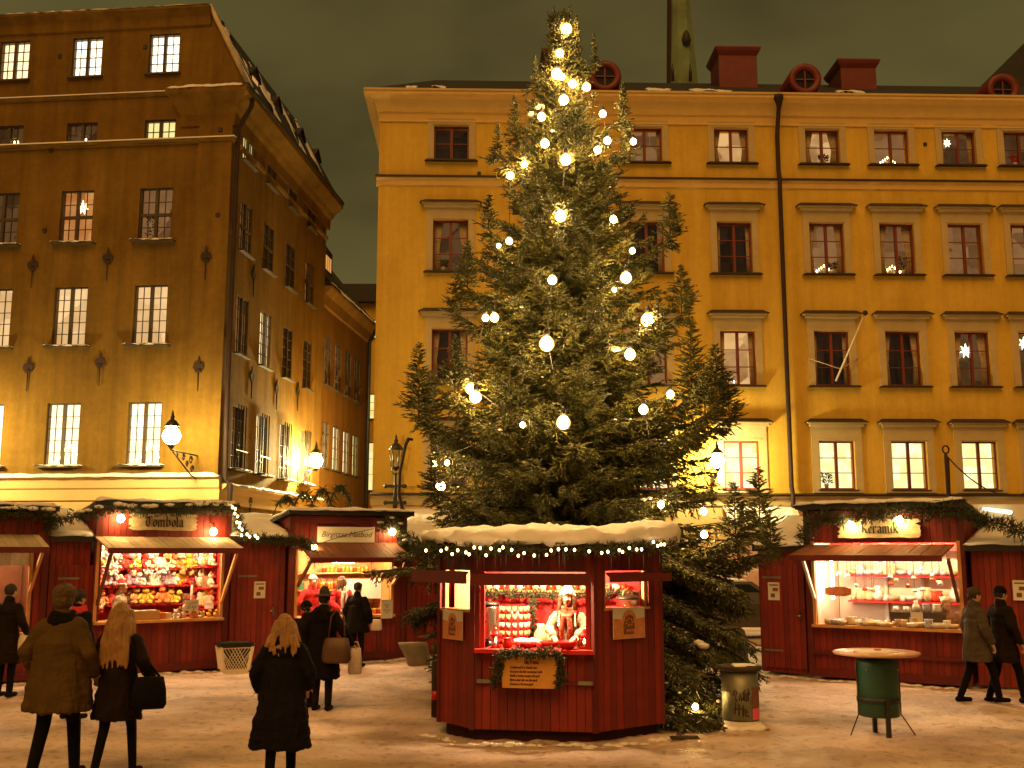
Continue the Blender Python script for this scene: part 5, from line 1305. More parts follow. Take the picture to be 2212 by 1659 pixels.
sl = thing('string_lights', 'string of tiny bulbs under the red valance of the pottery stall', 'string lights', FK.P(.2, .25, z1k - .10), FK.rz)
mb = MB(); mb.tube([(x*.11, 0, -.03*math.sin(x*1.3)) for x in range(21)], .005, 4); mb.build('wire', 'iron', sl)
for i in range(16):
    mb = MB(); mb.ball((i*.14 + .04, -.01, -.03*math.sin((i*.14 + .04)/.11*1.3) - .02), .016, 8); mb.build('bulb', 'bulb_small', sl)
o = item('wooden_plaque', simple_mesh('plq', lambda b: b.loft([[Vector((x*sx*.24, y, z*.085)) for x, z in ((-1, -.6), (-.5, -1), (.5, -1), (1, -.6), (1, .6), (.5, 1), (-.5, 1), (-1, .6))] for y, sx in ((-.015, .97), (0, 1), (.015, 1))], smooth=False)), 'ceramic_red', FK.P(s0k + .30, .30, FK.zv(1788, 1277, .3)), FK.rz, 'oblong reddish wooden plaque hung inside the pottery stall', 'plaque', None)
o.data.materials[0] = MATS['paper_print_orange']
cr = thing('wooden_crate', 'grey upturned crate carrying white cups on the pottery counter', 'crate', FK.P(1.80, .30, z0k), FK.rz)
mb = MB(); mb.boxb(-.45, .45, -.14, .14, 0, .24); mb.build('crate', 'grey_cloth', cr)
mb = MB(); mb.boxb(-.10, .10, -.150, -.142, .04, .24); mb.build('paper', 'paper', cr)
for i, k in enumerate(('cup', 'cup', 'vase', 'pot', 'pot')): pottery(FK.P(1.42 + i*.17, .30, z0k + .24), k, 1 if i == 3 else 0, 'on top of the grey crate', 1.15)
# ---------------------------------------------------------------- low sheds between the stalls
def shed(label, pa, pb, zf, zb, d, door=None, poster=None, inset=.0):
    pa, pb = Vector((pa[0], pa[1], 0)), Vector((pb[0], pb[1], 0)); W = (pb - pa).length
    F = Face(pa.x, pa.y, math.atan2(pb.y - pa.y, pb.x - pa.x))
    t = thing('market_shed', label, 'shed', F.P(0, inset, 0), F.rz, None)
    mb = MB(); mb.boards(.07, W - .07, .08, zf - .02, 0, .03, .10); mb.build('front_wall', 'red_paint', t)
    mb = MB(); mb.boxb(.05, W - .05, .032, .05, .1, zf - .03); mb.build('backing', 'groove_dark', t)
    mb = MB()
    for x in (.06, W - .07): mb.boxb(x - .01, x + .02, .051, d, .1, min(zf, zb) - .02)
    mb.build('side_wall', 'red_paint_dark', t)
    roof_slab(t, W - .18, d, zf, zb, ox=.08, of=.12, snow=.065)
    for ch in t.children:
        if ch.name.startswith(('roof', 'fascia')): ch.location.x = .09
    if door:
        a, b = door; q = MB(); q.boards(a, b, .16, min(2.0, zf - .12), -.032, .03, .10); dr = q.build('door', 'red_paint', t)
        q = MB()
        for z in (.45, 1.75): q.boxb(a + .02, a + .38, -.046, -.037, z, z + .035)
        q.build('hinge', 'galvanised', dr)
        q = MB(); q.boxb(b - .10, b - .06, -.05, -.037, 1.0, 1.16); q.tube([(b - .08, -.05, 1.1), (b - .08, -.08, 1.1), (b - .16, -.085, 1.09)], .01, 6); q.build('handle', 'steel', dr)
    if poster:
        x, z = poster; mb = MB(); mb.boxb(-.11, .11, -.004, 0, -.16, .16); o = mb.build('poster', 'paper', None, F.P(x, inset - .04, z), F.rz)
        tag(o, 'small white notice with pictures on the ' + label.split(' between')[0].split(' beside')[0].split(' left')[0].split(' right')[0] + poster_where[label], 'poster')
        mb = MB(); mb.boxb(-.06, .02, -.007, -.0045, -.11, -.04); mb.boxb(-.02, .08, -.007, -.0045, .0, .06); mb.build('print', 'paper_print_brown', o)
        mb = MB(); mb.boxb(-.085, .085, -.007, -.0045, .10, .125); mb.build('print', 'ink_grey', o)
    return t, F, W
poster_where = {}
def pw_(l, w): poster_where[l] = w; return l
shed(pw_('low dark red shed between the prize stall and the food stall', ' by the white waste basket'), FT.P(WT + .03, .02, 0).xy, FB.P(-.03, .02, 0).xy, FB.zv(540, 1164, -.3), FB.zv(540, 1164) + .45, 1.5, door=(.18, .98), poster=(.62, 1.50))
pA = ground(80, 1476); FAs0 = Face(pA.x, pA.y, R(36)); WA = 2.4; FAs = Face(*(FAs0.P(-WA, 0, 0).xy), R(36))
shed(pw_('low dark red shed left of the prize stall', ''), FAs.P(WA + .03, .10, 0).xy, FT.P(-.03, .10, 0).xy, at(130, 1163, 19).z, at(130, 1163, 19).z + .5, 1.6, door=(.2, .95))
e_ = FB.P(WB + .03, .02, 0) + FB.x*1.55
shed(pw_('low dark red shed right of the food stall half hidden by the round booth', ''), FB.P(WB + .03, .02, 0).xy, e_.xy, at(900, 1182, 23.5).z, at(900, 1182, 23.5).z + .45, 1.7, door=(.3, 1.15))
kl = FK.P(-.03, .04, 0); kl2 = kl - FK.x*1.0
shed(pw_('low red shed left of the pottery stall with long hinges', ' beside the standing bin'), kl2.xy, kl.xy, at(1690, 1184, 20).z, at(1690, 1184, 20).z + .55, 1.7, door=(.12, .93), poster=(.36, 1.52))
kr = FK.P(WK + .05, .10, 0); kr2 = kr + FK.x*1.5
shed(pw_('low dark red shed right of the pottery stall at the picture edge', ' at the right picture edge'), kr.xy, kr2.xy, at(2160, 1184, 17.3).z, at(2160, 1184, 17.3).z + .4, 1.7, poster=(.80, 1.62))
# leftmost stall, mostly outside the picture
zA = at(60, 1094, pA.y).z - .10
z0a = FAs.zv(40, 1366); s1a = FAs.su(58, 1290); z1a = FAs.zv(40, 1170)
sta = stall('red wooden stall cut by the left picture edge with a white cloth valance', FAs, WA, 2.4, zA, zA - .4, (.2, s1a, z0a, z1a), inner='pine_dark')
_, fz = FAs.uv(100, 1182, -.8)
flap(sta, .1, s1a + .12, FAs.zv(60, 1155), .1, s1a + .14, -.8, fz, 'grey_board', 20)
brace(sta, (s1a + .03, -.04, fz - .75), (s1a + .05, -.72, fz - .06), 'pine')
mb = MB(); n = 26; zt_ = FAs.zv(30, 1184)
mb.loft([[Vector((.2 + (s1a - .2)*i/n, .02 + .03*math.sin(i*1.9), z)) for i in range(n + 1)] + [Vector((.2 + (s1a - .2)*i/n, .03 + .03*math.sin(i*1.9), z)) for i in range(n, -1, -1)] for z in (zt_, zt_ - .30)], smooth=False)
mb.build('cloth_valance', 'white_wool', sta)
stall_lamp(sta, 1.6, .35, z1a + .1, .045); shelf(sta, .2, WA - .1, .9, 1.3, z0a + .35, 'red_gloss')
for i in range(9): pottery(FAs.P(s1a - .75 + i*.09, 1.0 if i % 2 else .1, z0a + (.35 if i % 2 else 0)), rr.choice(['cup', 'bowl', 'vase', 'pot']), rr.choice([0, 0, 3]), 'in the stall at the left picture edge', 1.1)
# next stall beyond the right picture edge, only its awning corner shows
pr = kr2 + FK.x*.05; FRs = Face(pr.x, pr.y, R(-35)); zr_ = zK
str_ = stall('red stall beyond the right picture edge, only its awning corner in view', FRs, 2.4, 2.4, zr_, zr_ - .4, (.2, 2.2, z0k, z1k))
flap(str_, .12, 2.28, z1k - .05, .12, 2.28, -.75, z1k - .28, 'grey_board', 20)
for x in (.2, 2.2): brace(str_, (x, -.04, z0k + .6), (x, -.68, z1k - .36))
# ---------------------------------------------------------------- garlands on the stalls
z_ = zT + .03
gp = wobble(FT.P(-.9, -.12, z_ - .36), FT.P(0, -.22, z_ - .10), 4) + wobble(FT.P(0, -.24, z_ - .10), FT.P(WT, -.24, z_ - .02), 9, .035)[1:]
garland('spruce_garland', 'snow laden spruce garland along the top of the prize stall', 'garland', gp, .15, 220, snow=11)
gp = wobble(FT.P(WT, -.24, z_ - .02), FT.P(WT + .22, -.2, z_ - .55), 4) + wobble(FT.P(WT + .22, -.2, z_ - .55), FB.P(-.1, -.2, FB.zv(610, 1168)), 6, .03)[1:]
garland('spruce_garland', 'lit snowy garland falling from the prize stall corner along the low shed', 'garland', gp, .15, 240, bulbs=[gp[i] + Vector((0, -.10, .02)) for i in range(0, 7)] + [gp[i]*.5 + gp[i + 1]*.5 + Vector((.03, -.10, .05)) for i in range(0, 6)], snow=5, bulb_r=.024)
gp = wobble(FB.P(-.1, -.2, FB.zv(610, 1168)), FB.P(.25, -.3, FB.zv(650, 1176)), 4) + [FB.P(.36, -.5, FB.zv(665, 1215, -.5))]
garland('spruce_garland', 'short garland drooping at the left corner of the food stall awning', 'garland', gp, .17, 300)
gp = [FB.P(WB - .62, -.12, FB.zv(825, 1140)), FB.P(WB - .42, -.14, FB.zv(840, 1128)), FB.P(WB - .2, -.14, FB.zv(858, 1135)), FB.P(WB - .08, -.14, FB.zv(868, 1160)), FB.P(WB - .05, -.25, FB.zv(870, 1195))]
garland('spruce_garland', 'arched garland at the right upper corner of the food stall', 'garland', gp, .19, 330, snow=7)
gp = wobble(FB.P(WB - .05, -.25, FB.zv(870, 1165)), FB.P(WB + .9, -.3, FB.zv(950, 1195)), 5, .04) ; garland('spruce_garland', 'bushy garland between the food stall and the round booth', 'garland', gp, .2, 140, snow=2)
zk_ = zK - .04
gp = [FK.P(.02, -.22, FK.zv(1738, 1170))] + wobble(FK.P(.03, -.22, FK.zv(1738, 1140)), FK.P(.35, -.24, zk_ - .12), 3) + wobble(FK.P(.35, -.24, zk_ - .12), FK.P(WK, -.24, zk_ - .02), 8, .03)[1:] + wobble(FK.P(WK, -.24, zk_ - .02), FK.P(WK + 1.4, -.1, zk_ - .55), 6, .03)[1:]
garland('spruce_garland', 'long dark garland over the pottery stall front and down its right side', 'garland', gp, .19, 260, snow=1)
gp = wobble(FAs.P(WA - 1.2, -.22, zA - .02), FAs.P(WA, -.22, zA - .04), 5) + wobble(FAs.P(WA, -.22, zA - .04), FT.P(-.9, -.12, zT - .46), 5)[1:]
garland('spruce_garland', 'snow topped garland at the roof of the leftmost stall', 'garland', gp, .15, 220, snow=11)
# ================================================================ THE ROUND BOOTH
q0, q1_, q2, q3 = ground(948, 1588), ground(1019, 1607), ground(1288, 1615.5), ground(1434, 1593)
BP = [q0.xy, q1_.xy, q2.xy, q3.xy]
BP += [BP[3] + Vector((.10, 1.15)), BP[2] + Vector((.05, 2.75)), BP[1] + Vector((.25, 2.70)), BP[0] + Vector((.02, 1.20))]
bc = sum(BP, Vector((0, 0)))/8
booth = thing('round_booth', 'eight sided dark red booth with snowy roof and lit counter in front of the fir', 'booth', (bc.x, bc.y, 0))
BO = booth.location
BF = []
for i in range(8):
    a, b = BP[i], BP[(i + 1) % 8]; BF.append((Face(a.x, a.y, math.atan2(b.y - a.y, b.x - a.x)), (b - a).length))
ZB0, ZBT = .17, at(1150, 1183, q1_.y).z + .02
def bop(i, u0, v0, u1, v1):
    F, L = BF[i]; s0, za = F.uv(u0, v1); s1, zb = F.uv(u1, v0); return (max(.03, s0), min(L - .03, s1), za, zb)
ops = {0: bop(0, 950, 1232, 1017, 1312), 1: bop(1, 1036, 1236, 1273, 1400), 2: bop(2, 1306, 1232, 1400, 1314)}
for i, (F, L) in enumerate(BF):
    hl = [ops[i]] if i in ops else []
    mb = MB(); mb.boards(.02, L - .02, ZB0, ZBT, 0, .028, .105, hl); mb.build('wall', 'red_paint', booth, F.o - BO, F.rz)
    mb = MB(); wall_grid(mb, .01, L - .01, ZB0, ZBT, hl, .02); mb.build('inner_wall', 'red_gloss', booth, F.P(0, .045, 0) - BO, F.rz)
    mb = MB(); mb.boxb(-.03, .03, -.022, .03, ZB0 - .01, ZBT); mb.build('corner_post', 'red_paint_dark', booth, F.o - BO, F.rz)
mb = MB(); mb.prismz([(p - bc)*.93 for p in BP], .0, ZB0 - .001); mb.build('base', 'groove_dark', booth)
mb = MB(); mb.prismz([(p - bc)*.98 for p in BP], ZB0 + .001, ZB0 + .03); mb.build('floor', 'pine_dark', booth)
mb = MB(); mb.prismz([(p - bc)*.97 for p in BP], ZBT - .03, ZBT - .005); mb.build('ceiling', 'pine', booth)
# frames round the openings, counter
for i, (a, b, c, d) in ops.items():
    F, L = BF[i]; mb = MB()
    for x in (a, b - .05): mb.boxb(x, x + .05, .029, .075, c, d)
    mb.boxb(a - .01, b + .01, -.012, .12, c - .03, c - .001)
    mb.build('opening_frame', 'pine' if i != 1 else 'red_gloss', booth, F.o - BO, F.rz)
F1, L1 = BF[1]
a, b, c, d = ops[1]
mb = MB(); mb.boxb(a - .04, b + .04, -.14, -.041, c - .045, c); mb.boxb(a + .06, b - .06, .121, .55, c - .04, c - .002); mb.build('counter', 'red_gloss', booth, F1.o - BO, F1.rz)
mb = MB(); zlow = F1.zv(1150, 1472)
mb.boxb(a - .05, a + .03, -.03, -.005, zlow, c - .05); mb.boxb(b - .03, b + .05, -.03, -.005, zlow, c - .05); mb.boxb(a - .05, b + .05, -.05, -.005, zlow - .03, zlow); mb.build('panel_trim', 'red_paint_dark', booth, F1.o - BO, F1.rz)
for x in (a - .02, b - .14):
    mb = MB(); mb.boxb(x, x + .17, -.058, -.051, zlow - .025, zlow + .02); mb.build('latch_plate', 'galvanised', booth, F1.o - BO, F1.rz)
# the three raised shutters
def shutter(i, u0, u1, v0, v1, dep):
    F, L = BF[i]; s0, za = F.uv(u0, v1, -dep); s1, zb = F.uv(u1, v0, -dep); A = ops[i]
    mb = MB(); mb.boxb(s0, s1, -dep - .03, -dep, za, zb)
    n = 9
    for k in range(n):
        x0, x1 = A[0] + (A[1] - A[0])*k/n, A[0] + (A[1] - A[0])*(k + 1)/n - .004; y0, y1 = s0 + (s1 - s0)*k/n, s0 + (s1 - s0)*(k + 1)/n - .004
        h = zb - .02; hh = A[3] - .035
        mb.loft([[Vector((x0, -.03, hh)), Vector((x1, -.03, hh)), Vector((x1, -.03, hh + .02)), Vector((x0, -.03, hh + .02))], [Vector((y0, -dep, h - .02)), Vector((y1, -dep, h - .02)), Vector((y1, -dep, h)), Vector((y0, -dep, h))]], smooth=False)
    mb.build('shutter', 'red_paint_dark', booth, F.o - BO, F.rz)
shutter(1, 1018, 1276, 1241, 1264, .40); shutter(0, 893, 1008, 1234, 1256, .34); shutter(2, 1316, 1447, 1237, 1258, .34)
# roof and its snow: rings from the eave inward
ZE = ZBT + .01
def ring(sc, z, nn=9, amp=0, seed=0, out=0):
    pts = []
    for i in range(8):
        p, q = BP[i] - bc, BP[(i + 1) % 8] - bc
        for k in range(nn):
            w = p + (q - p)*(k/nn); l = w.length; w2 = w*sc + w.normalized()*out
            e = (fbm(w2.x*2.3 + seed, w2.y*2.3, z) + .6*fbm(w2.x*7.3 + seed, w2.y*7.3, z))*amp
            pts.append(Vector((w2.x, w2.y, z + e)))
    return pts
mb = MB(); mb.loft([ring(1, ZE, 1, out=.20), ring(1, ZE + .05, 1, out=.20), ring(.5, ZE + .10, 1), ring(.02, ZE + .12, 1)], smooth=False); mb.build('roof', 'roof_dark', booth)
mb = MB(); nn = 14
def rip(pts, k):
    for p in pts:
        if p.y < .4 and k >= 3: p.z += .032*math.sin(p.x*24 + p.y*10)
    return pts
R_ = [ring(1, ZE + .03, nn, .05, 1, .19), ring(1, ZE + .02, nn, .10, 2, .26), ring(1, ZE + .09, nn, .07, 3, .28), ring(1, ZE + .155, nn, .08, 4, .24), ring(.97, ZE + .19, nn, .05, 5, .12), rip(ring(.88, ZE + .20, nn, .05, 6), 5), rip(ring(.75, ZE + .21, nn, .05, 7), 6), rip(ring(.6, ZE + .225, nn, .05, 8), 7), ring(.4, ZE + .235, nn, .06, 9), ring(.2, ZE + .24, nn, .05, 3), ring(.02, ZE + .24, nn)]
for rg in R_[2:]:
    for p in rg: p.z += .09*max(0, min(1, (p.x - .75)/.6))
mb.loft(R_); mb.build('roof_snow', 'snow', booth)
# icicles
ir = random.Random(4)
def ice_mesh(b): b.lathe([(.008, 0), (.006, -.35), (.002, -.8), (.0005, -1)], 6)
for k in range(30):
    i = ir.choice([0, 1, 1, 1, 2, 2]); F, L = BF[i]
    o = link('icicle', simple_mesh('ice', ice_mesh), 'ice', booth, F.P(L*ir.random(), -.20, ZE - .03) - BO, 0); s = ir.uniform(.08, .30); o.scale = (.9, .9, s)
# front garland with its bulbs
gpts = [BF[0][0].P(-.55, .25, ZE - .02), BF[0][0].P(-.15, -.22, ZE - .04)] + wobble(BF[0][0].P(.1, -.25, ZE - .05), BF[1][0].P(0, -.27, ZE - .06), 3, .03) + wobble(BF[1][0].P(.1, -.27, ZE - .06), BF[2][0].P(0, -.27, ZE - .06), 8, .03) + wobble(BF[2][0].P(.12, -.26, ZE - .05), BF[2][0].P(BF[2][1], -.24, ZE + .02), 5, .03)
bl = [(10, 320), (112, 350), (163, 316), (238, 335), (268, 353), (315, 290), (370, 295), (425, 362), (470, 300), (547, 315), (660, 312), (722, 366), (775, 342), (868, 364), (982, 358), (1025, 318), (1092, 307), (1160, 308), (1240, 312), (1375, 325), (1490, 340), (1547, 330), (1653, 315), (1682, 332), (1745, 295), (1812, 308), (1858, 308), (1967, 238), (2007, 275), (2038, 262), (2068, 262), (-130, 318), (60, 300), (580, 290)]
gb = []
for X, Yp in bl:
    u, v = (1100 + X/3.687)/1.1573, (1290 + Yp/3.687)/1.1573
    F = BF[0][0] if u < 1015 else (BF[1][0] if u < 1292 else BF[2][0]); s, z = F.uv(u, v, -.37); gb.append(F.P(s, -.37, z))
garland('spruce_garland', 'thick spruce garland with tiny bulbs along the booth eave', 'garland', gpts, .12, 190, bulbs=gb, snow=1, bulb_r=.0155)
# menu board with its garland
s, z = F1.uv(1148, 1447); wB = F1.su(1209, 1447) - F1.su(1088, 1447); hB = F1.zv(1148, 1412) - F1.zv(1148, 1483)
sg = thing('menu_board', 'ochre wooden menu board framed with spruce on the booth front', 'sign', F1.P(s, -.17, z), F1.rz)
mb = MB(); mb.prism([(-wB/2, hB*.32), (-wB*.42, hB*.42), (-wB*.2, hB/2), (wB*.2, hB/2), (wB*.42, hB*.42), (wB/2, hB*.3), (wB*.48, -hB*.3), (wB*.44, -hB/2), (-wB*.47, -hB/2)], -.02, 0); mb.build('board', 'menu_board', sg)
o = link('heading', text_mesh('GLÖGG', hB*.13, 0, .001, bold=.003), 'ink_brown', sg, (.03, -.023, hB*.27)); upright(o)
for k, l in enumerate(['Traditionell från Gamla stan', 'Varmare den här november kväll', 'Skaffa nånstans annars till april', 'Bättre sker här om lite april', 'Kommer sått bort april']):
    me = text_mesh(l, hB*.095, .25, .001, 'LEFT', bold=.002); o = link('text_line', me, 'ink_brown', sg, (-wB*.34, -.023, hB*(.12 - .125*k))); upright(o); o.scale = (.80, 1, 1)
gp = [F1.P(s - wB*.62, -.20, z - hB*.52), F1.P(s - wB*.56, -.20, z - hB*.1), F1.P(s - wB*.52, -.22, z + hB*.42), F1.P(s - wB*.3, -.24, z + hB*.60), F1.P(s, -.24, z + hB*.54), F1.P(s + wB*.3, -.24, z + hB*.58), F1.P(s + wB*.53, -.22, z + hB*.52), F1.P(s + wB*.58, -.20, z), F1.P(s + wB*.52, -.20, z - hB*.42)]
garland('spruce_garland', 'garland looped round the top and sides of the menu board', 'garland', gp, .085, 300)
# two framed gingerbread pictures
for i, (u0, u1, v0, v1), lab in ((0, (963, 1005, 1317, 1381), 'orange gingerbread picture pinned under the left booth window'), (2, (1319, 1388, 1313, 1379), 'orange gingerbread picture pinned under the right booth window')):
    F, L = BF[i]; a_, zb_2 = F.uv(u0, v0); b_, za_2 = F.uv(u1, v1); za_2 = (za_2 + F.zv(u0, v1))/2
    cx, cz, w, h = (a_ + b_)/2, (za_2 + zb_2)/2, b_ - a_, zb_2 - za_2
    pic = thing('gingerbread_picture', lab, 'picture', F.P(cx, -.034, cz), F.rz)
    mb = MB(); mb.boxb(-w/2, w/2, -.008, 0, -h/2, h/2); mb.build('sheet', 'paper', pic)
    mb = MB(); mb.prism([(-w*.49, -h*.49), (w*.49, -h*.49), (w*.49, h*.16)] + [(w*.22*math.cos(t), h*.12 + h*.30*math.sin(t)) for t in np.linspace(0, math.pi, 11)] + [(-w*.49, h*.16)], -.011, -.0085); mb.build('print', 'paper_print_orange', pic)
    mb = MB(); mb.prism([(-w*.18, -h*.36), (w*.14, -h*.36), (w*.17, -h*.1), (w*.12, h*.2), (0, h*.28), (-w*.12, h*.2), (-w*.19, -h*.1)], -.0135, -.0115); mb.build('print', 'paper_print_brown', pic)
    mb = MB()
    for k in range(5): mb.box((-w*.08 + w*.05*k, -.015, -h*.24), (w*.03, .002, h*.07))
    for k in range(7): mb.box((w*.10*math.cos(k*.9), -.015, h*.03 + h*.11*math.sin(k*.9)), (w*.05, .002, h*.045))
    mb.build('print', 'paper_print_orange', pic)
# inside: light, shelf, goods
stall_lamp(booth, F1.P(.38, .12, ZBT - .16).x - BO.x, F1.P(.38, .12, 0).y - BO.y, ZBT - .13, .068)
stall_lamp(booth, F1.P(1.1, .12, ZBT - .16).x - BO.x, F1.P(1.1, .12, 0).y - BO.y, ZBT - .13, .068)
mb = MB(); mb.boxb(-.45, L1 + .45, 0, .03, ZB0 + .04, ZBT - .04); mb.build('back_wall', 'red_gloss', booth, F1.P(0, 1.5, 0) - BO, F1.rz)
mb = MB(); mb.boxb(-.40, L1 + .40, -.22, -.002, 0, .025); zsb = F1.zv(1150, 1279, 1.3); mb.build('shelf', 'pine', booth, F1.P(0, 1.5, zsb) - BO, F1.rz)
mb = MB(); mb.boxb(-.44, -.12, .95, .97, 1.05, ZBT - .08); mb.build('side_panel', 'birch_board', booth, F1.P(0, 0, 0) - BO, F1.rz)
zc = ops[1][2]
for k in range(20): item('cup', GM['cup'], ['ceramic_white', 'ceramic_red', 'ceramic_tan'][k % 3], F1.P(-.28 + k*.105, 1.36, zsb + .025), k, ['white', 'red', 'tan'][k % 3] + ' cup in the row on the shelf inside the booth', 'cup', ['white', 'red', 'tan'][k % 3] + ' cups on the booth shelf', 1.15)
garland('spruce_garland', 'garland hung across the back of the booth interior', 'garland', wobble(F1.P(-.4, 1.20, zsb - .02), F1.P(L1 + .45, 1.20, zsb - .02), 8, .03), .085, 200)
garland('spruce_garland', 'vertical garland hanging inside the booth behind the counter', 'garland', wobble(F1.P(F1.su(1151, 1280, 1.2), 1.2, zsb), F1.P(F1.su(1151, 1280, 1.2), 1.2, zc - .02), 5, .01), .08, 240)
x = F1.su(1058, 1350, .45)
ur = thing('drink_urn', 'tall steel drinks urn with black lid at the left of the booth counter', 'urn', F1.P(x, .45, zc - .02), F1.rz)
zt_ = F1.zv(1058, 1308, .45) - zc + .02
mb = MB(); mb.lathe([(.115, 0), (.12, .02), (.12, zt_ - .03), (.115, zt_)], 22); mb.build('body', 'steel', ur)
mb = MB(); mb.lathe([(.125, zt_ + .001), (.125, zt_ + .03), (.09, zt_ + .045), (.02, zt_ + .05), (.02, zt_ + .07), (.001, zt_ + .072)], 20); mb.build('lid', 'black_plastic', ur)
mb = MB(); mb.boxb(-.02, .02, -.18, -.118, .08, .11); mb.boxb(-.11, -.03, -.15, -.12, zt_ - .2, zt_ - .17); mb.lathe([(.12, 0), (.10, .08)], 14, (0, -.02, -.005)); mb.build('tap', 'black_plastic', ur)
x = F1.su(1110, 1350, .9); zt_ = F1.zv(1110, 1306, .9)
tw_ = thing('cup_tower', 'stacked tiers of red and white cups behind the booth counter', 'cup stand', F1.P(x, .9, zc - .12), F1.rz)
hh = zt_ - zc + .12; mb = MB(); mb.lathe([(.16, 0), (.185, hh*.3), (.185, hh*.7), (.165, hh)], 18); mb.build('barrel', 'bowl_red', tw_)
for r_i in range(5):
    mb = MB(); n = 14; zz = hh*(.18 + .17*r_i); rad = .182 if 0 < r_i < 4 else .175
    for k in range(n):
        t = 2*math.pi*k/n; mb.lathe([(.026, 0), (.032, .06), (.028, .065)], 7, (rad*math.cos(t), rad*math.sin(t), zz))
    mb.build('cup_tier', ['ceramic_red', 'ceramic_tan', 'ceramic_white', 'ceramic_tan', 'ceramic_tan'][r_i], tw_)
def lantern(u, lab):
    x = F1.su(u, 1380, .12); L_ = thing('candle_lantern', lab, 'lantern', F1.P(x, .12, zc), F1.rz)
    mb = MB(); mb.lathe([(.06, 0), (.062, .02), (.045, .03)], 6); mb.lathe([(.075, .13), (.05, .17), (.025, .20), (.028, .215), (.01, .235)], 6)
    for k in range(6): t = math.pi/3*k; mb.tube([(.05*math.cos(t), .05*math.sin(t), .02), (.05*math.cos(t), .05*math.sin(t), .135)], .005, 4)
    mb.build('frame', 'bowl_red', L_)
    mb = MB(); mb.lathe([(.022, .025), (.022, .06)], 8); mb.build('candle', 'white_board', L_)
    mb = MB(); mb.lathe([(.004, .06), (.016, .08), (.010, .10), (.001, .125)], 8); mb.build('flame', 'candle', L_)
    mb = MB(); mb.tube([(-.03, 0, .225), (-.02, 0, .26), (.02, 0, .26), (.03, 0, .225)], .004, 5); mb.build('handle', 'iron', L_)
lantern(1071, 'red candle lantern at the left end of the booth counter'); lantern(1262, 'red candle lantern at the right end of the booth counter')
for u, y, k, c_, sc, lab in ((1187, .05, 'bowl', 'bowl_red', 1.3, 'red bowl left of the seller on the booth counter'), (1226, .02, 'bowl', 'bowl_red', 1.45, 'red bowl between the seller\'s hands'), (1140, .03, 'bowl', 'bowl_red', 1.1, 'shallow red bowl of napkins near the tray'), (1096, .10, 'pot', 'bowl_red', .95, 'red jar right of the left lantern'), (1121, .0, 'cup', 'bowl_red', 1.1, 'dark red mug on the booth counter edge'),
                             (1165, .0, 'cup', 'bowl_red', 1.0, 'red mug left of the bowls'), (1168, .55, 'vase', 'ceramic_tan', 1.5, 'tan stoneware pot behind the booth tray'), (1180, .62, 'pot', 'ceramic_tan', 1.6, 'large tan crock beside the seller')):
    item(k, GM[k], c_, F1.P(F1.su(u, 1385, y), y, zc), 0, lab, k, None, sc)
ty = thing('cup_tray', 'round red tray of small white cups on the booth counter', 'tray', F1.P(F1.su(1138, 1375, .32), .32, zc), F1.rz)
mb = MB(); mb.lathe([(.10, 0), (.17, .03), (.18, .05), (.17, .045), (.1, .02)], 18); mb.build('tray', 'bowl_red', ty)
for k in range(15):
    t = k*2.4; r_ = .04*math.sqrt(k); o = link('cup', GM['cup'], 'ceramic_white', ty, (r_*math.cos(t), r_*math.sin(t), .035)); o.scale = (.75,)*3
F2, L2 = BF[2]; x = F2.su(1357, 1335, .18)
cp_ = thing('cooking_pot', 'shiny lidded cooking pot with arched handle in the right booth window', 'pot', F2.P(x, .18, ops[2][2]), F2.rz)
mb = MB(); mb.lathe([(.13, 0), (.145, .02), (.145, .08), (.15, .085)], 20); mb.build('body', 'steel', cp_)
mb = MB(); mb.lathe([(.155, .086), (.155, .10), (.11, .13), (.02, .145), (.001, .146)], 20); mb.build('lid', 'iron', cp_)
mb = MB(); mb.tube([(-.09, 0, .13), (-.07, 0, .18), (0, 0, .21), (.07, 0, .18), (.09, 0, .13)], .012, 6); mb.build('handle', 'pine', cp_)
mb = MB(); mb.boxb(.14, .9, .12, .40, -.04, -.005); mb.build('side_counter', 'red_gloss', booth, F2.P(.1, 0, ops[2][2]) - BO, F2.rz)
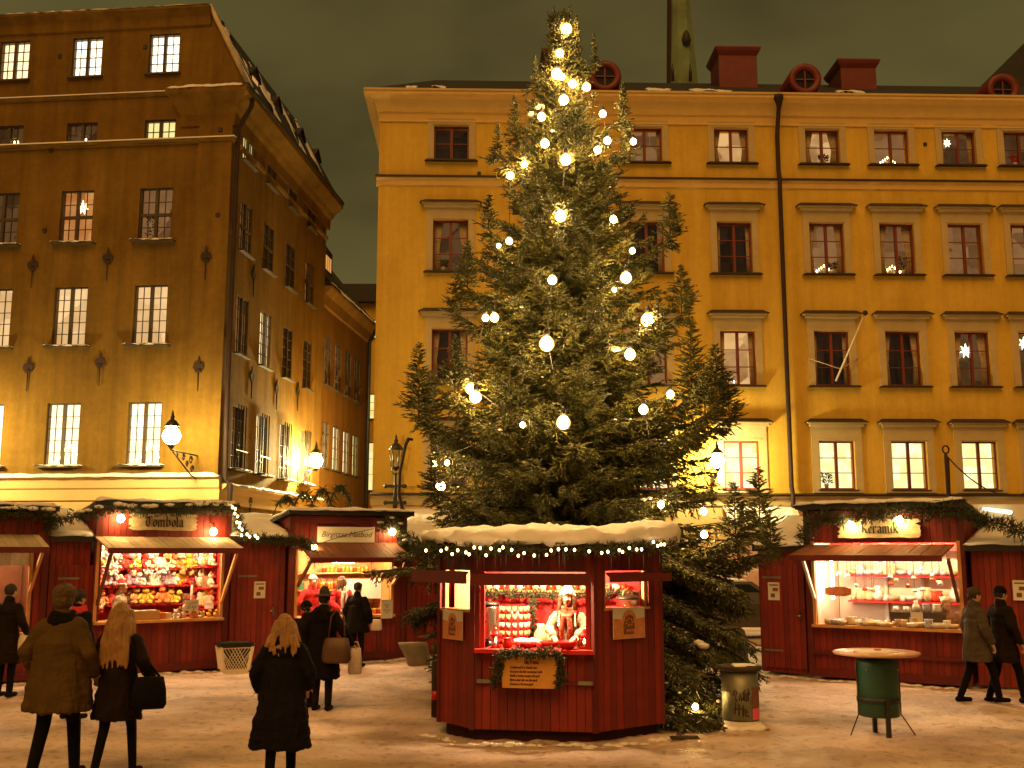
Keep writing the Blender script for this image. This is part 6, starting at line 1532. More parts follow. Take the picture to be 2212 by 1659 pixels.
# ================================================================ PEOPLE
def person(label, loc, rz, H=1.7, pose=None, coat=None, coat_len=.5, coat_w=1.0, legs='black_cloth', boots='black_cloth', hair=None, hair_m='hair_blond', hat=None, hat_m=None, scarf=None, arms=None, stride=0, lean=0, top=None, head_turn=0, thin=1.0, lw=1.0, hood=False, hair_len=0, hair_w=1.0):
    """local frame: the person faces +y. arms: dict L/R -> (elbow, wrist) in body units of H"""
    t = thing('person', label, 'person', loc, rz)
    s = H/1.75; lz = lambda z: z*s
    lean_v = lambda p: Vector((p[0], p[1] + lean*max(0, p[2] - .95*s)*1.0, p[2]))
    hipz, shz, neckz = .93*s, 1.43*s, 1.50*s; hd = Vector((0, .02*s, 1.63*s))
    ft = {-1: Vector((-.10*s, -stride*.5, .06*s)), 1: Vector((.10*s, stride*.5, .06*s))}
    A = arms or {'L': ((-.27, -.02, 1.16), (-.28, .08, .92)), 'R': ((.27, -.02, 1.16), (.28, .08, .92))}
    el = {k: lean_v(Vector(v[0])*s) for k, v in A.items()}; wr = {k: lean_v(Vector(v[1])*s) for k, v in A.items()}
    sh = {'L': lean_v(Vector((-.160*s*thin, 0, shz - .045*s))), 'R': lean_v(Vector((.160*s*thin, 0, shz - .045*s)))}
    hd = lean_v(hd); nk = lean_v(Vector((0, 0, neckz)))
    # the body: one continuous skin
    b = MB()
    for sg in (-1, 1):
        hip = Vector((sg*.09*s, 0, hipz)); kn = (hip + ft[sg])*.5 + Vector((0, .03*s + abs(stride)*.05, .01)); an = ft[sg] + Vector((0, 0, .04*s))
        b.caps(hip, kn, .092*s, .066*s*lw, 10); b.caps(kn, an, .066*s*lw, .052*s*lw, 10)
        b.caps(ft[sg] + Vector((0, -.05*s, -.01*s)), ft[sg] + Vector((0, .16*s, -.02*s)), .044*s, .036*s, 8)
    b.ball(Vector((0, 0, hipz + .03*s)), (.165*s*thin, .115*s, .13*s), 12); b.ball(lean_v(Vector((0, .01*s, 1.15*s))), (.145*s*thin, .105*s, .17*s), 12); b.ball(lean_v(Vector((0, 0, 1.33*s))), (.175*s*thin, .115*s, .17*s), 12)
    b.caps(lean_v(Vector((0, 0, 1.40*s))), hd - Vector((0, .01*s, .05*s)), .062*s, .055*s, 10)
    for k in 'LR':
        b.caps(sh[k], el[k], .055*s, .045*s, 9); b.caps(el[k], wr[k], .043*s, .030*s, 9)
        d = (wr[k] - el[k]).normalized(); side = Vector((0, 0, 1)).cross(d); side = side.normalized() if side.length > .1 else Vector((0, 1, 0)); up = d.cross(side)
        pm = wr[k] + d*.055*s
        M3 = Matrix((side, d, up)).transposed()
        b.ball(pm, (.040*s, .052*s, .020*s), 8, rot=M3)
        for fi, (fx, fl) in enumerate(((-.030, .066), (-.010, .076), (.010, .072), (.029, .058))):
            a0 = pm + side*fx*s + d*.035*s; a1 = a0 + d*fl*.55*s - up*.010*s; a2 = a1 + d*fl*.40*s - up*.026*s
            b.caps(a0, a1, .0098*s, .009*s, 6); b.caps(a1, a2, .009*s, .008*s, 6)
        sgn = -1 if k == 'R' else 1
        t0 = pm + side*(sgn*.034*s) - d*.02*s; t1 = t0 + side*(sgn*.026*s) + d*.028*s - up*.012*s; t2 = t1 + d*.028*s + side*(sgn*.006*s) - up*.010*s
        b.caps(t0, t1, .012*s, .011*s, 6); b.caps(t1, t2, .011*s, .009*s, 6)
    HR = Matrix.Rotation(head_turn, 3, 'Z')
    hp = lambda x, y, z: hd + HR @ Vector((x*s, y*s, z*s))
    b.ball(hp(0, -.008, .02), (.076*s, .094*s, .098*s), 14, rot=HR); b.ball(hp(0, .022, -.045), (.060*s, .068*s, .066*s), 12, rot=HR); b.caps(hp(0, .060, -.090), hp(0, .058, -.085), .026*s, .026*s, 8)
    b.caps(hp(0, .088, .012), hp(0, .104, -.022), .009*s, .014*s, 7)
    for sg in (-1, 1): b.ball(hp(sg*.078, -.005, -.005), (.012*s, .022*s, .032*s), 7, rot=HR); b.ball(hp(sg*.033, .074, -.022), (.022*s, .018*s, .018*s), 7)
    b.ball(hp(0, .083, -.058), (.024*s, .012*s, .010*s), 8, rot=HR)
    me = remesh(b, 'person_body', .0095, 3)
    eyes = [hp(sg*.030, .086, .012) for sg in (-1, 1)]; brows = [hp(sg*.031, .090, .034) for sg in (-1, 1)]; mouth = hp(0, .092, -.058)
    cs = np.zeros(len(me.polygons)*3); me.polygons.foreach_get('center', cs); cs = cs.reshape(-1, 3)
    mi = np.zeros(len(cs), int)
    mi[cs[:, 2] < hipz + .12*s] = 1; mi[cs[:, 2] < .12*s] = 2
    trunk_mask = (cs[:, 2] >= hipz + .12*s) & (cs[:, 2] < neckz - .02*s); mi[trunk_mask] = 3
    near = lambda p, r: ((cs - np.array(p))**2).sum(1) < r*r
    for k in 'LR':
        d = (wr[k] - el[k]).normalized(); m_ = near(wr[k] + d*.08*s, .115*s) & (((cs - np.array(wr[k]))@np.array(d)) > -.01); mi[m_] = 0
    for e in eyes: mi[near(e, .0125*s)] = 4
    for e in brows:
        m_ = (np.abs((cs - np.array(e))[:, 2]) < .0062*s) & near(e, .021*s); mi[m_] = 5
    m_ = (np.abs((cs - np.array(mouth))[:, 2]) < .0085*s) & near(mouth, .023*s); mi[m_] = 6
    for n_ in ('skin', legs, boots, top or coat or legs, 'eye_dark', hair_m, 'lips'): me.materials.append(M(n_))
    me.polygons.foreach_set('material_index', mi.astype(np.int32)); me.update()
    bo = bpy.data.objects.new('person_body', me); COL.objects.link(bo); bo.parent = t
    # coat or jacket
    if coat:
        c = MB(); hem = hipz - coat_len*s + .0
        rings = []; N = 20
        for f, (rx, ry) in ((0, (.245, .19)), (.18, (.235, .185)), (.45, (.215, .17)), (.75, (.19, .15)), (1, (.175, .14))):
            z = hem + (hipz + .22*s - hem)*f; st = (1 - f)*.25*stride
            rings.append([lean_v(Vector((rx*s*coat_w*math.cos(2*math.pi*j/N) + .012*math.sin(5*2*math.pi*j/N)*(1 - f), ry*s*coat_w*math.sin(2*math.pi*j/N) + st*.0, z))) for j in range(N)])
        c.loft(rings)
        c.ball(lean_v(Vector((0, 0, 1.20*s))), (.185*s*coat_w*thin, .145*s*coat_w, .20*s), 14); c.ball(lean_v(Vector((0, -.005*s, 1.34*s))), (.205*s*thin*(.5 + .5*coat_w), .145*s, .13*s), 14)
        for k in 'LR':
            w = 1.0 if coat_w <= 1 else 1.15
            c.caps(sh[k], el[k], .076*s*w, .064*s*w, 10); c.caps(el[k], wr[k] - (wr[k] - el[k]).normalized()*.02, .066*s*w, .052*s*w, 10)
        c.caps(lean_v(Vector((0, -.005*s, 1.42*s))), lean_v(Vector((0, -.01*s, 1.50*s))), .10*s, .085*s, 10)
        if hood: c.ball(lean_v(Vector((0, -.10*s, 1.45*s))), (.14*s, .085*s, .10*s), 12); c.ball(lean_v(Vector((0, -.13*s, 1.38*s))), (.11*s, .06*s, .10*s), 12)
        me = remesh(c, 'coat', .012, 2)
        nv = len(me.vertices); co_ = np.zeros(nv*3); no_ = np.zeros(nv*3); me.vertices.foreach_get('co', co_); me.vertices.foreach_get('normal', no_)
        co_ = co_.reshape(-1, 3); no_ = no_.reshape(-1, 3); sd_ = len(label)*1.7
        dd = np.array([fbm(x*8 + sd_, y*8, z*2.2)*.014 + fbm(x*5, y*5 + sd_, z*13)*.008*(1 if abs(x) > .15*s else .5) for x, y, z in co_])
        low = np.clip((hipz + .15*s - co_[:, 2])/.5, 0, 1); dd = dd*(1 + low)
        me.vertices.foreach_set('co', (co_ + no_*dd[:, None]).ravel()); me.update(); link('coat', me, coat, t)
    if scarf:
        c = MB()
        for k in range(3):
            pts = [lean_v(Vector(((.088 + .012*k)*s*math.cos(a), (.085 + .01*k)*s*math.sin(a) + .01*s, (1.50 - .032*k)*s + .012*s*math.sin(2*a + k)))) for a in np.linspace(0, 2*math.pi, 15)]
            c.tube(pts, .034*s, 7)
        c.tube([lean_v(Vector((-.03*s, .14*s, 1.42*s))), lean_v(Vector((-.05*s, .18*s, 1.25*s))), lean_v(Vector((-.03*s, .19*s, 1.02*s)))], [.036*s, .038*s, .034*s], 8)
        c.tube([lean_v(Vector((.03*s, .14*s, 1.42*s))), lean_v(Vector((.06*s, .18*s, 1.25*s))), lean_v(Vector((.05*s, .19*s, 1.06*s)))], [.034*s, .036*s, .032*s], 8)
        link('scarf', remesh(c, 'scarf', .010, 2), scarf, t)
    if hair:
        c = MB(); c.ball(hp(0, -.018, .032), (.088*s, .098*s, .100*s), 14, rot=HR)
        if hair in ('long', 'bob'):
            L = hair_len or (.34 if hair == 'long' else .16); hr = random.Random(len(label))
            for k in range(30):
                a = math.pi*1.5 + (k/29 - .5)*math.pi*1.35; rx, ry = .082, .088
                p0 = hp(rx*math.cos(a), ry*math.sin(a) - .012, .05); p1 = hp((rx + .018)*math.cos(a)*(1 + (hair_w - 1)*.6), (ry + .012)*math.sin(a) - .018, -.09); p2 = hp((rx + hr.uniform(-.01, .05))*math.cos(a)*1.05*hair_w, (ry + hr.uniform(.01, .06))*math.sin(a) - .02, -L + hr.uniform(-.08, .06))
                if math.sin(a) < -.1 and hair_w > 1: p1 = p1 + Vector((0, -.02*s, 0)); p2 = Vector((p2.x, min(p2.y, hd.y - (.155 if hood else .165)*s - (.05*s if hood else 0)), p2.z))
                c.tube([p0, p1, p1*.5 + p2*.5 + Vector((0, -.015*s, .0)), p2], [.026*s, .027*s, .024*s, .010*s], 6)
        me = remesh(c, 'hair', .0085, 1); nv = len(me.vertices); co_ = np.zeros(nv*3); no_ = np.zeros(nv*3); me.vertices.foreach_get('co', co_); me.vertices.foreach_get('normal', no_); co_ = co_.reshape(-1, 3); no_ = no_.reshape(-1, 3)
        dd = np.array([fbm(x*38, y*38, z*4 + len(label))*.011 for x, y, z in co_]); me.vertices.foreach_set('co', (co_ + no_*dd[:, None]).ravel()); me.update(); o = link('hair', me, hair_m, t)
        # keep the face clear
        bm = bmesh.new(); bm.from_mesh(me); ih = HR.inverted()
        kill = [f for f in bm.faces if (lambda q: q.y > .050*s and q.z < .055*s and abs(q.x) < .066*s)(ih @ (f.calc_center_median() - hd))]
        bmesh.ops.delete(bm, geom=kill, context='FACES'); bm.to_mesh(me); bm.free()
    if hat:
        c = MB()
        if hat == 'earflap':
            c.ball(hp(0, -.015, .062), (.094*s, .104*s, .085*s), 14, rot=HR); c.caps(hp(0, .045, .065), hp(0, .075, .066), .05*s, .03*s, 8); c.ball(hp(0, -.01, .155), .025*s, 8)
            for sg in (-1, 1):
                c.caps(hp(sg*.085, 0, .03), hp(sg*.088, .01, -.08), .030*s, .020*s, 8); c.tube([hp(sg*.088, .01, -.08), hp(sg*.10, .06, -.22), hp(sg*.105, .085, -.33)], [.015*s, .013*s, .013*s], 6); c.ball(hp(sg*.105, .088, -.345), .022*s, 7)
        elif hat == 'pom':
            c.ball(hp(0, -.015, .055), (.093*s, .103*s, .085*s), 14, rot=HR); c.lathe([(.098*s, .0), (.104*s, .02*s), (.098*s, .045*s)], 14, hp(0, -.012, .03))
        elif hat == 'santa':
            c.ball(hp(0, -.015, .06), (.092*s, .102*s, .085*s), 14, rot=HR); c.caps(hp(0, -.03, .12), hp(-.09, -.07, .10), .06*s, .03*s, 8)
        elif hat == 'fur':
            c.ball(hp(0, -.012, .070), (.112*s, .118*s, .090*s), 14); c.ball(hp(0, -.03, .0), (.105*s, .10*s, .09*s), 12)
        elif hat == 'felt':
            c.lathe([(.085*s, .0), (.085*s, .04*s), (.075*s, .10*s), (.045*s, .155*s), (.01*s, .165*s)], 16, hp(0, -.015, .05)); c.lathe([(.10*s, .030*s), (.155*s, .018*s), (.160*s, .008*s), (.10*s, .0)], 18, hp(0, -.015, .055))
        elif hat == 'cap':
            c.ball(hp(0, -.01, .06), (.094*s, .102*s, .066*s), 14); c.ball(hp(0, .075, .055), (.06*s, .06*s, .012*s), 10)
        me = remesh(c, 'hat', .009, 2); link('hat', me, hat_m, t)
        if hat == 'santa':
            c = MB(); c.lathe([(.096*s, 0), (.108*s, .02*s), (.096*s, .045*s)], 14, hp(0, -.012, .03)); c.build('hat_brim', 'white_wool', t)
    t['hand_R'] = list(wr['R']); t['hand_L'] = list(wr['L'])
    return t
def G(u, v): p = ground(u, v); return Vector((p.x, p.y, gz(p.x, p.y)))
# --- walkers on the left
p1 = person('walker in olive jacket and fur hat seen from behind at the left', G(112, 1698), R(-6), 1.84, coat='olive_cloth', coat_len=.30, coat_w=1.34, legs='black_cloth', hair='short', hair_m='hair_dark', hat='fur', hat_m='hat_fur', stride=.42,
            scarf='black_cloth', arms={'L': ((-.30, -.08, 1.16), (-.26, .06, .95)), 'R': ((.31, -.06, 1.15), (.29, .12, .96))})
p2 = person('walker with long blond hair and short black coat carrying a black bag', G(243, 1690), R(-8), 1.70, coat='brown_black_cloth', coat_len=.34, coat_w=1.0, hair='long', hair_len=.46, hair_w=1.35, stride=.40, thin=.95, lw=.8, arms={'L': ((-.24, -.04, 1.16), (-.20, .04, .96)), 'R': ((.28, -.05, 1.18), (.30, .12, 1.0))})
def bag_mesh(b, w, h, d): b.loft([[Vector((w*x*k, d*y*k2, z)) for x, y in ((-1, -.6), (-.6, -1), (.6, -1), (1, -.6), (1, .6), (.6, 1), (-.6, 1), (-1, .6))] for k, k2, z in ((.85, .7, -h), (1, 1, -h*.85), (.95, .95, -h*.4), (.8, .6, 0), (.7, .4, .01))])
def bag(name, label, cat, p, rz, w, h, d, m, strap=None, sub='strap'):
    t = thing(name, label, cat, p, rz); mb = MB(); bag_mesh(mb, w, h, d); mb.build('body', m, t)
    if strap: mb = MB(); mb.tube(strap, .012, 6); mb.build(sub, m, t)
    return t
ph = p2.matrix_basis @ Vector((.34, -.02, .98)); bag('shoulder_bag', 'black shoulder bag at the side of the blond walker in black', 'bag', ph, R(20), .17, .30, .07, 'black_cloth', [(-.12, 0, 0), (-.17, -.05, .22), (-.19, -.03, .40), (-.14, .06, .30), (.10, 0, 0)])
p3 = person('walker in dark parka with chin length blond hair in the foreground', G(604, 1700), R(5), 1.58, coat='navy_cloth', coat_len=.58, coat_w=1.30, hair='bob', hair_len=.25, hair_w=1.55, stride=.18, hood=True, arms={'L': ((-.29, -.06, 1.14), (-.27, .10, .95)), 'R': ((.29, -.05, 1.14), (.25, .12, .97))})
p4 = person('shopper in pointed felt hat and long dark coat waiting at the food stall', G(694, 1537), R(-8), 1.66, coat='black_cloth', coat_len=.46, coat_w=1.12, hat='felt', hat_m='hat_felt', hair='short', hair_m='hair_dark', hood=True, legs='brown_black_cloth', arms={'L': ((-.27, 0, 1.16), (-.26, .1, .95)), 'R': ((.31, -.03, 1.17), (.42, .10, .98))})
q = p4.matrix_basis @ Vector((.25, -.16, 1.02)); bag('handbag', 'large brown handbag slung over the dark long coat', 'bag', q, R(-8), .20, .34, .09, 'leather_brown', [(-.12, 0, 0), (-.10, .04, .3), (-.02, .10, .42), (.08, .06, .3), (.12, 0, 0)])
q = p4.matrix_basis @ Vector((.44, .13, .86)); bag('plastic_bag', 'pale plastic carrier bag hanging from the hand in a long dark coat', 'bag', q, R(10), .10, .36, .05, 'plastic_bag', [(-.06, 0, 0), (-.02, 0, .09), (.03, 0, .09), (.06, 0, 0)], 'handle')
p5 = person('shopper in black coat and dark cap right in front of the food stall counter', G(769, 1443), R(-20), 1.62, coat='black_cloth', coat_len=.22, coat_w=1.12, hat='cap', hat_m='hair_dark', hair='short', hair_m='hair_dark')
q = p5.matrix_basis @ Vector((.36, .12, .90)); bag('plastic_bag', 'crumpled clear bag held by the shopper in a dark cap', 'bag', q, 0, .11, .20, .06, 'plastic_bag')
p6 = person('dark clothed walker cut by the left picture edge', G(6, 1512), R(-10), 1.70, coat='brown_black_cloth', coat_len=.4, hair='short', hair_m='hair_dark', arms={'L': ((-.27, 0, 1.16), (-.28, .1, .92)), 'R': ((.27, -.05, 1.16), (.30, .08, .98))})
q = p6.matrix_basis @ Vector((.30, .06, .92)); bag('plastic_bag', 'whitish bulging bag at the left picture edge', 'bag', q, 0, .13, .26, .10, 'plastic_bag')
p7 = person('dark walker with red scarf half hidden behind the olive jacket', G(152, 1560), R(-25), 1.70, coat='black_cloth', coat_len=.35, scarf='red_cloth', hair='short', hair_m='hair_dark')
p8 = person('shopper in dark hooded coat to the left of the felt hat', G(655, 1530), R(-12), 1.52, coat='brown_black_cloth', coat_len=.42, coat_w=1.05, hair='short', hair_m='hair_dark', hat='pom', hat_m='black_cloth')
# --- sellers behind the counters
hb = F1.P(F1.su(1229, 1300, .40), .40, ZB0 + .03)
p9 = person('seller with white earflap hat and red scarf leaning over the booth counter', (hb.x, hb.y, hb.z - .06), math.pi + F1.rz - .05, 1.66, coat='knit_grey', coat_len=.05, coat_w=.86, hair='long', hair_m='hair_brown', hat='earflap', hat_m='white_wool', scarf='scarf_red', thin=.9, lean=.16, top='knit_grey',
            arms={'L': ((-.24, .06, 1.24), (-.15, .26, 1.17)), 'R': ((.24, .06, 1.24), (.15, .26, 1.17))}, head_turn=.12)
p10 = person('food seller in red jacket and pale cap bending at the left', FB.P(FB.su(672, 1270, .55), .55, .10), math.pi + FB.rz, 1.66, coat='red_cloth', coat_len=.1, coat_w=1.0, hair='short', hair_m='hair_blond', hat='pom', hat_m='white_wool', lean=.12, arms={'L': ((-.30, .08, 1.2), (-.2, .3, 1.05)), 'R': ((.30, .08, 1.2), (.2, .3, 1.05))})
p11 = person('food seller in red jacket with brown bob looking to the side', FB.P(FB.su(737, 1270, .5), .50, .10), math.pi + FB.rz, 1.63, coat='red_cloth', coat_len=.1, coat_w=.95, hair='bob', hair_m='hair_brown', scarf='white_wool', lean=.08, head_turn=.9, arms={'L': ((-.28, .10, 1.18), (-.14, .32, 1.04)), 'R': ((.28, .10, 1.18), (.16, .32, 1.04))})
p12 = person('young prize seller in striped grey jumper and santa hat', FT.P(FT.su(257, 1290, .45), .45, .10), math.pi + FT.rz + 1.0, 1.60, coat='knit_grey', coat_len=.05, coat_w=.9, hair='short', hair_m='hair_brown', hat='santa', hat_m='red_cloth', thin=.92, lean=.05)
p13 = person('pottery seller in beige coat and patterned cap sitting low at the right', FK.P(FK.su(2040, 1300, .45), .45, -.14), math.pi + FK.rz + .5, 1.62, coat='beige_cloth', coat_len=.1, coat_w=1.08, hair='short', hair_m='hair_dark', hat='pom', hat_m='ceramic_brown', lean=.15)
# --- visitors right of the pottery stall
p14 = person('visitor in pale grey coat strolling past the right end of the pottery stall', G(2118, 1524), R(-80), 1.66, coat='grey_cloth', coat_len=.30, coat_w=1.1, hair='short', hair_m='hair_dark', hat='pom', hat_m='hat_felt', stride=.5)
p15 = person('dark visitor with shoulder bag near the right picture edge', G(2176, 1522), R(-75), 1.70, coat='brown_black_cloth', coat_len=.3, coat_w=1.05, hair='short', hair_m='hair_dark', hat='pom', hat_m='black_cloth', stride=.45)
q = p15.matrix_basis @ Vector((-.24, .02, .98)); bag('shoulder_bag', 'tan shoulder bag on the dark visitor at the right edge', 'bag', q, 0, .16, .22, .07, 'grey_sack', [(-.1, 0, 0), (0, 0, .42), (.1, 0, 0)])
# ================================================================ LAMPS AND STREET THINGS
def lantern_head(t, p, r, lit=True, s=1.0, glass='lamp_glass'):
    """six sided street lantern standing on p"""
    mb = MB(); h = .46*s
    for k in range(6):
        a = math.pi/3*k; mb.tube([(p[0] + .11*s*math.cos(a), p[1] + .11*s*math.sin(a), p[2]), (p[0] + .17*s*math.cos(a), p[1] + .17*s*math.sin(a), p[2] + h)], .011, 5)
    mb.lathe([(.03*s, -.10*s), (.10*s, -.02), (.13*s, 0), (.11*s, .012)], 6, p)
    mb.lathe([(.20*s, h), (.21*s, h + .02), (.10*s, h + .15*s), (.05*s, h + .18*s), (.06*s, h + .26*s), (.03*s, h + .28*s), (.035*s, h + .33*s), (.004, h + .42*s)], 6, p)
    mb.build('lantern_frame', 'iron', t)
    mb = MB()
    if lit: mb.lathe([(.05, .0), (.17*s, .08*s), (.225*s, .22*s), (.18*s, .36*s), (.05, .45*s)], 16, p); mb.build('lamp_globe', glass, t)  # lit globe swollen to the size of its glow
    else:
        mb.lathe([(.05, .02), (.07, .08), (.05, .16), (.01, .20)], 10, p); mb.build('unlit_bulb', 'glass_clear', t)
        mb = MB(); snow_sheet(mb, (p[0] - .15, p[1] - .16, p[2] + h + .06), (p[0] + .15, p[1] - .16, p[2] + h + .06), (p[0] + .10, p[1] - .03, p[2] + h + .16), (p[0] - .10, p[1] - .03, p[2] + h + .16), .03, 8, 4, .01, 3, .01); mb.build('lantern_snow', 'snow', t)
def scroll_bracket(t, L, z0, z1):
    """ornate arm: back plate at the wall (y=0), arm towards -y"""
    mb = MB(); mb.tube([(0, -.03, z0 - .15), (0, -.03, z1 + .05)], .028, 8); mb.tube([(0, -.03, z1), (0, -L, z1)], .020, 8)
    mb.tube([(0, -.03, z0), (0, -L*.25, z0 + (z1 - z0)*.15), (0, -L*.6, z0 + (z1 - z0)*.55), (0, -L*.95, z1 - .03)], .018, 8)
    for (cy, cz, r_) in ((-.28*L, z1 - .14, .10), (-.55*L, z1 - .11, .08), (-.22*L, z0 + (z1 - z0)*.42, .09), (-.78*L, z1 - .08, .055), (-.42*L, z1 - .26, .07)):
        pts = [(0, cy + r_*(1 - .10*k/4)*math.cos(k*.55), cz + r_*(1 - .09*k/4)*math.sin(k*.55)) for k in range(18)]; mb.tube(pts, .019, 6)
    mb.tube([(-.22, -.05, z0 - .12), (0, -.07, z0 - .16), (.22, -.05, z0 - .12)], .014, 6)
    mb.build('bracket', 'iron_rust', t)
s, _ = FL.uv(428, 1000); L_ = 1.75
zl = at(379, 962, 26.4).z
wl = thing('wall_lantern', 'glowing street lantern on an ornate iron bracket at the house corner', 'street lamp', FL.P(s, 0, zl), FL.rz, 'lit wall lanterns')
scroll_bracket(wl, L_, -.75, -.12); lantern_head(wl, (0, -L_, 0), .17)
s, _ = FL.uv(-52, 1000)
wl = thing('wall_lantern', 'glowing street lantern cut by the left picture edge', 'street lamp', FL.P(s, 0, zl + .1), FL.rz, 'lit wall lanterns')
scroll_bracket(wl, L_, -.75, -.12); lantern_head(wl, (0, -L_, 0), .17)
s, _ = FS.uv(641, 1040); zl2 = at(672, 1012, 34.6).z
wl = thing('wall_lantern', 'glowing lantern on a thin bracket in the alley', 'street lamp', FS.P(s, 0, zl2), FS.rz, 'lit wall lanterns')
mb = MB(); mb.tube([(0, -.02, -.75), (0, -.02, -.05), (0, -.62, -.05)], .018, 6); mb.tube([(0, -.02, -.6), (0, -.5, -.08)], .012, 6); mb.build('bracket', 'iron', wl); lantern_head(wl, (0, -.62, .03), .17, glass='lamp_glass_alley')
s, _ = FR.uv(1535, 1010); zl3 = at(1518, 1010, 33).z
wl = thing('wall_lantern', 'glowing lantern on the yellow townhouse just right of the fir', 'street lamp', FR.P(s, 0, zl3), FR.rz, 'lit wall lanterns')
scroll_bracket(wl, 1.0, -.65, -.12); lantern_head(wl, (0, -1.0, 0), .17, glass='lamp_glass_dim')
s, z = FR.uv(855, 1075)
wl = thing('unlit_lantern', 'dark unlit lantern with snow cap on the yellow townhouse left of the fir', 'street lamp', FR.P(s, 0, z), FR.rz)
mb = MB(); mb.tube([(0, -.30, -.35), (0, -.30, .75)], [.07, .035], 8)
for zz in (-.22, .30):
    mb.boxb(-.30, .30, -.36, -.24, zz, zz + .09)
    for x in (-.30, .30): mb.ball((x, -.30, zz + .045), .075, 8)
    mb.tube([(0, -.02, zz + .04), (0, -.28, zz + .04)], .03, 6)
mb.tube([(-.02, -.30, .70), (-.12, -.30, .80), (-.11, -.30, .98)], .016, 5); mb.tube([(.02, -.30, .70), (.12, -.30, .80), (.11, -.30, .98)], .016, 5)
mb.build('bracket', 'iron', wl); lantern_head(wl, (0, -.30, .95), .17, False, 1.2)
# crooked cable post with a hooked top behind the food stall
a, b = at(872, 1100, 25.5), at(878, 948, 25.5)
cp2 = thing('cable_post', 'thin crooked dark pole with hooked top beside the unlit lantern', 'pole', (a.x, 25.5, 0))
mb = MB(); mb.tube([(.05, 0, 0), (.02, 0, a.z - .2), (-.12, 0, a.z + .35), (-.10, 0, a.z + .9), (b.x - a.x - .02, 0, b.z - .15), (b.x - a.x + .05, 0, b.z), (b.x - a.x + .16, 0, b.z - .02)], [.045, .045, .04, .035, .04, .05, .03], 8); mb.build('pole', 'iron_rust', cp2)
a, b = at(2050, 1085, 22), at(2047, 968, 22)
cp2 = thing('cable_post', 'rusty post with ring top behind the pottery stall roof', 'pole', (a.x, 22, 0))
mb = MB(); mb.tube([(0, 0, 0), (0, 0, a.z), (.01, 0, b.z - .25), (-.01, 0, b.z - .12)], [.05, .045, .055, .03], 8); mb.build('pole', 'iron_rust', cp2)
mb = MB(); mb.tube([(.065*math.cos(t), 0, b.z - .03 + .08*math.sin(t)) for t in np.linspace(0, 6.28, 14)], .018, 6); mb.build('ring', 'iron_rust', cp2)
c2 = at(2212, 1068, 24) - Vector((a.x, 22, 0)); mb = MB(); mb.tube([Vector((0, 0, b.z - .15))*(1 - t) + c2*t - Vector((0, 0, 1.2*t*(1 - t))) for t in np.linspace(0, 1, 9)], .014, 5); mb.build('cable', 'iron', cp2)
# standing bin with wide lid, graffiti and poster
p = G(1601, 1576)
bn = thing('barrel_table', 'grey green barrel with wide round lid, graffiti and torn poster', 'standing table', p)
hb_ = at(1601, 1447, p.y).z - p.z; rb_ = 38/FPX*p.y*1.0
mb = MB(); mb.lathe([(rb_, 0), (rb_, hb_*.62), (rb_*1.012, hb_*.63), (rb_*1.012, hb_*.65), (rb_, hb_*.66), (rb_, hb_)], 30); mb.build('barrel', 'galvanised', bn)
mb = MB(); mb.lathe([(rb_*1.15, hb_ + .002), (rb_*1.22, hb_ + .012), (rb_*1.22, hb_ + .05), (rb_*1.15, hb_ + .058)], 30); mb.build('lid', 'stone_dark', bn)
mb = MB(); snow_sheet(mb, (-.12, -.22, hb_ + .058), (.22, -.20, hb_ + .058), (.20, .12, hb_ + .058), (-.08, .15, hb_ + .058), .015, 12, 8, .01, 4, .05); mb.build('lid_snow', 'snow', bn)
def curved(mb, u0, u1, z0, z1, rr_, n=8):
    vs = []; 
    for i in range(n + 1):
        t = u0 + (u1 - u0)*i/n; vs += [(rr_*math.sin(t), -rr_*math.cos(t), z0), (rr_*math.sin(t), -rr_*math.cos(t), z1)]
    mb.add(vs, [(2*i, 2*i + 2, 2*i + 3, 2*i + 1) for i in range(n)], 0, True)
mb = MB(); curved(mb, .48, 1.25, hb_*.36, hb_*.72, rb_*1.02); mb.build('poster', 'paper_print_brown', bn)
mb = MB(); curved(mb, .48, 1.25, hb_*.16, hb_*.355, rb_*1.02); mb.build('poster', 'pink_print', bn)
mb = MB()
def scrawl(pts):
    mb.tube([(rb_*1.008*math.sin(a_), -rb_*1.008*math.cos(a_), z_) for a_, z_ in pts], .008, 5)
for st_ in ([(-.55, .52), (-.50, .62), (-.38, .60), (-.46, .50), (-.40, .44)], [(-.25, .46), (-.18, .56), (-.12, .48), (-.15, .44)], [(-.02, .60), (-.04, .46)], [(.06, .62), (.05, .45), (.14, .44), (.16, .58)], [(.24, .64), (.24, .45)], [(.30, .60), (.31, .55)],
            [(-.50, .24), (-.46, .42)], [(-.30, .22), (-.28, .40)], [(-.55, .31), (-.20, .33)], [(-.08, .20), (-.05, .38)], [(-.18, .32), (.12, .30)], [(.22, .27), (.05, .28), (.06, .21), (.26, .20)]):
    scrawl([(a_, z_*hb_*1.1) for a_, z_ in st_])
mb.build('graffiti', 'ink', bn)
mb = MB(); curved(mb, -1.3, 1.3, .0, .09, rb_*1.03); snow_sheet(mb, (-.26, -.30, 0), (.30, -.30, 0), (.30, .1, .03), (-.26, .1, .03), .04, 12, 6, .03, 2, .05); mb.build('snow_heap', 'snow', bn)
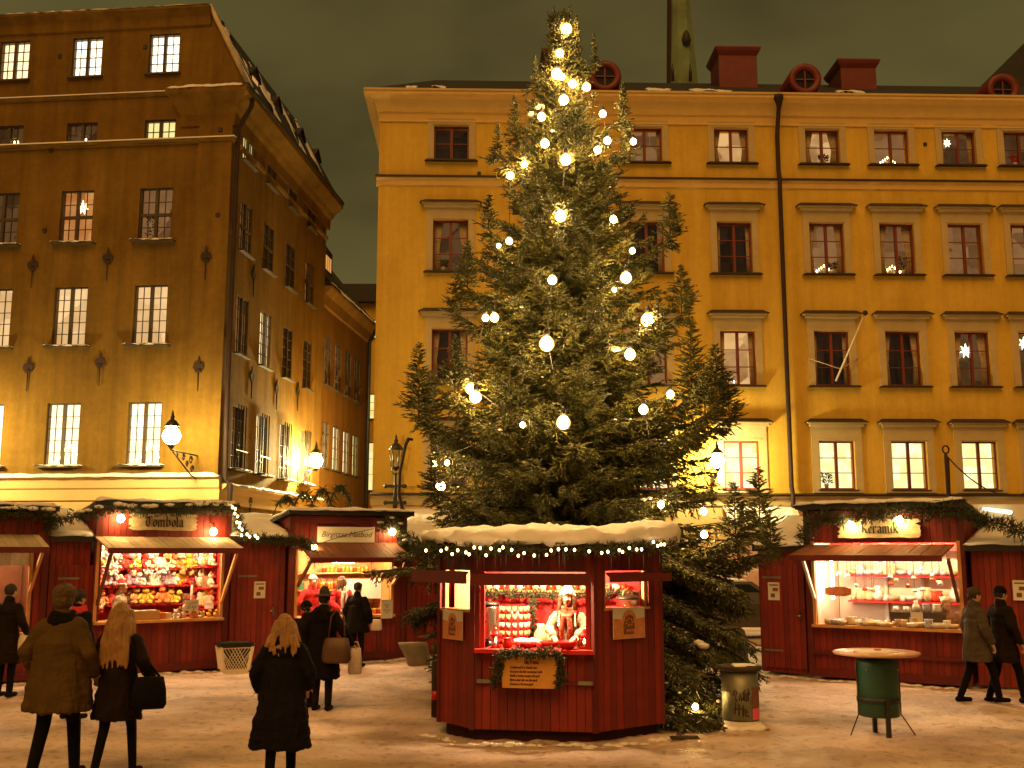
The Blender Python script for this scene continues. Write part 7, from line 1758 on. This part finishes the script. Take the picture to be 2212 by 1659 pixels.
# green bin table
p = G(1902, 1592)
gt = thing('bin_table', 'dark green bin on a post under a round snowy table top', 'standing table', p)
hz_ = lambda v: at(1902, v, p.y).z - p.z
r1, r2 = 88/FPX*p.y, 43/FPX*p.y; zt2, zb2, zb1 = hz_(1408), hz_(1422), hz_(1546)
mb = MB(); mb.lathe([(r1*.97, zt2 - .03), (r1, zt2 - .02), (r1, zt2), (r1*.98, zt2 + .004)], 36); mb.build('table_top', 'table_top', gt)
mb = MB(); mb.lathe([(r2*.93, zb1), (r2*.96, zb1 + .02), (r2, zb2 - .06), (r2, zb2)], 30); mb.build('bin', 'green_metal', gt)
zr_2 = hz_(1510)
mb = MB(); mb.lathe([(r2*1.0, zr_2 - .03), (r2*1.03, zr_2 - .025), (r2*1.03, zr_2 + .025), (r2*1.0, zr_2 + .03)], 30); mb.build('band', 'iron', gt)
mb = MB(); mb.boxb(-.01, .04, -.29, -.24, -.02, zr_2 + .02); mb.build('post', 'iron', gt)
mb = MB(); mb.boxb(-.06, -.012, .05, .10, -.02, zb1); mb.build('post', 'iron', gt)
for sg in (-1, 1):
    mb = MB(); mb.tube([(sg*r2*1.02, -.02, zt2 - .12), (sg*r2*1.03, -.02, zr_2), (sg*r2*1.03, -.02, zb1 + .02), (sg*(r2 + .14), -.10, 0)], .008, 6); mb.build('wire_leg', 'iron_rust', gt)
    mb = MB(); mb.ball((sg*r2*.75, -r2*.70, zb2 - .12), .015, 6); mb.build('bolt', 'steel', gt)
mb = MB(); snow_sheet(mb, (-.30, -.12, zt2 + .005), (.25, -.15, zt2 + .005), (.28, .2, zt2 + .005), (-.25, .22, zt2 + .005), .012, 12, 8, .01, 4, .04); mb.build('top_snow', 'snow', gt)
mb = MB(); mb.lathe([(.035, 0), (.05, .012), (.045, .015)], 10); o = mb.build('ashtray', 'bowl_red', None, p + Vector((.02, 0, zt2 + .018))); tag(o, 'little red ashtray in the middle of the green bin table', 'ashtray')
# white lattice waste basket
p = G(505, 1455); 
wb = thing('waste_basket', 'white lattice waste basket with black liner between two stalls', 'waste bin', p, R(25))
hb2 = at(505, 1392, p.y).z - p.z; mb = MB()
rings = lambda k: [Vector((x*(.22 + .07*k), y*(.17 + .05*k), hb2*k)) for x, y in ((-1, -1), (1, -1), (1, 1), (-1, 1))]
mb.loft([rings(0), rings(.14)], smooth=False); mb.loft([rings(.88), rings(1.0)], smooth=False, caps=False)
for c_ in range(4):
    n = 9
    for i in range(n + 1):
        for dr in (-1, 1):
            a_ = i/n; b_ = a_ + dr*.45
            if not 0 <= b_ <= 1: b_ = max(0, min(1, b_))
            P_ = lambda f, k: rings(k)[c_]*(1 - f) + rings(k)[(c_ + 1) % 4]*f
            mb.beam(P_(a_, .14), P_(b_, .88), .016, .008)
for c_ in rings(0): pass
for i in range(4): mb.beam(rings(.1)[i], rings(.95)[i], .05, .05)
mb.build('basket', 'white_plastic', wb)
mb = MB(); mb.loft([[v_*.93 + Vector((0, 0, .02)) for v_ in rings(.1)], [v_*.93 + Vector((0, 0, .02)) for v_ in rings(.95)], [v_*1.04 + Vector((0, 0, .02)) for v_ in rings(1.0)], [v_*1.06 - Vector((0, 0, .06)) for v_ in rings(.98)]], smooth=False); mb.build('liner', 'black_plastic', wb)
# sagging grey sack by the shed
p = G(905, 1440); mb = MB(); hh = at(905, 1388, p.y).z - p.z
mb.loft([[Vector(((.22 + k*.07)*math.cos(a_)*(1 + .06*math.sin(3*a_ + k*5)) - .12*k, .20*math.sin(a_), hh*k)) for a_ in np.linspace(0, 2*math.pi, 15)[:-1]] for k in (0, .06, .3, .6, .85, 1.0)])
o = mb.build('grey_sack', 'grey_sack', None, p); tag(o, 'sagging grey sack standing by the shed left of the round booth', 'sack')
# narrow striped post against the left edge of the booth
p = G(940, 1553); po = thing('marker_post', 'thin grey post with red band at the left edge of the booth', 'post', p)
mb = MB(); mb.lathe([(.055, 0), (.055, .70), (.045, .74)], 10); mb.build('post', 'stone_dark', po); mb = MB(); mb.lathe([(.058, .22), (.058, .34)], 10); mb.build('band', 'bowl_red', po)
# rounded dark stone bollard behind the barrel
p = G(1588, 1472); hs_ = at(1588, 1354, p.y).z - p.z
mb = MB(); mb.loft([[Vector(((.24 - .05*k)*x, (.17 - .03*k)*y, hs_*z)) for x, y in ((-1, -.7), (-.7, -1), (.7, -1), (1, -.7), (1, .7), (.7, 1), (-.7, 1), (-1, .7))] for k, z in ((0, 0), (.6, .55), (1, .85), (1.4, .94), (2.4, .99), (4, 1.0))])
o = mb.build('stone_bollard', 'stone_dark', None, p, R(8)); tag(o, 'dark rounded stone bollard behind the grey green barrel', 'bollard')
# parked car seen between the fir and the shed
p = at(1592, 1335, 28.5); p.z = .03
car = thing('parked_car', 'dark car parked behind the stalls, seen between fir and shed', 'car', p, R(4))
def sec(x, prof_): return [Vector((x, y, z)) for y, z in prof_]
mb = MB(); base = [(-.82, .30), (.82, .30), (.85, .55), (.80, .88), (-.80, .88), (-.85, .55)]
mb.loft([sec(-2.1, [(y*.88, .35 + (z - .3)*.8) for y, z in base]), sec(-1.9, base), sec(-.6, base), sec(.9, base), sec(1.8, [(y, z*.95) for y, z in base]), sec(2.1, [(y*.88, .35 + (z - .3)*.6) for y, z in base])], smooth=False)
mb.loft([[Vector((x, y, .881)) for x, y in ((-1.9, -.78), (1.0, -.78), (1.0, .78), (-1.9, .78))], [Vector((x, y, 1.44)) for x, y in ((-1.5, -.60), (.25, -.60), (.25, .60), (-1.5, .60))]], smooth=False)
mb.build('body', 'car_paint', car)
mb = MB()
mb.add([(-1.62, -.748, .95), (-.45, -.748, .95), (-.45, -.632, 1.37), (-1.42, -.632, 1.37)], [(0, 1, 2, 3)]); mb.add([(-.38, -.748, .95), (.78, -.748, .95), (.18, -.632, 1.37), (-.38, -.632, 1.37)], [(0, 1, 2, 3)])
mb.add([(-1.85, -.66, .95), (-1.85, .66, .95), (-1.57, .55, 1.37), (-1.57, -.55, 1.37)], [(3, 2, 1, 0)]); mb.build('window', 'car_glass', car)
for x in (-1.3, 1.3):
    for y in (-.80, .80):
        mb = MB(); mb.T = Matrix.Translation((x, y, .31)) @ Matrix.Rotation(math.pi/2, 4, 'X'); mb.lathe([(.18, -.10), (.31, -.09), (.31, .09), (.18, .10)], 18); w = mb.build('wheel', 'tyre', car)
        mb = MB(); mb.T = Matrix.Translation((x, y, .31)) @ Matrix.Rotation(math.pi/2, 4, 'X'); mb.lathe([(.17, -.108), (.17, .108)], 14); mb.build('rim', 'galvanised', w)
for y in (-.6, .6):
    mb = MB(); mb.boxb(-2.13, -2.06, y - .13, y + .13, .62, .76); mb.build('tail_light', 'tail_light', car)
mb = MB(); snow_sheet(mb, (-1.5, -.6, 1.44), (.25, -.6, 1.44), (.25, .6, 1.44), (-1.5, .6, 1.44), .07, 12, 6, .02, 1, .02); mb.build('roof_snow', 'snow', car)
# dark lumps in the snow by the booth
for (u, v, sx, lab) in ((1480, 1607, 1.0, 'dark dropped twig bundle in the snow right of the booth'), (1556, 1580, .5, 'small dark lump in the snow near the barrel')):
    p = G(u, v); mb = MB()
    for k in range(7): a_ = random.uniform(-.5, .5); mb.caps((-.16*sx, .02*k - .06, .02), (.16*sx, .02*k - .06 + a_*.1, .03), .018, .010, 6)
    o = link('fallen_twigs', remesh(mb, 'fallen_twigs', .012, 1), 'bark', None, p); tag(o, lab, 'twigs')
# snow banked at the foot of stalls and booth
def bank(Fp, W, s0=0, y=-.12, seed=0):
    mb = MB(); n = int(W*30)
    for i in range(n):
        x = s0 + W*i/n + random.uniform(-.03, .03); r_ = random.choice([.012, .018, .025, .035, .05])
        q_ = Fp.P(x, y + random.uniform(-.10, .05), 0); mb.ball((q_.x, q_.y, gz(q_.x, q_.y) - .01), (r_*1.7, r_*1.3, r_*.75), 7)
    return mb
mb = MB()
for Fp, W in ((FT, WT), (FB, WB), (FK, WK), (FAs, WA)):
    q_ = bank(Fp, W); mb.add(q_.v, q_.f, 0, True)
q_ = bank(FK, 1.0, -1.0); mb.add(q_.v, q_.f, 0, True)
for i in (0, 1, 2): q_ = bank(BF[i][0], BF[i][1], 0, -.16); mb.add(q_.v, q_.f, 0, True)
tag(mb.build('snow_bank', 'snow'), kind='stuff')
# evergreen boughs and a rope lying on the food stall roof edge
bb = at(660, 1096, 22.6); t_ = thing('fir_boughs', 'snowy fir boughs arched on the roof left of the food stall', 'branches', bb)
P0, P1, RR = [], [], []; wmb = MB()
for k in range(4):
    x0 = -.75 + k*.38; pts = [Vector((x0 + .55*t, 0, -.35 + .75*math.sin(t*2.6)*(.8 + .1*k))) for t in np.linspace(0, 1.1, 8)]; wmb.tube(pts, .014, 5)
    for a, b in zip(pts[2:-1], pts[3:]):
        for q in range(26):
            p = a + (b - a)*random.random(); e = Vector((random.uniform(-.6, .6), random.uniform(-.7, .7), random.uniform(-1, .3))).normalized(); P0.append(p); P1.append(p + e*random.uniform(.1, .24)); RR.append(.012)
wmb.build('stems', 'bark', t_); V, F_ = spindles(P0, P1, RR); npmesh('needles', V, F_, 'garland_green', t_)
